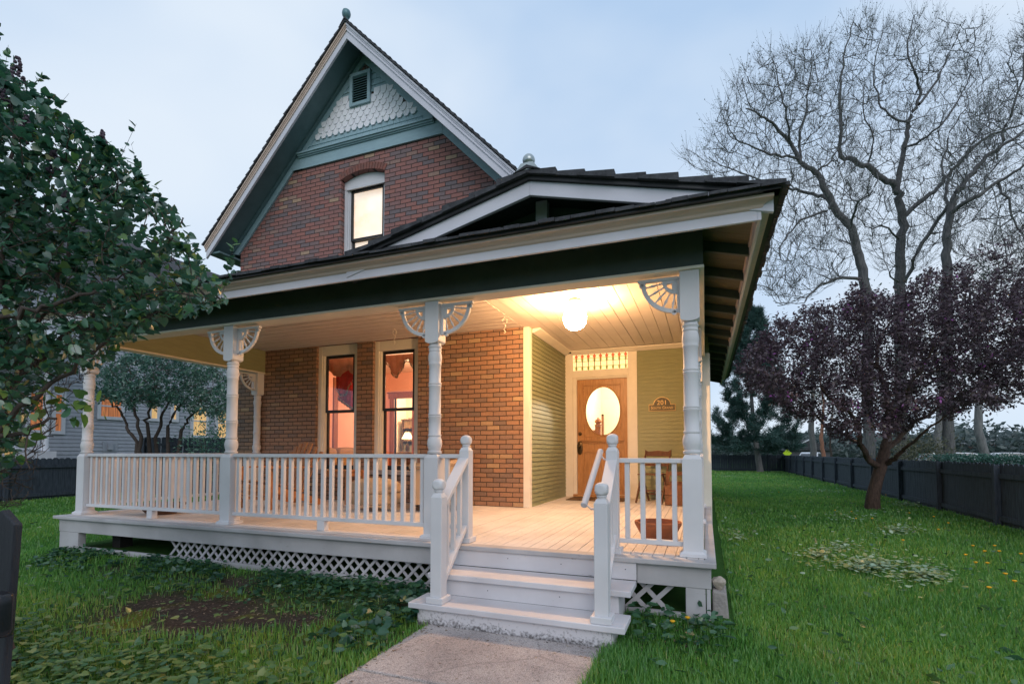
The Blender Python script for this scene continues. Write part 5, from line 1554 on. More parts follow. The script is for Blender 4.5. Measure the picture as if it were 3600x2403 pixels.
def ground_mat():
    m, t, p = new_mat('lawn_soil')
    n, l = t.nodes.new, t.links.new
    a = n('ShaderNodeAttribute'); a.attribute_name = 'tone'
    c = n('ShaderNodeTexCoord')
    z1 = n('ShaderNodeTexNoise'); z1.inputs['Scale'].default_value = 3.0; z1.inputs['Detail'].default_value = 8; z1.inputs['Roughness'].default_value = 0.7
    z2 = n('ShaderNodeTexNoise'); z2.inputs['Scale'].default_value = 45.0; z2.inputs['Detail'].default_value = 6; z2.inputs['Roughness'].default_value = 0.75
    z3 = n('ShaderNodeTexNoise'); z3.inputs['Scale'].default_value = 1.7; z3.inputs['Detail'].default_value = 5
    for z_ in (z1, z2, z3): l(c.outputs['Object'], z_.inputs['Vector'])
    def ramp(src, c0, c1, p0=0.3, p1=0.7):
        r = n('ShaderNodeValToRGB'); r.color_ramp.elements[0].color = (*c0, 1); r.color_ramp.elements[1].color = (*c1, 1)
        r.color_ramp.elements[0].position = p0; r.color_ramp.elements[1].position = p1; l(src, r.inputs['Fac']); return r.outputs['Color']
    def mix(f, A, B):
        x = n('ShaderNodeMix'); x.data_type = 'RGBA'; l(f, x.inputs['Factor']); l(A, x.inputs['A']); l(B, x.inputs['B']); return x.outputs['Result']
    lawn = ramp(z1.outputs['Fac'], (0.036, 0.11, 0.022), (0.06, 0.145, 0.030))
    soil_c = ramp(z2.outputs['Fac'], (0.035, 0.026, 0.022), (0.115, 0.088, 0.075), 0.3, 0.72)
    moss = ramp(z2.outputs['Fac'], (0.10, 0.11, 0.02), (0.17, 0.17, 0.035))
    mf = ramp(z3.outputs['Fac'], (0, 0, 0), (1, 1, 1), 0.55, 0.60)
    s2 = mix(mf, soil_c, moss)
    l(mix(a.outputs['Fac'], lawn, s2), p.inputs['Base Color'])
    bb = n('ShaderNodeBump'); bb.inputs['Strength'].default_value = 0.9; bb.inputs['Distance'].default_value = 0.03
    l(z2.outputs['Fac'], bb.inputs['Height']); l(bb.outputs['Normal'], p.inputs['Normal'])
    p.inputs['Roughness'].default_value = 0.95; p.inputs['Specular IOR Level'].default_value = 0.1
    return m
tag(npmesh('ground', np.stack([GX_.ravel(), GY_.ravel(), GZ_.ravel()], 1), [Fq], ground_mat(), tone=soil, smooth=True), kind='structure')
PX0, PX1 = -1.93, -0.60
def concrete_mat():
    m, t, p = new_mat('old_concrete'); n, l = t.nodes.new, t.links.new
    c = n('ShaderNodeTexCoord')
    def noise(sc, det, ro=0.6):
        z = n('ShaderNodeTexNoise'); z.inputs['Scale'].default_value = sc; z.inputs['Detail'].default_value = det; z.inputs['Roughness'].default_value = ro; l(c.outputs['Object'], z.inputs['Vector']); return z.outputs['Fac']
    def ramp(src, c0, c1, p0, p1):
        r = n('ShaderNodeValToRGB'); r.color_ramp.elements[0].color = (*c0, 1); r.color_ramp.elements[1].color = (*c1, 1); r.color_ramp.elements[0].position = p0; r.color_ramp.elements[1].position = p1; l(src, r.inputs['Fac']); return r.outputs['Color']
    def mix(A, B, f=1.0, mode='MULTIPLY'):
        x = n('ShaderNodeMix'); x.data_type = 'RGBA'; x.blend_type = mode
        x.inputs['Factor'].default_value = f; l(A, x.inputs['A']); l(B, x.inputs['B']); return x.outputs['Result']
    stain = ramp(noise(2.3, 9, 0.65), (0.31, 0.28, 0.275), (0.47, 0.425, 0.41), 0.34, 0.64)
    grain = ramp(noise(170, 3), (0.45, 0.45, 0.46), (1.35, 1.32, 1.3), 0.36, 0.62)
    pit = ramp(noise(48, 6, 0.7), (0.55, 0.54, 0.54), (1.1, 1.1, 1.1), 0.33, 0.48)
    dn = n('ShaderNodeTexNoise'); dn.inputs['Scale'].default_value = 3; dn.inputs['Detail'].default_value = 5; l(c.outputs['Object'], dn.inputs['Vector'])
    va = n('ShaderNodeMix'); va.data_type = 'RGBA'; va.inputs['Factor'].default_value = 0.12; l(c.outputs['Object'], va.inputs['A']); l(dn.outputs['Color'], va.inputs['B'])
    vo = n('ShaderNodeTexVoronoi'); vo.feature = 'DISTANCE_TO_EDGE'; vo.inputs['Scale'].default_value = 0.75; l(va.outputs['Result'], vo.inputs['Vector'])
    crack = ramp(vo.outputs['Distance'], (0.35, 0.34, 0.34), (1, 1, 1), 0.002, 0.008)
    col = mix(mix(mix(stain, grain, 0.8), pit, 0.85), crack, 0.3)
    l(col, p.inputs['Base Color'])
    bb = n('ShaderNodeBump'); bb.inputs['Strength'].default_value = 0.6; bb.inputs['Distance'].default_value = 0.006; l(noise(120, 6, 0.7), bb.inputs['Height']); l(bb.outputs['Normal'], p.inputs['Normal'])
    p.inputs['Roughness'].default_value = 0.92; p.inputs['Specular IOR Level'].default_value = 0.15
    return m
M_CONC = concrete_mat()
pt = MB()
for a, b in ((-1.545, -0.71), (-3.1, -1.56), (-4.7, -3.115), (-6.3, -4.715)):
    pt.box(PX0 + random.uniform(-.01, .01), a, -0.62, PX1 + random.uniform(-.01, .01), b, -0.492 + random.uniform(-.003, .003))
o = pt.build('path', M_CONC, None, 0.012); tag(o, kind='structure')

# ================================================================== FENCES
M_FENCE = pm('blue_black_fence_stain', (0.054, 0.070, 0.092), (0.022, 0.031, 0.044), 6, 0.75, 0.4, stretch=(5, 5, 0.6))
def fence(name, label, p0, p1, h, bay, group, pick_w=0.14, top='dog', side=1, cap=None, first=0.0, gap=0.006, zoff=0.0):
    """boards on rails between posts from p0 to p1 (plan); side = the side the rails and posts show on"""
    a, b = Vector((*p0, 0)), Vector((*p1, 0)); Ln = (b - a).length; d = (b - a).normalized(); nrm = Vector((-d.y, d.x, 0)) * side
    c = (a + b) / 2
    t = thing(name, label, 'fence', (c.x, c.y, GND), group)
    s = first
    ends = [0.0]
    while s < Ln:
        if s > 0.3: ends.append(s)
        s += bay
    ends.append(Ln)
    for s in ends:
        q = a + d * s; z0 = float(gz(q.x, q.y)) + zoff
        m = MB(); m.box(-0.045, -0.045, -0.1, 0.045, 0.045, h - 0.03)
        m.xf(Matrix.Translation((q.x + nrm.x * 0.06, q.y + nrm.y * 0.06, z0)) @ Matrix.Rotation(math.atan2(d.y, d.x), 4, 'Z'))
        m.build('post', M_FENCE, t, 0.004)
    for s0, s1 in zip(ends[:-1], ends[1:]):
        m = MB(); n = max(1, round((s1 - s0) / (pick_w + gap))); w_ = (s1 - s0) / n
        for i in range(n):
            q = a + d * (s0 + (i + 0.5) * w_); z0 = float(gz(q.x, q.y)) + zoff
            hw = (w_ - gap) / 2; hh = h + random.uniform(-0.012, 0.012); e = hw * 0.55
            pr = [(-hw, 0.02), (hw, 0.02), (hw, hh - e), (hw - e, hh), (-hw + e, hh), (-hw, hh - e)]
            n0 = len(m.v)
            m.prism(pr, 'y', -0.009 + random.uniform(-.003, .003), 0.009)
            m.xf(Matrix.Translation((q.x, q.y, z0)) @ Matrix.Rotation(math.atan2(d.y, d.x) + random.uniform(-.01, .01), 4, 'Z') @ Matrix.Rotation(random.uniform(-.006, .006), 4, 'Y'), n0)
        for zr in (0.14, h - 0.22):
            qa, qb = a + d * (s0 + 0.046), a + d * (s1 - 0.046)
            za, zb_ = float(gz(qa.x, qa.y)) + zoff + zr, float(gz(qb.x, qb.y)) + zoff + zr
            m.bar((qa.x + nrm.x * 0.031, qa.y + nrm.y * 0.031, za), (qb.x + nrm.x * 0.031, qb.y + nrm.y * 0.031, zb_), 0.038, 0.088)
        m.build('panel', M_FENCE, t)
    return t
FG = 'dark board fences round the yard'
fence('board_fence', 'long blue black board fence along the right side of the lawn', (4.86, 2.55), (4.95, 34.0), 1.10, 2.4, FG, side=1)
fence('board_fence', 'black board fence across the far end of the lawn behind the pine trunk', (-8.0, 34.0), (4.93, 34.06), 1.12, 2.4, FG, side=-1)
fence('board_fence', 'low blue black board fence at the far left in front of the grey house', (-16.6, -2.5), (-17.2, 9.5), 1.13, 2.4, FG, side=-1, first=1.2)
_a, _b = at(507, 1588, 15.0), at(800, 1588, 15.6)
fence('board_fence', 'tall dark board fence behind the flowering shrub at the end of the porch', (_a[0], _a[1]), (_b[0] + 0.6, _b[1] + 0.2), 1.74, 2.5, FG, side=-1)
# front gate fence by the camera
t = thing('wooden_gate', 'near black gate board with rounded latch at the lower left corner', 'gate', (-2.2, -3.19, GND))
_e = at(66, 1842, 1.5)
for i in range(5):
    m = MB(); m.prism([(-0.14, -0.62), (0.0, -0.62), (0.0, 0.0), (-0.072, 0.036), (-0.14, 0.0)], 'y', -0.011, 0.011)
    m.xf(Matrix.Translation((_e[0] - i * 0.152, _e[1], _e[2])) @ Matrix.Rotation(R(4.0 if i == 0 else 2.5), 4, 'Y') @ Matrix.Translation((0, 0, 0)))
    if i == 0: m.v = [(X, Yq, Z) for X, Yq, Z in m.v]
    m.build('board', pm('black_gate_stain', (0.018, 0.020, 0.026), (0.028, 0.030, 0.036), 8, 0.7, 0.5, stretch=(6, 6, 0.5)), t, 0.004)
m = MB(); m.box(_e[0] - 0.8, _e[1] + 0.012, _e[2] - 0.25, _e[0] - 0.12, _e[1] + 0.05, _e[2] - 0.17); m.build('rail', MATS['black_gate_stain'], t, 0.004)
_k = at(-2, 2160, 1.42)
m = MB(); soft_box(m, -0.05, -0.02, -0.06, 0.025, 0.03, 0.05, 0.012, p=3); m.xf(Matrix.Translation(tuple(_k))); m.build('latch', pm('black_latch', (0.01, 0.011, 0.014), (0.016, 0.017, 0.02), 6, 0.25), t, 0, True)

# ================================================================== TREES: growth helpers
def poly_contains(poly, x, y):
    poly = np.asarray(poly, float); inside = np.zeros(len(x), bool); j = len(poly) - 1
    for i in range(len(poly)):
        xi, yi = poly[i]; xj, yj = poly[j]
        c = ((yi > y) != (yj > y)) & (x < (xj - xi) * (y - yi) / (yj - yi + 1e-12) + xi)
        inside ^= c; j = i
    return inside
def sample_poly(poly, n):
    poly = np.asarray(poly, float); lo, hi = poly.min(0), poly.max(0); out = []
    got = 0
    while got < n:
        p = lo + (hi - lo) * rng.random((n * 2, 2)); p = p[poly_contains(poly, p[:, 0], p[:, 1])]; out.append(p); got += len(p)
    return np.concatenate(out)[:n]
def smooth_path(P, k=4):
    P = np.asarray(P, float); n = len(P); out = []
    for i in range(n - 1):
        p0, p1, p2, p3 = P[max(i - 1, 0)], P[i], P[i + 1], P[min(i + 2, n - 1)]
        for t in np.linspace(0, 1, k, endpoint=False):
            out.append(0.5 * ((2 * p1) + (-p0 + p2) * t + (2 * p0 - 5 * p1 + 4 * p2 - p3) * t ** 2 + (-p0 + 3 * p1 - 3 * p2 + p3) * t ** 3))
    out.append(P[-1]); return np.array(out)
class Tree:
    def __init__(s): s.nodes, s.rad, s.lines, s.tips = [], [], [], []
    def limb(s, P, r0, r1, k=4, wob=0.0):
        Q = smooth_path(P, k)
        if wob: Q[1:-1] += rng.normal(0, wob, (len(Q) - 2, 3))
        r = np.linspace(r0, r1, len(Q)) if not hasattr(r0, '__len__') else np.interp(np.linspace(0, 1, len(Q)), np.linspace(0, 1, len(r0)), r0)
        s.lines.append((Q, r, 0)); s.nodes += list(Q); s.rad += list(r); return Q
    def grow(s, targets, rmin, rk=0.011, sag=0.0, up=0.15, wob=0.05, maxlen=1e9, level=1, root=None, keep=0.5, rfac=0.6):
        root = np.asarray(root if root is not None else s.nodes[0])
        targets = targets[np.argsort(np.linalg.norm(targets - root, axis=1))]
        nodes = np.zeros((len(s.nodes) + len(targets) * 4 + 8, 3)); rad = np.zeros(len(nodes)); k = len(s.nodes)
        nodes[:k] = s.nodes; rad[:k] = s.rad
        for t in targets:
            v = nodes[:k] - t
            d2 = (v * v).sum(1) * np.where(v[:, 2] > 0, 1.5, 1.0)
            i = int(np.argmin(d2)); q = nodes[i]; Ln = float(np.linalg.norm(t - q))
            if Ln > maxlen or Ln < 1e-3: continue
            mid = (q + t) / 2 + np.array([0, 0, 1]) * Ln * (up - sag) + rng.normal(0, wob * Ln, 3)
            u = np.linspace(0, 1, 5)[:, None]
            Q = (1 - u) ** 2 * q + 2 * u * (1 - u) * mid + u ** 2 * t
            Q[1:-1] += rng.normal(0, wob * Ln * 0.25, (3, 3))
            r0 = min(rad[i] * rfac, rmin + rk * Ln)
            r = np.linspace(max(r0, rmin), rmin, 5)
            s.lines.append((Q, r, level)); s.tips.append((Q, r))
            m = 3 if keep >= 0.5 else 2
            nodes[k:k + m] = Q[1:1 + m]; rad[k:k + m] = r[1:1 + m]; k += m
        s.nodes = list(nodes[:k]); s.rad = list(rad[:k])
    def spray(s, n, l0, l1, r, up=0.5, spread=0.6, fwd=0.7, seg=4, level=2, pick=1.0):
        """fans of nearly straight young twigs at the twig ends"""
        new = []
        for Q, rr in s.tips:
            if random.random() > pick: continue
            d0 = unit(Q[-1] - Q[0])
            for k in range(n):
                p = Q[-1] * (1 - 0.6 * random.random()) + Q[-2] * 0 if k == 0 else Q[-1] + (Q[-2] - Q[-1]) * random.random()
                if k == 0: p = Q[-1]
                L_ = random.uniform(l0, l1)
                dv = unit(d0 * fwd + np.array([0, 0, up]) + rng.normal(0, spread, 3) * np.array([1, 1, 0.7]))
                bend = np.array([0, 0, 0.18 * L_]) + rng.normal(0, 0.06 * L_, 3)
                u = np.linspace(0, 1, seg)[:, None]
                new.append((p + dv * L_ * u + bend * u * u, np.linspace(r, r * 0.45, seg)))
        for q in new: s.lines.append((q[0], q[1], level))
        s.tips = s.tips + new if pick < 1 else new
    def wood(s, name, mat, parent, lv=None, sides=(8, 5, 3)):
        Vs, Fs, off = [], [], 0
        for Q, r, L_ in s.lines:
            if lv is not None and L_ not in lv: continue
            n = sides[min(L_, len(sides) - 1)]
            t = np.gradient(Q, axis=0); t /= np.linalg.norm(t, axis=1)[:, None] + 1e-9
            ref = np.where(np.abs(t[:, 2:3]) < 0.9, np.array([[0, 0, 1.0]]), np.array([[1.0, 0, 0]]))
            a = np.cross(t, ref); a /= np.linalg.norm(a, axis=1)[:, None] + 1e-9; b = np.cross(t, a)
            th = np.arange(n) * 2 * np.pi / n
            ring = Q[:, None, :] + r[:, None, None] * (a[:, None, :] * np.cos(th)[None, :, None] + b[:, None, :] * np.sin(th)[None, :, None])
            Vs.append(ring.reshape(-1, 3)); k = len(Q)
            i = np.arange(k - 1)[:, None] * n; j = np.arange(n)[None, :]; j2 = (j + 1) % n
            Fs.append((np.stack([i + j, i + j2, i + n + j2, i + n + j], -1) + off).reshape(-1, 4)); off += k * n
        return npmesh(name, np.concatenate(Vs), [np.concatenate(Fs)], mat, parent, smooth=True)
def unit(v): return v / (np.linalg.norm(v, axis=-1, keepdims=True) + 1e-9)
def scatter(name, tv, tf, pos, axis, nrm, size, tone, mat, parent=None, tn=None, smooth=False):
    """copies of a small template (x along axis, z along nrm) merged into one mesh"""
    x = unit(axis); y = unit(np.cross(nrm, x)); z = np.cross(x, y)
    Rm = np.stack([x, y, z], -1)                          # (N,3,3) columns
    tv = np.asarray(tv, float); k = len(tv); N_ = len(pos)
    V = np.einsum('nij,kj->nki', Rm, tv) * np.asarray(size).reshape(-1, 1, 1) + pos[:, None, :]
    Fs = []
    for kk in (3, 4):
        f = np.array([q for q in tf if len(q) == kk], int)
        if len(f): Fs.append((f[None] + (np.arange(N_) * k)[:, None, None]).reshape(-1, kk))
    tt = np.repeat(np.asarray(tone), k)
    if tn is not None: tt = tt + np.tile(tn, N_)
    return npmesh(name, V.reshape(-1, 3), Fs, mat, parent, tone=np.clip(tt, 0, 1), smooth=smooth)
LEAF_HEART = ([(0, 0, 0), (-0.10, 0.22, 0.05), (0.08, 0.40, 0.08), (0.42, 0.40, 0.06), (0.78, 0.18, 0.0), (1.0, 0, -0.06), (-0.10, -0.22, 0.05), (0.08, -0.40, 0.08), (0.42, -0.40, 0.06), (0.78, -0.18, 0.0), (0.42, 0, -0.02)],
              [(0, 10, 2, 1), (10, 3, 2), (10, 4, 3), (10, 5, 4), (0, 6, 7, 10), (10, 7, 8), (10, 8, 9), (10, 9, 5)])
LEAF_OVAL = ([(0, 0, 0), (0.35, 0.24, 0.05), (0.75, 0.16, 0.02), (1.0, 0, -0.05), (0.75, -0.16, 0.02), (0.35, -0.24, 0.05), (0.5, 0, -0.01)],
             [(0, 6, 1), (1, 6, 2), (2, 6, 3), (3, 6, 4), (4, 6, 5), (5, 6, 0)])
LEAF_QUAD = ([(0, 0, 0), (0.45, 0.26, 0.04), (1.0, 0, -0.05), (0.5, -0.24, 0.03)], [(0, 3, 2, 1)])
LEAF_ROUND = ([(0, 0, 0)] + [(0.5 + 0.5 * math.cos(a), 0.5 * math.sin(a), 0.05 * math.cos(2 * a)) for a in np.linspace(math.pi * 0.93, -math.pi * 0.93, 10)] + [(0.45, 0, -0.04)],
              [(0, 11, 1)] + [(i, 11, i + 1) for i in range(1, 10)] + [(10, 11, 0)])
def leaf_dirs(n, base=None, spread=1.0, droop=0.0, flat=0.6):
    v = rng.normal(0, 1, (n, 3)); v[:, 2] = v[:, 2] * 0.6 - droop
    v = unit(v)
    if base is not None: v = unit(unit(base) * 1.0 + v * spread)
    nr = rng.normal(0, 1, (n, 3)) * (1 - flat); nr[:, 2] += flat * 1.6
    return v, unit(nr)
def tip_leaves(tree, per, tmin=0.25, level=None):
    """positions and twig directions along the outer part of every twig"""
    P, A = [], []
    for Q, r in tree.tips:
        n = per if isinstance(per, int) else rng.poisson(per)
        if n <= 0: continue
        f = tmin + (1 - tmin) * rng.random(n); g = f * (len(Q) - 1); i = np.minimum(g.astype(int), len(Q) - 2); w_ = (g - i)[:, None]
        P.append(Q[i] * (1 - w_) + Q[i + 1] * w_); A.append(np.repeat((Q[-1] - Q[0])[None], n, 0))
    return np.concatenate(P), np.concatenate(A)
def px_targets(poly, n, d0, d1, conv=lambda p: p, thick=None):
    p = sample_poly(poly, n); dd = d0 + (d1 - d0) * rng.random(n)
    return np.array([at(*conv(tuple(q)), d) for q, d in zip(p, dd)])

# ---------------------------------------------------------------- lilac in the left foreground
M_BARK = pm('grey_brown_bark', (0.085, 0.065, 0.055), (0.045, 0.036, 0.032), 14, 0.9, 0.6, stretch=(3, 3, 0.7))
M_LILAC = leaf_mat('lilac_leaves', [(0.0, (0.022, 0.072, 0.050)), (0.35, (0.036, 0.120, 0.078)), (0.62, (0.052, 0.165, 0.085)), (0.85, (0.12, 0.25, 0.05)), (1.0, (0.20, 0.20, 0.05))], 0.38, 0.35, 0.09)
lil = thing('lilac_bush', 'big dark leaved lilac bush filling the left edge of the view', 'bush', (-4.1, -2.2, GND))
tr = Tree()
root = np.array([-4.15, -2.35, -0.52])
DP = lambda x, y, d: at(*D(x, y), d)
stems = [
    [root, DP(-190, 1230, 2.75), DP(-90, 900, 2.7), DP(10, 640, 2.7), DP(30, 380, 2.75), DP(20, 190, 2.8)],
    [root + [0.1, 0.1, 0], DP(-120, 1200, 2.9), DP(20, 900, 2.9), DP(140, 640, 2.9), DP(180, 420, 3.0), DP(190, 300, 3.05)],
    [root + [0.12, 0.0, 0], DP(-120, 1180, 2.6), DP(0, 980, 2.6), DP(120, 880, 2.65), DP(230, 800, 2.7), DP(330, 700, 2.8)],
    [root + [0.18, 0.1, 0], DP(-100, 1120, 2.9), DP(60, 850, 3.0), DP(230, 700, 3.1), DP(360, 560, 3.15), DP(420, 500, 3.2)],
    [root + [0.2, 0.15, 0], DP(-90, 1060, 3.1), DP(110, 800, 3.2), DP(300, 700, 3.3), DP(430, 660, 3.4), DP(510, 690, 3.4)],
    [root + [0.0, 0.2, 0], DP(-160, 1100, 3.2), DP(0, 760, 3.3), DP(100, 500, 3.3), DP(120, 330, 3.3)],
    [root + [0.2, -0.05, 0], DP(-160, 1060, 2.4), DP(-40, 760, 2.4), DP(60, 720, 2.45), DP(160, 690, 2.5), DP(270, 640, 2.6)],
    [root + [0.1, -0.1, 0], DP(-180, 1250, 2.5), DP(-40, 1030, 2.5), DP(60, 990, 2.55), DP(130, 960, 2.6)],
    [root + [0.0, -0.2, 0], DP(-330, 1100, 2.6), DP(-260, 700, 2.6), DP(-200, 400, 2.7), DP(-150, 250, 2.8)],
    [root + [-0.1, 0.1, 0], DP(-300, 1100, 3.1), DP(-200, 700, 3.2), DP(-120, 400, 3.2), DP(-80, 220, 3.2)],
]
for sx in stems:
    tr.limb(sx, 0.020, 0.006, 5, 0.012)
crown = [(-260, 170), (-120, 110), (0, 125), (75, 190), (130, 260), (210, 290), (290, 365), (345, 425), (415, 500), (465, 590), (505, 650), (525, 690), (470, 715), (380, 735), (320, 775), (240, 790), (150, 800), (40, 830), (-120, 860), (-280, 800)]
T1_ = px_targets(crown, 430, 2.45, 3.55, lambda q: D(*q))
low = [(-150, 860), (30, 830), (150, 800), (250, 800), (180, 880), (150, 960), (110, 1020), (70, 1150), (-60, 1180)]
T2_ = px_targets(low, 42, 2.5, 3.2, lambda q: D(*q))
tr.grow(np.concatenate([T1_, T2_]), 0.0028, 0.010, up=0.08, wob=0.09, level=1, root=root)
fine_ = px_targets(crown, 560, 2.4, 3.6, lambda q: D(*q))
tr.tips = []
tr.grow(fine_, 0.0016, 0.006, up=0.03, wob=0.10, level=2, root=root)
dead = px_targets([(-60, 640), (120, 620), (330, 660), (420, 720), (250, 800), (140, 960), (60, 1160), (-60, 1200)], 1000, 2.5, 3.3, lambda q: D(*q))
tips_keep = list(tr.tips)
tr.grow(dead, 0.0014, 0.005, up=0.0, wob=0.12, level=2, root=root)     # bare inner twigs
tr.tips = tips_keep
tr.spray(1, 0.12, 0.34, 0.0016, up=0.35, spread=0.45, pick=0.30)
tr.wood('branches', M_BARK, lil, sides=(8, 5, 4))
P_, A_ = tip_leaves(tr, 13.0, 0.25)
# outer shell of leaves
sh_ = px_targets(crown, 6200, 2.45, 3.55, lambda q: D(*q))
lw_ = px_targets([(-200, 800), (60, 790), (250, 770), (330, 740), (250, 830), (120, 870), (60, 960), (30, 1080), (-60, 1180), (-200, 1180)], 2800, 2.5, 3.4, lambda q: D(*q))
lw_ = lw_[vnoise(lw_[:, 0] * 3, lw_[:, 2] * 3, 2.4, 7) > -0.55]
sh_ = np.concatenate([sh_, lw_])
P_ = np.concatenate([P_, sh_]); A_ = np.concatenate([A_, rng.normal(0, 1, (len(sh_), 3))])
uu, vv, _z = uv_of(P_)
hole = vnoise(P_[:, 0] * 3 + P_[:, 1], P_[:, 2] * 3, 2.1, 2) + 0.25 * vnoise(P_[:, 0] * 9, P_[:, 2] * 9, 2.0, 4)
keep = hole > -0.68 + 0.25 * np.clip((vv - 1020) / 240, 0, 1)
P_, A_ = P_[keep], A_[keep]
ax_, nr_ = leaf_dirs(len(P_), A_, 0.9, 0.45, 0.55)
zz_ = (P_[:, 2] - 0.6) / 2.2
tone = np.clip(rng.normal(0.42, 0.16, len(P_)) + 0.25 * (rng.random(len(P_)) < 0.10) + 0.35 * (rng.random(len(P_)) < 0.03), 0, 1)
scatter('foliage', *LEAF_HEART, P_, ax_, nr_, 0.022 + 0.036 * rng.beta(2.0, 2.2, len(P_)), tone, M_LILAC, lil, smooth=True)
few = np.array([DP(*q) for q in ((205, 910, 2.6), (215, 935, 2.6), (190, 925, 2.62), (172, 960, 2.6), (120, 930, 2.6), (95, 905, 2.55), (60, 985, 2.6), (40, 1020, 2.6), (140, 905, 2.6), (25, 930, 2.5), (10, 960, 2.5), (55, 1060, 2.6), (30, 1050, 2.6), (160, 930, 2.6), (80, 940, 2.6), (110, 965, 2.6))])
few = np.concatenate([few + rng.normal(0, 0.02, few.shape) for _ in range(3)])
ax_, nr_ = leaf_dirs(len(few), None, 1, 0.4, 0.3)
scatter('low_leaves', *LEAF_HEART, few, ax_, nr_, rng.uniform(0.045, 0.075, len(few)), rng.uniform(0.6, 0.98, len(few)), M_LILAC, lil, smooth=True)
M_PAN = pm('spent_lilac_flowers', (0.060, 0.045, 0.065), (0.11, 0.075, 0.095), 30, 0.8, 0.3)
for q in ((40, 165, 2.75), (5, 215, 2.7), (122, 375, 2.75), (150, 470, 2.8), (-60, 150, 2.8), (235, 330, 3.0), (60, 300, 2.6)):
    c = DP(*q); m = MB()
    for k in range(46):
        f = random.random(); a = random.uniform(0, 6.28); r_ = 0.036 * (1 - f) + 0.006
        m.ball((c[0] + r_ * math.cos(a) * random.uniform(.4, 1), c[1] + r_ * math.sin(a) * random.uniform(.4, 1), c[2] - 0.05 + 0.13 * f), random.uniform(0.006, 0.011), 5, 4)
    m.build('flower_panicle', M_PAN, lil, 0, True)

# ---------------------------------------------------------------- purple crabapple on the lawn
M_BARKR = pm('red_brown_bark', (0.13, 0.082, 0.062), (0.055, 0.036, 0.030), 12, 0.9, 0.9, stretch=(2.5, 2.5, 0.8))
M_PURP = leaf_mat('purple_leaves', [(0.0, (0.042, 0.028, 0.038)), (0.4, (0.080, 0.050, 0.066)), (0.7, (0.125, 0.080, 0.102)), (0.88, (0.125, 0.088, 0.072)), (0.93, (0.12, 0.095, 0.06)), (1.0, (0.36, 0.08, 0.36))], 0.28, 0.4, 0.05)
crab = thing('crabapple_tree', 'purple leaved crabapple tree with crooked trunk on the right lawn', 'tree', (3.56, 9.69, GND))
tr = Tree()
TD = lambda x, y, d: at(*T7(x, y), d)
c0 = np.array([3.56, 9.69, -0.6])
tr.limb([c0, TD(1265, 1010, 11.5), TD(1290, 900, 11.5), TD(1318, 800, 11.5), TD(1350, 680, 11.5)], [0.175, 0.135, 0.12, 0.125, 0.115], 0, 5)
tr.limb([TD(1318, 800, 11.5), TD(1225, 730, 11.4), TD(1180, 640, 11.3), TD(1160, 520, 11.2), TD(1100, 400, 11.0), TD(980, 330, 10.8), TD(880, 220, 10.7)], 0.075, 0.016, 4, 0.02)
tr.limb([TD(1350, 680, 11.5), TD(1358, 520, 11.6), TD(1375, 330, 11.6), TD(1310, 110, 11.6), TD(1290, -60, 11.6), TD(1400, -250, 11.6)], 0.10, 0.014, 4, 0.02)
tr.limb([TD(1350, 690, 11.5), TD(1440, 600, 11.7), TD(1560, 480, 12.0), TD(1760, 350, 12.3), TD(1980, 240, 12.5), TD(2160, 120, 12.7)], 0.07, 0.014, 4, 0.02)
tr.limb([TD(1335, 780, 11.5), TD(1420, 730, 11.2), TD(1490, 670, 10.9), TD(1640, 540, 10.4), TD(1800, 420, 10.0)], 0.06, 0.012, 4, 0.02)
tr.limb([TD(1180, 640, 11.3), TD(1060, 560, 12.0), TD(900, 470, 12.6), TD(700, 260, 13.0), TD(560, 190, 13.1), TD(350, 120, 13.1)], 0.045, 0.010, 4, 0.02)
tr.limb([TD(1360, 500, 11.6), TD(1480, 300, 10.8), TD(1600, 120, 10.2), TD(1700, -80, 9.8)], 0.05, 0.012, 4, 0.02)
tr.limb([TD(1360, 440, 11.6), TD(1500, 250, 12.6), TD(1800, 40, 13.5), TD(2100, -180, 14.0), TD(2300, -420, 14.2)], 0.05, 0.010, 4, 0.02)
tr.limb([TD(1310, 110, 11.6), TD(1150, -40, 11.0), TD(1000, -120, 10.7)], 0.035, 0.009, 4, 0.02)
crownC = [(1690, 850), (1700, 815), (1740, 780), (1770, 735), (1830, 715), (1880, 690), (1920, 700), (1970, 640), (2030, 680), (2080, 660), (2120, 620), (2160, 600), (2200, 610), (2250, 570), (2300, 530), (2349, 515), (2440, 540), (2480, 700), (2440, 900), (2349, 900), (2290, 945), (2240, 920), (2190, 960), (2130, 940), (2090, 985), (2040, 1005), (1990, 970), (1930, 1020), (1880, 970), (1810, 955), (1760, 915), (1700, 900)]
dist_ = lambda n: 11.5 + np.clip(rng.normal(0, 1.35, n), -2.8, 2.8)
pp = sample_poly(crownC, 900); dd = dist_(900)
tg_ = np.array([at(*D(*q), d) for q, d in zip(pp, dd)])
tr.grow(tg_, 0.004, 0.011, up=0.10, wob=0.10, level=1, root=c0)
pp = sample_poly(crownC, 2100); dd = dist_(2100)
tr.tips = []
tr.grow(np.array([at(*D(*q), d) for q, d in zip(pp, dd)]), 0.0025, 0.007, up=0.05, wob=0.10, level=2, root=c0)
tr.wood('trunk', M_BARKR, crab, lv=(0,), sides=(10,)); tr.wood('branches', M_BARK, crab, lv=(1, 2), sides=(5, 4, 3))
P_, A_ = tip_leaves(tr, 38.0, 0.12)
P_ = P_ + rng.normal(0, 0.07, P_.shape)
uu, vv, _z = uv_of(P_)
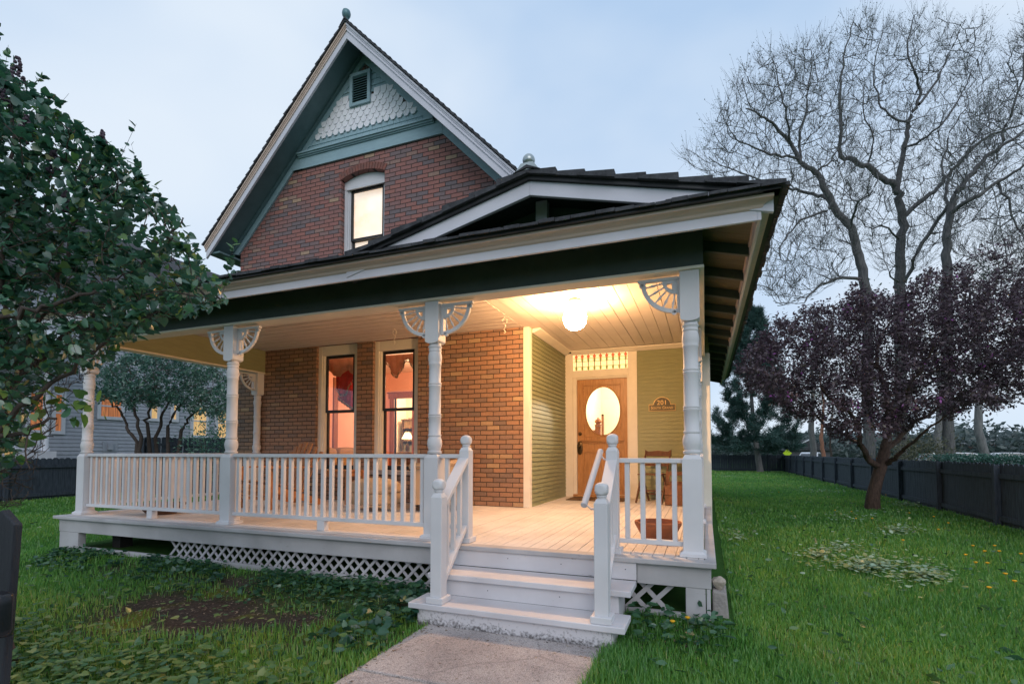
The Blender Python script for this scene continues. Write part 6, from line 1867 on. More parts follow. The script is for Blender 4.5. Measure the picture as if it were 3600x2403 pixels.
keep = (vnoise(P_[:, 0] * 1.6 + P_[:, 1] * .8, P_[:, 2] * 2.2, 1.5, 7) + 0.35 * vnoise(P_[:, 0] * 5, P_[:, 2] * 5 + P_[:, 1] * 3, 1.4, 1)) > -0.78 + 0.85 * np.clip((1170 - vv) / 350, 0, 1) + 0.25 * np.clip((2750 - uu) / 200, 0, 1) + 0.60 * np.clip((uu - 3000) / 250, 0, 1) * np.clip((1080 - vv) / 150, 0, 1)
P_, A_ = P_[keep], A_[keep]
ax_, nr_ = leaf_dirs(len(P_), A_, 1.0, 0.25, 0.45)
tone = np.clip(rng.normal(0.48, 0.2, len(P_)), 0, 0.92); fl = vnoise(P_[:, 0] * 2, P_[:, 2] * 2, 2.0, 9) > 0.62
tone = np.where(fl & (rng.random(len(P_)) < 0.16), 1.0, tone)
scatter('foliage', *LEAF_QUAD, P_, ax_, nr_, rng.uniform(0.055, 0.10, len(P_)), tone, M_PURP, crab)

# ---------------------------------------------------------------- tall cottonwoods behind
M_GBARK = pm('furrowed_grey_bark', (0.22, 0.215, 0.215), (0.11, 0.11, 0.115), 3.5, 0.95, 0.9, stretch=(3, 3, 0.5), fine=20)
M_CBARK = pm('cottonwood_bark', (0.15, 0.145, 0.145), (0.06, 0.06, 0.065), 3.0, 0.95, 0.9, stretch=(3, 3, 0.5), fine=18)
M_SPRING = leaf_mat('young_grey_leaves', [(0.0, (0.075, 0.10, 0.095)), (0.5, (0.115, 0.145, 0.125)), (1.0, (0.16, 0.195, 0.14))], 0.4, 0.5, 0.03)
CD = lambda x, y, d: at(*C4(x, y), d)
def cottonwood(label, limbs, poly, n1, n2, d0, d1, root, nl):
    t = thing('cottonwood_tree', label, 'tree', (float(root[0]), float(root[1]), -0.9), 'bare cottonwoods beyond the fence')
    tr = Tree()
    for P, r0, r1 in limbs: tr.limb(P, r0 * 0.9, r1 * 0.95, 4, 0.06)
    conv = lambda q: C4(*q)
    tr.grow(px_targets(poly, n1, d0, d1, conv), 0.026, 0.018, up=-0.05, wob=0.07, level=1, root=root)
    tr.tips = []
    tr.grow(px_targets(poly, n2, d0, d1, conv), 0.009, 0.007, up=-0.06, wob=0.07, level=2, root=root, maxlen=3.2)
    tr.spray(4, 0.6, 1.7, 0.0095, up=0.5, spread=0.33, fwd=0.8, level=2)
    tr.wood('trunk', M_CBARK, t, lv=(0,), sides=(10,)); tr.wood('branches', M_CBARK, t, lv=(1, 2), sides=(6, 4, 3))
    P, A = tip_leaves(tr, nl, 0.15)
    P = P + rng.normal(0, 0.10, P.shape)
    ax, nr = leaf_dirs(len(P), A, 1.0, 0.3, 0.3)
    scatter('foliage', *LEAF_QUAD, P, ax, nr, rng.uniform(0.07, 0.14, len(P)), rng.random(len(P)), M_SPRING, t)
d = 38.0
rA = at(*C4(850, 2060), d); rA[2] = -1.0
cottonwood('leaning grey cottonwood with spring twigs nearest the porch roof',
    [([rA, CD(850, 1500, d), CD(830, 1280, d), CD(800, 1150, d), CD(770, 1050, d), CD(700, 960, d), CD(650, 850, d), CD(610, 790, d), CD(540, 740, d), CD(500, 660, d), CD(440, 600, d - 1), CD(380, 540, d - 2), CD(290, 500, d - 2)], 0.42, 0.05),
     ([CD(700, 960, d), CD(640, 900, d + 1), CD(560, 880, d + 2), CD(480, 865, d + 2), CD(380, 830, d + 3), CD(260, 790, d + 3), CD(120, 720, d + 3)], 0.17, 0.03),
     ([CD(540, 740, d), CD(535, 640, d + 1), CD(565, 500, d + 1), CD(585, 380, d + 2), CD(590, 230, d + 2)], 0.13, 0.03),
     ([CD(500, 660, d), CD(470, 500, d - 2), CD(440, 370, d - 2), CD(410, 270, d - 2)], 0.09, 0.025),
     ([CD(530, 730, d), CD(430, 710, d - 1), CD(360, 690, d - 1), CD(250, 640, d - 2), CD(190, 560, d - 2)], 0.11, 0.025),
     ([CD(610, 790, d), CD(680, 740, d + 2), CD(720, 660, d + 3), CD(730, 540, d + 3)], 0.10, 0.03),
     ([CD(660, 970, d), CD(560, 1000, d - 2), CD(500, 1060, d - 2), CD(450, 1130, d - 3)], 0.11, 0.03),
     ([CD(830, 1280, d), CD(740, 1275, d - 1), CD(640, 1300, d - 2), CD(560, 1390, d - 3)], 0.15, 0.04),
     ([CD(770, 1050, d), CD(800, 940, d - 2), CD(870, 880, d - 3), CD(900, 780, d - 3)], 0.10, 0.03)],
    [(0, 680), (90, 660), (180, 480), (270, 340), (400, 240), (490, 250), (570, 190), (640, 180), (720, 300), (760, 500), (800, 700), (860, 850), (840, 1100), (780, 1250), (640, 1350), (450, 1420), (330, 1300), (400, 1000), (330, 860), (120, 820), (0, 740)],
    420, 1100, d - 4, d + 4, rA, 2.6)
d = 42.0
rB = at(*C4(1000, 2060), d); rB[2] = -1.0
cottonwood('tallest grey cottonwood standing upright behind the purple tree',
    [([rB, CD(1000, 1500, d), CD(1000, 1290, d), CD(1000, 1180, d), CD(1010, 1040, d), CD(1000, 930, d), CD(985, 870, d), CD(920, 820, d), CD(850, 765, d), CD(760, 730, d), CD(720, 700, d), CD(725, 600, d), CD(722, 440, d + 1), CD(740, 260, d + 1), CD(785, 100, d + 1)], 0.48, 0.04),
     ([CD(985, 880, d), CD(1000, 780, d), CD(1020, 660, d), CD(1040, 560, d), CD(1080, 470, d), CD(1085, 400, d), CD(1060, 320, d - 1), CD(1030, 220, d - 1), CD(1065, 70, d - 1)], 0.24, 0.035),
     ([CD(1085, 480, d), CD(1170, 370, d + 2), CD(1235, 220, d + 2), CD(1300, 90, d + 2)], 0.13, 0.03),
     ([CD(1010, 1000, d), CD(1110, 910, d + 1), CD(1190, 840, d + 2), CD(1260, 760, d + 2), CD(1370, 650, d + 3), CD(1480, 600, d + 3), CD(1600, 550, d + 3), CD(1750, 420, d + 4)], 0.22, 0.05),
     ([CD(1040, 560, d), CD(970, 540, d - 2), CD(900, 460, d - 2), CD(880, 300, d - 2), CD(920, 150, d - 2)], 0.10, 0.03),
     ([CD(1020, 680, d), CD(1100, 640, d - 2), CD(1200, 560, d - 3), CD(1280, 430, d - 3), CD(1370, 240, d - 3)], 0.11, 0.03),
     ([CD(850, 765, d), CD(880, 640, d - 1), CD(830, 520, d - 1), CD(840, 380, d - 1)], 0.09, 0.03),
     ([CD(1000, 1100, d), CD(920, 1040, d - 2), CD(860, 1050, d - 2), CD(780, 980, d - 3)], 0.09, 0.03)],
    [(690, 420), (740, 180), (770, 90), (840, 70), (940, 110), (1000, 130), (1065, 50), (1140, 70), (1250, 110), (1390, 90), (1420, 200), (1430, 300), (1420, 480), (1500, 560), (1500, 760), (1350, 900), (1250, 1100), (1100, 1250), (900, 1250), (820, 1000), (740, 800)],
    460, 1250, d - 4, d + 5, rB, 2.6)
d = 36.0
rC = at(*C4(1215, 2060), d); rC[2] = -1.0
cottonwood('spreading grey cottonwood whose limbs reach out at the right edge',
    [([rC, CD(1215, 1500, d), CD(1215, 1290, d), CD(1218, 1130, d), CD(1225, 1000, d), CD(1250, 900, d), CD(1290, 840, d), CD(1380, 740, d), CD(1460, 670, d), CD(1580, 600, d), CD(1720, 480, d)], 0.40, 0.05),
     ([CD(1228, 980, d), CD(1330, 910, d - 2), CD(1450, 840, d - 2), CD(1590, 740, d - 3), CD(1750, 640, d - 3)], 0.18, 0.04),
     ([CD(1225, 1000, d), CD(1210, 900, d + 1), CD(1215, 830, d + 1), CD(1190, 760, d + 2), CD(1240, 600, d + 2), CD(1310, 480, d + 2)], 0.14, 0.03),
     ([CD(1020, 1300, d + 3), CD(1080, 1150, d + 2), CD(1180, 1000, d + 1), CD(1235, 930, d)], 0.16, 0.12),
     ([CD(1450, 840, d - 2), CD(1500, 950, d - 2), CD(1560, 1080, d - 2), CD(1660, 1150, d - 2)], 0.09, 0.03),
     ([CD(1300, 1310, d), CD(1370, 1390, d - 1), CD(1420, 1480, d - 1)], 0.10, 0.05),
     ([CD(1460, 670, d), CD(1500, 540, d), CD(1560, 360, d), CD(1580, 160, d)], 0.11, 0.03)],
    [(1180, 800), (1280, 560), (1400, 480), (1470, 300), (1530, 190), (1580, 80), (1700, 60), (1850, 300), (1850, 1100), (1568, 1350), (1350, 1300), (1230, 1150)],
    400, 1100, d - 4, d + 4, rC, 2.6)

# ---------------------------------------------------------------- pine at the end of the lawn
M_NEED = leaf_mat('pine_needles', [(0.0, (0.018, 0.046, 0.042)), (0.6, (0.034, 0.085, 0.074)), (1.0, (0.06, 0.135, 0.115))], 0.15, 0.5, 0.04)
pine = thing('pine_tree', 'dense blue green pine tree in front of the far fence', 'tree', (3.26, 32.5, GND))
tr = Tree()
tr.limb([(3.35, 32.4, -0.6), (3.1, 32.4, 1.5), (2.9, 32.4, 4.5), (2.8, 32.4, 10.5)], 0.22, 0.05, 5)
tg_ = []
for k in range(520):
    h_ = 0.75 + 9.4 * random.random() ** 1.2
    r_ = (2.75 * (1 - max(h_ - 1.0, 0) / 10.2) ** 0.8) * random.uniform(0.45, 1.0)
    a = random.uniform(0, 6.283)
    tg_.append((2.95 + r_ * math.cos(a) * 1.15, 32.2 + r_ * math.sin(a), h_ + 0.10 * r_))
tr.grow(np.array(tg_), 0.012, 0.012, sag=0.12, up=0.0, wob=0.05, level=1, root=np.array([3.2, 32.4, 0]))
tr.wood('trunk', M_GBARK, pine, lv=(0,), sides=(10,)); tr.wood('branches', M_BARK, pine, lv=(1,), sides=(5, 4))
P_, A_ = tip_leaves(tr, 26, 0.1)
P_ = np.repeat(P_, 5, 0) + rng.normal(0, 0.10, (len(P_) * 5, 3)); A_ = np.repeat(A_, 5, 0)
ax_, nr_ = leaf_dirs(len(P_), A_, 1.1, -0.3, 0.2)
NEED = ([(0, 0.06, 0), (0, -0.06, 0), (1, 0, 0)], [(0, 1, 2)])
cl_ = np.repeat(rng.random(len(P_) // 5), 5)
scatter('needles', *NEED, P_, ax_, nr_, rng.uniform(0.20, 0.34, len(P_)), np.clip(0.2 + 0.7 * cl_ + rng.normal(0, .1, len(P_)), 0, 1), M_NEED, pine)

# ---------------------------------------------------------------- flowering shrub-tree left, seen under the porch roof
M_VIB = leaf_mat('blue_green_leaves', [(0.0, (0.032, 0.085, 0.072)), (0.5, (0.062, 0.160, 0.120)), (0.85, (0.115, 0.235, 0.15)), (1.0, (0.60, 0.66, 0.62))], 0.35, 0.4, 0.05)
FD = lambda x, y, d: at(*T5(x, y), d)
vib = thing('flowering_shrub', 'tall multi stemmed shrub with pale blossom seen between the left porch posts', 'shrub', (-12.5, 7.0, GND))
tr = Tree(); d = 14.0
b0 = at(475, 1755, d); b0[2] = -0.55
for P in ([b0, FD(1260, 1000, d), FD(1190, 820, d), FD(1120, 680, d), FD(1020, 560, d - .3), FD(930, 480, d - .4)],
          [b0 + [.1, .1, 0], FD(1300, 1000, d), FD(1270, 780, d), FD(1230, 600, d), FD(1200, 420, d), FD(1190, 260, d)],
          [b0 + [.35, .2, 0], FD(1370, 860, d + .4), FD(1350, 700, d + .4), FD(1420, 480, d + .5), FD(1480, 260, d + .5)],
          [b0 + [.6, .3, 0], FD(1450, 880, d + .6), FD(1480, 700, d + .7), FD(1570, 480, d + .8), FD(1650, 250, d + .8)],
          [b0 + [.8, .4, 0], FD(1540, 880, d + .7), FD(1590, 700, d + .8), FD(1700, 540, d + 1), FD(1850, 380, d + 1.1)],
          [b0 + [1.0, .4, 0], FD(1640, 880, d + .8), FD(1720, 740, d + .9), FD(1830, 600, d + 1), FD(1980, 480, d + 1.2)]):
    tr.limb(P, 0.06, 0.012, 4, 0.03)
vp = [(880, 420), (900, 300), (1000, 200), (1150, 130), (1400, 80), (1700, 90), (1900, 150), (2080, 260), (2140, 420), (2120, 700), (2000, 730), (1850, 640), (1700, 620), (1560, 560), (1420, 620), (1330, 540), (1200, 640), (1100, 560), (1000, 520), (900, 520)]
tr.grow(px_targets(vp, 330, d - 1.2, d + 2.0, lambda q: T5(*q)), 0.006, 0.010, up=0.08, wob=0.1, level=1, root=b0)
tr.tips = []
tr.grow(px_targets(vp, 620, d - 1.2, d + 2.0, lambda q: T5(*q)), 0.004, 0.008, up=0.05, wob=0.1, level=2, root=b0)
tr.wood('stems', M_BARK, vib, sides=(8, 4, 3))
P_, A_ = tip_leaves(tr, 19.0, 0.2); P_ = P_ + rng.normal(0, 0.07, P_.shape)
uu, vv, _z = uv_of(P_)
keep = vnoise(P_[:, 0] * 2 + P_[:, 1], P_[:, 2] * 2.5, 1.6, 5) > -0.5
P_, A_, uu = P_[keep], A_[keep], uu[keep]
ax_, nr_ = leaf_dirs(len(P_), A_, 1.0, 0.2, 0.5)
flw = (vnoise(P_[:, 0] * 3, P_[:, 2] * 5, 2.2, 6) > 0.35) & ((uu > 640) | (rng.random(len(P_)) < 0.25)) & (rng.random(len(P_)) < 0.45)
tone = np.where(flw, 1.0, np.clip(rng.normal(0.45, 0.2, len(P_)) + 0.2 * (uu > 660), 0, 0.86))
scatter('foliage', *LEAF_OVAL, P_, ax_, nr_, rng.uniform(0.06, 0.12, len(P_)), tone, M_VIB, vib)
# low shrub at the foot of the second post
sb_ = thing('low_shrub', 'small light green shrub in front of the tall dark fence', 'shrub', tuple(at(752, 1700, 12.0)))
c = at(752, 1575, 12.0)
P_ = c + rng.normal(0, 1, (1500, 3)) * [0.40, 0.30, 0.34]; ax_, nr_ = leaf_dirs(len(P_), P_ - c, 0.8, 0.0, 0.5)
scatter('foliage', *LEAF_OVAL, P_, ax_, nr_, rng.uniform(0.05, 0.09, len(P_)), np.clip(rng.normal(0.6, 0.18, len(P_)), 0, 0.86), M_VIB, sb_)
m = MB()
for k in range(7):
    a = random.uniform(0, 6.28); m.tube([(c[0], c[1], -0.55), (c[0] + 0.15 * math.cos(a), c[1] + 0.15 * math.sin(a), 0.3), (c[0] + 0.3 * math.cos(a), c[1] + 0.3 * math.sin(a), 1.1)], [0.015, 0.01, 0.004], 5)
m.build('stems', M_BARK, sb_)
# ---------------------------------------------------------------- grass, ground cover, litter
def in_solid(x, y):
    deck = (x > DL - 0.02) & (x < 0.2) & (y > FY - 0.02) & (y < 13)
    steps = (x > -2.02) & (x < -0.56) & (y > -0.74) & (y < 0.2)
    path = (x > PX0 + 0.02) & (x < PX1 - 0.02) & (y < -0.70)
    hse = (x > -8.1) & (x < 0.12) & (y > 0) & (y < 13.1)
    return deck | steps | path | hse
def ground_scatter(n, dmin, dmax, u0=-900, u1=4500, power=1.0):
    d = dmin * (dmax / dmin) ** (rng.random(n) ** power)
    u = u0 + (u1 - u0) * rng.random(n)
    f2 = FW[:2] / np.linalg.norm(FW[:2])
    P = C0[None, :2] + d[:, None] * (f2[None] + RT[None, :2] * ((u - 1800) / FPX)[:, None])
    return P[:, 0], P[:, 1], d
def lawn_amt(x, y):
    s_ = soil_amt(x, y)
    a = 1.0 - 1.02 * s_
    bed = (x < PX0) & (x > -6.4) & (y < -0.2) & (y > -3.1)
    thin = 0.36 + 0.40 * vnoise(x, y, 1.5, 8)
    a = np.where(bed, np.minimum(a, np.clip(thin + 0.35 * np.clip((-4.2 - x) / 1.2, 0, 1), 0.05, 1)), a)
    return np.clip(a, 0, 1)
x_, y_, d_ = ground_scatter(620000, 2.2, 42.0)
ok = ~in_solid(x_, y_) & (x_ < 4.82) & (x_ > -17.5) & (y_ < 33.9) & (rng.random(len(x_)) < lawn_amt(x_, y_))
ok &= ~((x_ > 0) & (x_ < 0.5) & (y_ > 13)) | True
x_, y_, d_ = x_[ok], y_[ok], d_[ok]
n_ = len(x_)
z_ = gz(x_, y_)
tall = 0.032 + 0.036 * rng.random(n_) + 0.022 * np.clip(vnoise(x_, y_, 1.1, 2), -0.6, 1)
edge = np.clip(1 - np.abs(x_ - PX1 - 0.1) / 0.35, 0, 1) * (y_ < -0.6) + np.clip(1 - np.abs(x_ - 4.8) / 0.25, 0, 1)
tall = np.maximum(tall, 0.03) * (1 + 0.5 * edge)
wid = np.maximum(0.0032, 0.00075 * d_)
hd = rng.random(n_) * 6.283
lean = rng.uniform(0.1, 0.75, n_) * tall
dx_, dy_ = np.cos(hd), np.sin(hd)
sx_, sy_ = -dy_ * wid, dx_ * wid
V = np.zeros((n_, 5, 3), np.float32)
V[:, 0] = np.stack([x_ - sx_, y_ - sy_, z_ - 0.005], 1); V[:, 1] = np.stack([x_ + sx_, y_ + sy_, z_ - 0.005], 1)
V[:, 2] = np.stack([x_ + dx_ * lean * .3 + sx_ * .75, y_ + dy_ * lean * .3 + sy_ * .75, z_ + tall * 0.6], 1)
V[:, 3] = np.stack([x_ + dx_ * lean * .3 - sx_ * .75, y_ + dy_ * lean * .3 - sy_ * .75, z_ + tall * 0.6], 1)
V[:, 4] = np.stack([x_ + dx_ * lean, y_ + dy_ * lean, z_ + tall], 1)
b_ = (np.arange(n_) * 5)[:, None]
patch = vnoise(x_, y_, 0.55, 4) * 0.19 + vnoise(x_, y_, 1.9, 6) * 0.13 + 0.28 * (rng.random(n_) < 0.05)
tone = np.clip(0.45 + patch + rng.normal(0, 0.13, n_), 0, 1)
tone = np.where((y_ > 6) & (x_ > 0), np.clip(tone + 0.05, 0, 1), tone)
tone = np.clip(tone + 0.13 * np.exp(-(((x_ - 1.0) / 1.3) ** 2 + ((y_ + 0.6) / 2.0) ** 2)) * (1 + vnoise(x_, y_, 1.3, 3)), 0, 1)  # yellower patch near the porch corner: warm lamp light painted into the blades
yel = (x_ < PX0) & (x_ > -6.4) & (y_ < -1.2)
tone = np.where(yel & (rng.random(n_) < 0.4), np.clip(0.78 + rng.normal(0, 0.1, n_), 0, 1), tone)
M_GRASS = leaf_mat('grass_blades', [(0.0, (0.062, 0.205, 0.046)), (0.35, (0.115, 0.315, 0.060)), (0.6, (0.18, 0.40, 0.070)), (0.85, (0.31, 0.42, 0.075)), (1.0, (0.48, 0.44, 0.20))], 0.5, 0.4, 0.04)
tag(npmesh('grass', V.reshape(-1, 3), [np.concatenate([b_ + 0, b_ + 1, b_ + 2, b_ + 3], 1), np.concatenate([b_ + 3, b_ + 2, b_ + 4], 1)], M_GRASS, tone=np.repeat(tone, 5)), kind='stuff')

M_COVER = leaf_mat('ground_cover_leaves', [(0.0, (0.024, 0.085, 0.052)), (0.4, (0.060, 0.160, 0.062)), (0.7, (0.14, 0.225, 0.06)), (0.92, (0.24, 0.28, 0.08)), (1.0, (0.30, 0.44, 0.30))], 0.25, 0.35, 0.07)
def cover(name, x, y, size, tone, shape, h0=0.02, h1=0.09, flat=0.8, stems=True):
    n = len(x); z = gz(x, y) + h0 + (h1 - h0) * rng.random(n)
    P = np.stack([x, y, z], 1)
    ax, nr = leaf_dirs(n, None, 1, 0.0, flat); ax[:, 2] = np.abs(ax[:, 2]) * 0.4 - 0.1
    o = scatter(name, *shape, P, unit(ax), nr, size, tone, M_COVER, smooth=True)
    return tag(o, kind='stuff')
# violets: thick near the camera, thinning over the bare soil
x_, y_, d_ = ground_scatter(16000, 2.1, 6.0, -900, 1700)
bedm = (x_ < PX0 - 0.05) & (x_ > -7) & (y_ < -0.25) & (y_ > -3.4)
dens = np.clip(1.15 - 1.25 * sstep(-2.35, -1.45, y_) + 0.45 * vnoise(x_, y_, 2.2, 1) - 0.25 * (x_ > -2.6), 0, 1) * (1 - 0.85 * soil_amt(x_, y_))
dens = np.maximum(dens, 0.06)
ok = bedm & ~in_solid(x_, y_) & (rng.random(len(x_)) < dens)
x_, y_ = x_[ok], y_[ok]
cover('violet_leaves', x_, y_, rng.uniform(0.024, 0.060, len(x_)), np.clip(rng.normal(0.58, 0.2, len(x_)), 0, 0.92), LEAF_HEART, 0.02, 0.11)
# dark weeds along the lattice
n_ = 2600
x_ = rng.uniform(-7.3, -2.05, n_); y_ = FY - 0.02 - np.abs(rng.normal(0.06, 0.26, n_))
ok = (vnoise(x_, y_, 2.8, 3) > -0.35 - 0.4 * (x_ > -4)) & ~in_solid(x_, y_); x_, y_ = x_[ok], y_[ok]
cover('border_weeds', x_, y_, rng.uniform(0.025, 0.06, len(x_)), np.clip(rng.normal(0.2, 0.12, len(x_)), 0, 0.6), LEAF_HEART, 0.01, 0.075, 0.55)
n_ = 260
x_ = rng.uniform(-2.5, -2.02, n_); y_ = rng.uniform(-1.35, -0.2, n_); ok = ~in_solid(x_, y_); x_, y_ = x_[ok], y_[ok]
cover('step_weeds', x_, y_, rng.uniform(0.04, 0.08, len(x_)), np.clip(rng.normal(0.15, 0.12, len(x_)), 0, 0.5), LEAF_HEART, 0.01, 0.12, 0.5)
n_ = 130
x_ = rng.uniform(-0.50, 0.12, n_); y_ = rng.uniform(-0.62, FY - 0.03, n_)
cover('corner_weeds', x_, y_, rng.uniform(0.04, 0.10, len(x_)), np.clip(rng.normal(0.2, 0.12, len(x_)), 0, 0.5), LEAF_OVAL, 0.01, 0.12, 0.45)
# pale round-leaved patches in the right lawn
XS_, YS_ = [], []
for (cx_, cy_), k, (ra, rb2) in (((1040, 1400), 560, (250, 50)), ((1330, 1460), 260, (180, 60)), ((760, 1340), 160, (120, 40)), ((1180, 1205), 200, (160, 35)), ((880, 1290), 110, (250, 60)), ((900, 1130), 120, (320, 50)), ((760, 985), 160, (200, 14)), ((1240, 1060), 200, (140, 22)), ((300, 1250), 60, (120, 60)), ((250, 900), 110, (120, 10))):
    a = rng.random(k) * 6.283; r_ = np.abs(rng.normal(0, 0.62, k))
    q = np.array([ground_at(*C8(cx_ + ra * r1 * math.cos(t), cy_ + rb2 * r1 * math.sin(t)), -0.47) for t, r1 in zip(a, r_)])
    XS_.append(q[:, 0]); YS_.append(q[:, 1])
x_, y_ = np.concatenate(XS_), np.concatenate(YS_)
cover('clover_patch', x_, y_, rng.uniform(0.03, 0.055, len(x_)), np.clip(rng.normal(0.97, 0.05, len(x_)), 0.8, 1), LEAF_ROUND, 0.05, 0.10, 0.85)
# dandelion rosettes: jagged upright leaves scattered in the lawn and the bed
x_, y_, d_ = ground_scatter(2600, 2.2, 16.0, -600, 4400)
ok = ~in_solid(x_, y_) & (x_ < 4.7) & (x_ > -12) & ~((soil_amt(x_, y_) > 0.6)); x_, y_ = x_[ok], y_[ok]
cover('weed_leaves', x_, y_, rng.uniform(0.04, 0.085, len(x_)), np.clip(rng.normal(0.4, 0.16, len(x_)), 0, 0.62), LEAF_OVAL, 0.02, 0.06, 0.25)
# dry litter
n_ = 5200
x_ = rng.uniform(-6.0, -1.9, n_); y_ = rng.uniform(-2.6, -0.2, n_)
ok = (rng.random(n_) < np.maximum(soil_amt(x_, y_), 0.12)) & ~in_solid(x_, y_); x_, y_ = x_[ok], y_[ok]
xr_ = np.concatenate([rng.uniform(-0.55, 0.15, 260), rng.normal(PX0, 0.06, 160), rng.uniform(PX0, PX1, 90)]); yr_ = np.concatenate([rng.uniform(-0.75, -0.15, 260), rng.uniform(-2.2, -0.7, 160), np.concatenate([rng.uniform(-0.95, -0.72, 50), rng.uniform(-2.4, -0.8, 40)])])
x_, y_ = np.concatenate([x_, xr_]), np.concatenate([y_, yr_])
zt = np.where((x_ > PX0) & (x_ < PX1) & (y_ < -0.7), -0.488, gz(x_, y_) + 0.008)
ax_, nr_ = leaf_dirs(len(x_), None, 1, 0, 0.9); ax_[:, 2] *= 0.25
M_LITTER = leaf_mat('dry_litter', [(0.0, (0.07, 0.05, 0.04)), (0.6, (0.20, 0.14, 0.09)), (1.0, (0.42, 0.33, 0.24))], 0.1)
tag(scatter('leaf_litter', *LEAF_QUAD, np.stack([x_, y_, zt], 1), unit(ax_), nr_, rng.uniform(0.012, 0.035, len(x_)), rng.random(len(x_)), M_LITTER), kind='stuff')

# dandelions
M_YELLOW = pm('dandelion_yellow', (0.75, 0.42, 0.02), (0.62, 0.30, 0.01), 40, 0.8)
M_STEM = pm('pale_stem', (0.14, 0.20, 0.06), (0.10, 0.15, 0.05), 10, 0.7)
def dandelion(P, label, group=None):
    t = thing('dandelion', label, 'dandelion', (P[0], P[1], float(gz(P[0], P[1]))), group)
    m = MB(); m.lathe([(0.004, -0.012), (0.009, -0.006), (0.019, 0.002), (0.016, 0.007), (0.001, 0.010)], tuple(P), 12); m.build('flower', M_YELLOW, t, smooth=True)
    m = MB(); m.tube([(P[0] + 0.012, P[1], float(gz(P[0], P[1])) - 0.01), (P[0] + 0.006, P[1] + 0.004, (P[2] + GND) / 2), (P[0], P[1], P[2] - 0.01)], 0.0028, 5); m.build('stem', M_STEM, t, smooth=True)
for q in ((1600, 1280), (1665, 1310), (1745, 1310), (1615, 1372), (1680, 1375), (1780, 1435), (1690, 1510), (1830, 1475), (1465, 1155), (1410, 1190), (1385, 1120), (1215, 1250), (955, 1130), (930, 1092), (840, 1085), (530, 985), (475, 935), (380, 990), (1120, 1000), (1045, 1130), (1865, 1325), (1250, 1100), (1560, 1330), (1720, 1280)):
    P = ground_at(*C8(*q), -0.37 if q[1] > 1100 else -0.42)
    dandelion(P, 'yellow dandelion on a thin stem in the grass right of the porch', 'dandelions in the right lawn')
dandelion(on(2300 + 230 / 1.96, 1450 + 1410 / 1.96, 1, -0.33), 'yellow dandelion standing close to the white corner leg of the porch')
dandelion(on(2300 + 126 / 1.96, 1450 + 1435 / 1.96, 1, -0.36), 'dandelion among the weeds below the small lattice right of the steps')

# ================================================================== THE NEIGHBOURHOOD
# grey clapboard house on the left
M_GREY = pm('grey_clapboard_paint', (0.36, 0.385, 0.43), (0.31, 0.33, 0.375), 4, 0.6, 0.1)
M_NWHITE = pm('neighbour_white_paint', (0.60, 0.62, 0.66), (0.52, 0.54, 0.58), 4, 0.6, 0.1)
nh = thing('grey_house', 'grey clapboard neighbour house with lit orange windows behind the shrub', 'house', (-22, 9, -0.6))
NX = -20.0
def lit(name, a, b):
    m = pm(name, a, b, 3.0, 0.6, 0, stretch=(1, 9, 0.3))
    p = m.node_tree.nodes['Principled BSDF']; m.node_tree.links.new(p.inputs['Base Color'].links[0].from_socket, p.inputs['Emission Color']); p.inputs['Emission Strength'].default_value = 0.5
    return m
M_LIT1 = lit('lit_orange_room', (0.62, 0.22, 0.08), (0.16, 0.05, 0.025)); M_LIT2 = lit('lit_yellow_room', (1.0, 0.66, 0.28), (0.5, 0.24, 0.08))
m = MB()
z = 0.45
while z < 6.6:
    m.prism([(NX + 0.002, z), (NX + 0.028, z), (NX + 0.006, z + 0.13), (NX + 0.002, z + 0.13)], 'y', -6.0, 24.0); z += 0.13
m.box(NX - 8, -6.0, 0.3, NX, 24.0, 6.6)
m.build('wall', M_GREY, nh)
m = MB(); m.box(NX - 8, -6.0, -1.2, NX - 0.02, 24, 0.3); m.build('foundation', M_STONE, nh)
m = MB(); m.prism([(NX + 0.5, 6.5), (NX - 4, 10.2), (NX - 8.5, 6.5), (NX - 8.5, 6.4), (NX - 4, 10.0), (NX + 0.5, 6.4)], 'y', -6.5, 24.5); m.build('roof', M_SHING, nh)
m = MB(); m.box(NX + 0.01, 23.7, 0.3, NX + 0.06, 24, 6.5); m.build('corner_board', M_NWHITE, nh)
for (u0, v0, u1, v1), lm in (((262, 480, 412, 812), M_LIT1), ((495, 490, 562, 820), M_LIT1), ((915, 500, 1108, 690), M_LIT1), ((1380, 510, 1440, 705), M_LIT2), ((1585, 560, 1612, 715), M_LIT2), ((1765, 600, 1890, 860), M_LIT2), ((1990, 620, 2085, 880), M_LIT2)):
    p0, p1 = on(*T5(u0, v1), 0, NX), on(*T5(u1, v0), 0, NX); z1 = on(*T5((u0 + u1) / 2, v0), 0, NX)[2]; z0 = on(*T5((u0 + u1) / 2, v1), 0, NX)[2]
    ya, yb2 = sorted((p0[1], p1[1]))
    m = MB(); frame4(m, ya - 0.11, yb2 + 0.11, z0 - 0.11, z1 + 0.11, 0.11, 0, 0.05)
    m.v = [(NX + 0.03 + b, a, c) for a, b, c in m.v]; f_ = m.build('window', M_NWHITE, nh)
    m = MB(); m.box(NX + 0.03, ya, z0, NX + 0.036, yb2, z1); m.build('pane', lm, f_)
    m = MB(); m.box(NX + 0.0365, ya, (z0 + z1) / 2 - 0.025, NX + 0.06, yb2, (z0 + z1) / 2 + 0.025); m.build('meeting_rail', M_NWHITE, f_)
p = on(*T5(1008, 962), 0, NX); m = MB(); m.box(NX + 0.02, p[1] - 0.25, p[2] - 0.18, NX + 0.035, p[1] + 0.25, p[2] + 0.18); m.box(NX + 0.036, p[1] - 0.1, p[2] - 0.13, NX + 0.10, p[1] + 0.07, p[2] + 0.12); m.build('meter_box', M_GREY, nh)
NPX = -18.5
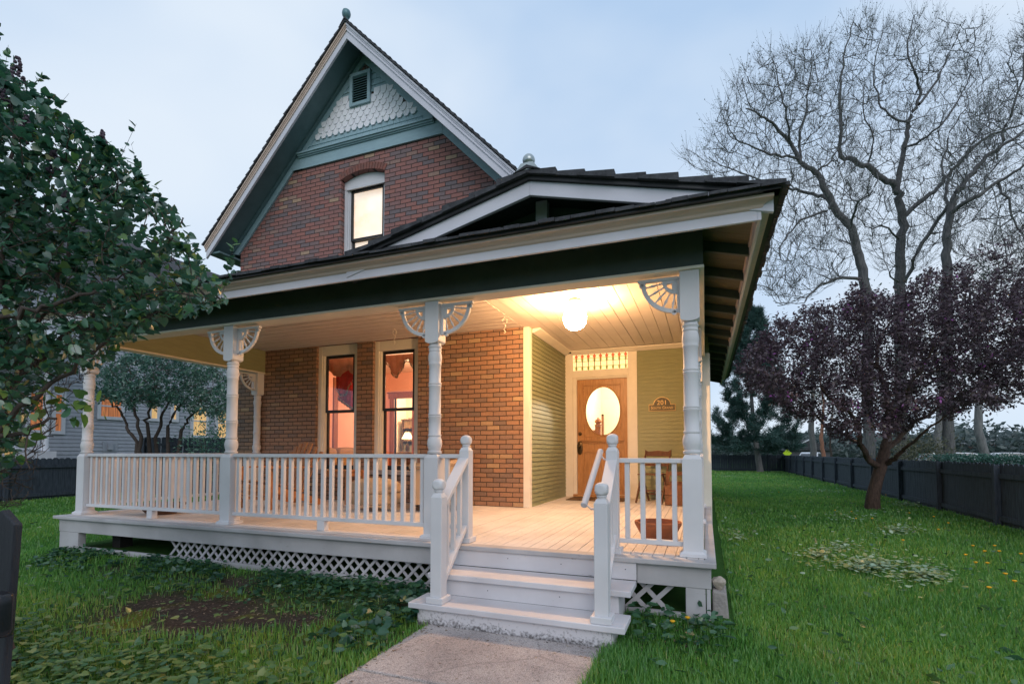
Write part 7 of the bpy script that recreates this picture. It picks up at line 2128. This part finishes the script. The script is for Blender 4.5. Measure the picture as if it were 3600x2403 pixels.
ptop = on(*T5(300, 1005), 0, NPX); ye_ = on(*T5(520, 1010), 0, NPX)[1]; zdk = ptop[2]
m = MB(); m.box(NX + 0.03, -6.0, zdk - 0.45, NPX, ye_, zdk); m.build('porch_deck', M_NWHITE, nh)
yc = on(*T5(462, 900), 0, NPX)[1]; wc = (on(*T5(495, 900), 0, NPX)[1] - on(*T5(430, 900), 0, NPX)[1]) / 2
for k in range(3):
    y0 = yc - k * 2.9
    m = MB(); m.lathe([(wc * 1.3, 0.001), (wc * 1.3, 0.08), (wc, 0.12), (wc, 1.2), (wc * 0.88, 2.75), (wc * 1.15, 2.8), (wc * 1.15, 2.95)], (NPX - 0.25, y0, zdk), 18); smooth_angle(m.build('porch_column', M_NWHITE, nh), 40)
zr0, zr1 = on(*T5(300, 985), 0, NPX)[2], on(*T5(300, 822), 0, NPX)[2]
m = MB(); m.box(NPX - 0.28, -6, zr1 - 0.07, NPX - 0.22, yc - wc, zr1); m.box(NPX - 0.28, -6, zr0 - 0.03, NPX - 0.22, yc - wc, zr0 + 0.04); r_ = m.build('porch_railing', M_NWHITE, nh)
for k in range(28):
    m = MB(); m.box(NPX - 0.275, yc - wc - 0.12 - k * 0.19, zr0 + 0.041, NPX - 0.225, yc - wc - 0.06 - k * 0.19, zr1 - 0.071); m.build('baluster', M_NWHITE, r_)
m = MB(); m.box(NX + 0.03, -6.0, zdk + 2.951, NPX + 0.1, ye_ + 0.1, zdk + 3.3); m.prism([(NX + 0.03, zdk + 3.301), (NPX + 0.45, zdk + 3.301), (NX + 0.03, zdk + 4.0)], 'y', -6.2, ye_ + 0.3); m.build('porch_roof', M_NWHITE, nh)

# cars beyond the right fence
M_TYRE = pm('tyre_rubber', (0.02, 0.02, 0.02), (0.03, 0.03, 0.03), 20, 0.9)
M_CGLASS = pm('car_glass', (0.03, 0.04, 0.05), (0.05, 0.06, 0.07), 3, 0.08, spec=0.8)
def car(label, P, yaw, col, z0=-0.92, suv=True, s=1.0):
    t = thing('parked_car', label, 'car', (P[0], P[1], z0), 'cars parked beyond the fence')
    T = Matrix.Translation((P[0], P[1], z0)) @ Matrix.Rotation(yaw, 4, 'Z') @ Matrix.Scale(s, 4)
    paint = pm('car_paint_%s' % label.split()[0], col, tuple(c * 0.9 for c in col), 3, 0.25, spec=0.6)
    hw = 0.9
    low = [(-2.3, 0.35), (-2.32, 0.75), (-2.2, 0.98), (2.28, 1.0), (2.34, 0.7), (2.28, 0.35), (1.75, 0.32), (-1.75, 0.32)] if not suv else [(-2.3, 0.35), (-2.34, 0.75), (-2.2, 0.95), (-1.2, 1.05), (2.2, 1.1), (2.34, 0.8), (2.3, 0.35), (1.75, 0.32), (-1.75, 0.32)]
    cab = [(-1.15, 1.0), (-0.35, 1.58), (0.1, 1.68), (1.4, 1.66), (1.95, 1.5), (2.25, 1.05)] if suv else [(-1.1, 0.97), (-0.3, 1.38), (0.8, 1.42), (1.6, 1.05), (1.9, 0.98)]
    m = MB(); m.prism(low, 'y', -hw, hw)
    n = len(cab); vs = [(x, -hw + 0.02 + 0.20 * (z - 0.95), z) for x, z in cab] + [(x, hw - 0.02 - 0.20 * (z - 0.95), z) for x, z in cab]
    m.add(vs, [tuple(range(n - 1, -1, -1)), tuple(range(n, 2 * n))] + [(i, (i + 1) % n, n + (i + 1) % n, n + i) for i in range(n)])
    placed(t, m, 'body', paint, T, 0.05)
    for sy in (-1, 1):
        m = MB()
        win = [(-0.85, 1.08), (-0.28, 1.50), (0.1, 1.58), (1.35, 1.56), (1.75, 1.45), (1.95, 1.12)] if suv else [(-0.8, 1.02), (-0.25, 1.32), (0.75, 1.35), (1.3, 1.06)]
        off = lambda z: sy * (hw - 0.008 - 0.20 * (z - 0.95))
        k = len(win); m.add([(x, off(z), z) for x, z in win] + [(x, off(z) + sy * 0.012, z) for x, z in win], [tuple(range(k)), tuple(range(2 * k - 1, k - 1, -1))] + [(i, k + i, k + (i + 1) % k, (i + 1) % k) for i in range(k)])
        placed(t, m, 'side_window', M_CGLASS, T)
    fr_ = [(cab[0], cab[1]), (cab[-2], cab[-1])]
    for nm, ((xa, za), (xb2, zb2)) in zip(('windscreen', 'rear_window'), fr_):
        d_ = -0.012 if nm == 'windscreen' else 0.012
        y1, y2 = hw - 0.12 - 0.2 * (za - 0.95), hw - 0.12 - 0.2 * (zb2 - 0.95)
        xa2, za2, xb3, zb3 = xa + (xb2 - xa) * .12, za + (zb2 - za) * .12, xa + (xb2 - xa) * .9, za + (zb2 - za) * .9
        m = MB(); m.add([(xa2 + d_, -y1, za2 + .01), (xa2 + d_, y1, za2 + .01), (xb3 + d_, y2, zb3 + .01), (xb3 + d_, -y2, zb3 + .01)], [(0, 1, 2, 3)]); placed(t, m, nm, M_CGLASS, T)
    for x in (-1.42, 1.42):
        for sy in (-1, 1):
            m = MB(); m.lathe([(0.20, -0.11), (0.33, -0.10), (0.345, 0.0), (0.33, 0.10), (0.20, 0.11)], (0, 0, 0), 18); m.xf(Matrix.Translation((x, sy * 0.80, 0.345)) @ Matrix.Rotation(R(90), 4, 'X')); placed(t, m, 'wheel', M_TYRE, T)
    for sy in (-1, 1):
        m = MB(); m.box(2.30, sy * 0.62 - 0.14, 0.82, 2.345, sy * 0.62 + 0.14, 0.98); placed(t, m, 'tail_light', pm('red_lens', (0.35, 0.02, 0.02), (0.3, 0.02, 0.02), 9, 0.2), T)
    return t
Zs = lambda x, y: (3000 + x / 3.915, 1450 + y / 3.915)
q = at(*Zs(1370, 600), 54.0); car('white estate car parked beyond the hedge between two grey trunks', q, R(8), (0.62, 0.64, 0.68))
q = at(*Zs(2230, 590), 50.0); car('silver estate car parked by the brick building at the right edge', q, R(184), (0.45, 0.47, 0.50))
q = at(*Zs(2480, 640), 42.0); car('pale car in front of the silver car at the right edge', q, R(178), (0.60, 0.62, 0.66), suv=False)
q = at(*Zs(1090, 640), 44.0); car('beige car showing its windscreen just above the right fence', q, R(15), (0.50, 0.48, 0.42), -0.95, True)
q = at(2846, 1600, 53.0); car('white boxy car at the far corner where both fences meet', q, R(72), (0.68, 0.68, 0.68), -0.98, True, 1.05)
# low brick building
bb0, bb1 = at(3330, 1560, 72), at(3900, 1560, 66)
t = thing('brick_building', 'long low brick building with white roof edge beyond the parked cars', 'building', tuple((bb0 + bb1) / 2))
ang = math.atan2(bb1[1] - bb0[1], bb1[0] - bb0[0]); Ln = float(np.linalg.norm((bb1 - bb0)[:2])); T = Matrix.Translation((bb0[0], bb0[1], -1)) @ Matrix.Rotation(ang, 4, 'Z')
m = MB(); m.box(0, 0, 0, Ln, 8, 3.4); placed(t, m, 'wall', pm('dull_brick', (0.15, 0.10, 0.09), (0.11, 0.075, 0.07), 6, 0.9, 0.3), T)
for za, zb2 in ((3.35, 3.5), (2.95, 3.15)):
    m = MB(); m.box(-0.2, -0.25, za, Ln + 0.2, -0.002, zb2); placed(t, m, 'roof_edge', M_NWHITE, T)
wx = Ln * (3548 - 3330) / 570
for k in (-1, 0, 1):
    m = MB(); frame4(m, wx + k * 5 - 0.6, wx + k * 5 + 0.6, 1.5, 2.5, 0.09, -0.06, -0.002); m.box(wx + k * 5 - 0.04, -0.055, 1.59, wx + k * 5 + 0.04, -0.003, 2.41); m.box(wx + k * 5 - 0.51, -0.05, 1.97, wx + k * 5 - 0.041, -0.003, 2.03); m.box(wx + k * 5 + 0.041, -0.05, 1.97, wx + k * 5 + 0.51, -0.003, 2.03)
    f_ = placed(t, m, 'window', M_NWHITE, T); m = MB(); m.box(wx + k * 5 - 0.51, -0.02, 1.59, wx + k * 5 + 0.51, -0.0025, 2.41); m.xf(T); m.build('pane', M_CGLASS, f_)
# dark roofed shed far left
q = at(2850, 1590, 66)
t = thing('garage', 'dark gabled garage beyond the far corner of the lawn', 'garage', tuple(q))
m = MB(); m.box(q[0] - 2.6, q[1], -1, q[0] + 2.2, q[1] + 6, 1.1); m.build('wall', pm('dark_wall', (0.10, 0.10, 0.11), (0.08, 0.08, 0.09), 4, 0.8), t)
m = MB(); m.prism([(q[0] - 3.0, 1.0), (q[0] - 0.2, 2.5), (q[0] + 2.6, 1.0)], 'y', q[1] - 0.4, q[1] + 6.3); m.build('roof', M_SHING, t)
m = MB(); m.prism([(q[0] - 3.0, 1.0), (q[0] - 0.2, 2.5), (q[0] - 0.2, 2.32), (q[0] - 2.7, 0.98)], 'y', q[1] - 0.46, q[1] - 0.405); m.build('bargeboard', M_NWHITE, t)
# fluorescent sign
q = at(2768, 1592, 44)
t = thing('warning_sign', 'fluorescent yellow green diamond sign just above the far fence corner', 'sign', (q[0], q[1], -0.9))
m = MB(); m.prism([(0, -0.36), (0.36, 0), (0, 0.36), (-0.36, 0)], 'y', -0.01, 0.01); m.xf(Matrix.Translation(tuple(q)) @ Matrix.Rotation(R(8), 4, 'Z')); m.build('plate', pm('fluorescent_plate', (0.55, 0.75, 0.02), (0.5, 0.7, 0.02), 4, 0.5), t)
m = MB(); m.tube([(q[0], q[1] + 0.03, -0.95), (q[0], q[1] + 0.03, q[2] + 0.3)], 0.03, 6); m.build('post', M_GREY, t)
# hedge
ha, hb = at(3300, 1610, 27), at(3760, 1625, 21)
t = thing('hedge', 'clipped dark green hedge showing above the right fence', 'hedge', tuple((ha + hb) / 2))
n_ = 9000; f = rng.random(n_); P_ = ha[None] * (1 - f[:, None]) + hb[None] * f[:, None]
P_ = P_ + np.stack([rng.normal(0, .35, n_), rng.uniform(-.5, .5, n_), np.zeros(n_)], 1); P_[:, 2] = -0.9 + 1.52 * np.sqrt(rng.random(n_)) + 0.06 * np.sin(f * 60) + rng.normal(0, .04, n_)
ax_, nr_ = leaf_dirs(n_, None, 1, -0.2, 0.3); scatter('foliage', *LEAF_OVAL, P_, ax_, nr_, rng.uniform(0.08, 0.15, n_), np.clip(rng.normal(0.32, 0.15, n_), 0, 0.8), M_VIB, t)
m = MB()
for k in range(24):
    w_ = ha * (1 - k / 23) + hb * (k / 23); m.tube([(w_[0], w_[1], -1.0), (w_[0] + random.uniform(-.1, .1), w_[1], 0.35)], [0.03, 0.01], 5)
m.build('stems', M_BARK, t)
# trunks beyond the fence
def bare_tree(name, label, u0, v0, u1, v1, depth, wpx, mat, H=9, n=70, spread=2.5, leaf=0.0, lm=None):
    b = at(u0, v0, depth); b = np.array([b[0], b[1], -1.0]); tp = at(u1, v1, depth)
    t = thing(name, label, 'tree', tuple(b), 'trees beyond the right fence')
    tr = Tree(); dirn = (tp - b); r = wpx / FPX * depth / 2
    tr.limb([b, b + dirn * 0.5, tp, tp + np.array([0.2, 0, H * 0.5]), tp + np.array([-0.1, 0.2, H])], [r * 1.25, r, r * 0.92, r * 0.5, r * 0.15], 0, 4, 0.03)
    k = n; tg = tp + np.stack([rng.normal(0, spread, k), rng.normal(0, spread, k), H * (0.25 + 0.9 * rng.random(k))], 1)
    tr.grow(tg, 0.012, 0.014, up=0.1, wob=0.1, root=b)
    tr.wood('trunk', mat, t, lv=(0,), sides=(10,)); tr.wood('branches', mat, t, lv=(1,), sides=(5, 4))
    P, A = tip_leaves(tr, leaf, 0.2); P = P + rng.normal(0, 0.3, P.shape); ax, nr = leaf_dirs(len(P), A, 1, 0.2, 0.3)
    scatter('foliage', *LEAF_QUAD, P, ax, nr, rng.uniform(0.14, 0.3, len(P)), rng.random(len(P)), lm or M_SPRING, t)
    return t
bare_tree('grey_trunk_tree', 'grey furrowed trunk standing behind the hedge near the right edge', 3472, 1625, 3440, 1480, 30, 26, M_GBARK, 8, 90, 2.2, 16)
bare_tree('grey_trunk_tree', 'thick grey trunk in front of the white estate car', 3306, 1625, 3298, 1540, 36, 25, M_GBARK, 7, 80, 2.2, 12)
bare_tree('grey_trunk_tree', 'grey trunk just left of the lamplit orange one beyond the fence corner', 2868, 1605, 2852, 1500, 44, 20, M_GBARK, 8, 80, 2.5, 14)
M_LAMPLIT_BARK = pm('lamplit_orange_bark', (0.42, 0.20, 0.13), (0.26, 0.12, 0.085), 6, 0.9, 0.7, stretch=(3, 3, 0.6))  # orange of a street lamp's light put into the bark colour
bare_tree('lamplit_trunk_tree', 'slender trunk coloured orange like lamplight beyond the fence left of the purple tree', 2902, 1608, 2888, 1540, 42, 13, M_LAMPLIT_BARK, 6, 50, 1.6, 8)
bare_tree('thin_trunk_tree', 'thin dark trunk beyond the fence beside the purple tree', 2921, 1606, 2918, 1530, 46, 7, M_BARK, 6, 50, 1.6, 10)
m_sh = thing('round_shrub', 'pale yellow green shrub behind the fence right of the crooked trunk', 'shrub', tuple(at(3235, 1620, 33)))
c = at(3225, 1590, 33.0); P_ = c + rng.normal(0, 1, (2600, 3)) * [0.9, 0.8, 0.6]; ax_, nr_ = leaf_dirs(len(P_), P_ - c, 0.8, 0, 0.3)
M_STRAW = leaf_mat('straw_green_leaves', [(0.0, (0.06, 0.07, 0.045)), (1.0, (0.17, 0.16, 0.09))], 0.3)
scatter('foliage', *LEAF_QUAD, P_, ax_, nr_, rng.uniform(0.10, 0.2, len(P_)), rng.random(len(P_)), M_STRAW, m_sh)
m = MB(); m.tube([(c[0], c[1], -1.0), (c[0], c[1], c[2])], [0.06, 0.02], 6); m.build('stem', M_BARK, m_sh)
# far trees and the hill behind them
M_FAR = leaf_mat('far_tree_leaves', [(0.0, (0.055, 0.085, 0.085)), (0.5, (0.085, 0.120, 0.115)), (0.85, (0.115, 0.15, 0.135)), (1.0, (0.14, 0.19, 0.12))], 0.3)
n_ = 42000
az = R(20) * 0 + rng.uniform(-0.16, 0.86, n_)              # spread to the right of the house as seen down the lawn
rr = rng.uniform(82, 125, n_)
cx_ = 0.0 + rr * np.sin(az); cy_ = -4 + rr * np.cos(az)
hm = 4.2 + 2.6 * vnoise(az * 22, rr * 0.08, 1.0, 2) + 1.4 * vnoise(az * 60, rr * 0.1, 1.0, 5)
P_ = np.stack([cx_, cy_, -1.0 + np.maximum(hm, 1.2) * rng.random(n_) ** 0.8], 1)
ax_, nr_ = leaf_dirs(n_, None, 1, 0.1, 0.2)
tag(scatter('far_woodland', *LEAF_QUAD, P_, ax_, nr_, rng.uniform(0.5, 1.1, n_), np.clip(0.5 + 0.3 * vnoise(az * 30, rr * 0.2, 1, 3) + rng.normal(0, .12, n_), 0, 1), M_FAR), kind='stuff')
n_ = 9000
cy_ = rng.uniform(-16, 70, n_); cx_ = -34 - rng.random(n_) * 10
P_ = np.stack([cx_, cy_, -1 + 9 * rng.random(n_) ** 0.8 * (0.75 + 0.25 * vnoise(cy_ * 0.3, cx_ * 0.2, 1, 4))], 1); ax_, nr_ = leaf_dirs(n_, None, 1, 0.1, 0.2)
tag(scatter('side_woodland', *LEAF_QUAD, P_, ax_, nr_, rng.uniform(0.4, 0.9, n_), rng.random(n_) * 0.8, M_FAR), kind='stuff')
hx = np.linspace(-700, 900, 60); V = []
for k, (yy, hh) in enumerate(((330, -4), (380, 9), (460, 17), (560, 21), (760, 12))):
    V.append(np.stack([hx, np.full(60, yy) + 20 * np.sin(hx * 0.01 + k), -3 + np.maximum(hh * (0.75 + 0.25 * np.sin(hx * 0.011 + 1) + 0.12 * np.sin(hx * 0.037 + k)), -3)], 1))
V = np.concatenate(V); idx = np.arange(300).reshape(5, 60); Fq = np.stack([idx[:-1, :-1], idx[:-1, 1:], idx[1:, 1:], idx[1:, :-1]], -1).reshape(-1, 4)
tag(npmesh('hills', V, [Fq], pm('far_hillside', (0.10, 0.14, 0.14), (0.075, 0.11, 0.11), 0.02, 0.9), smooth=True), kind='structure')
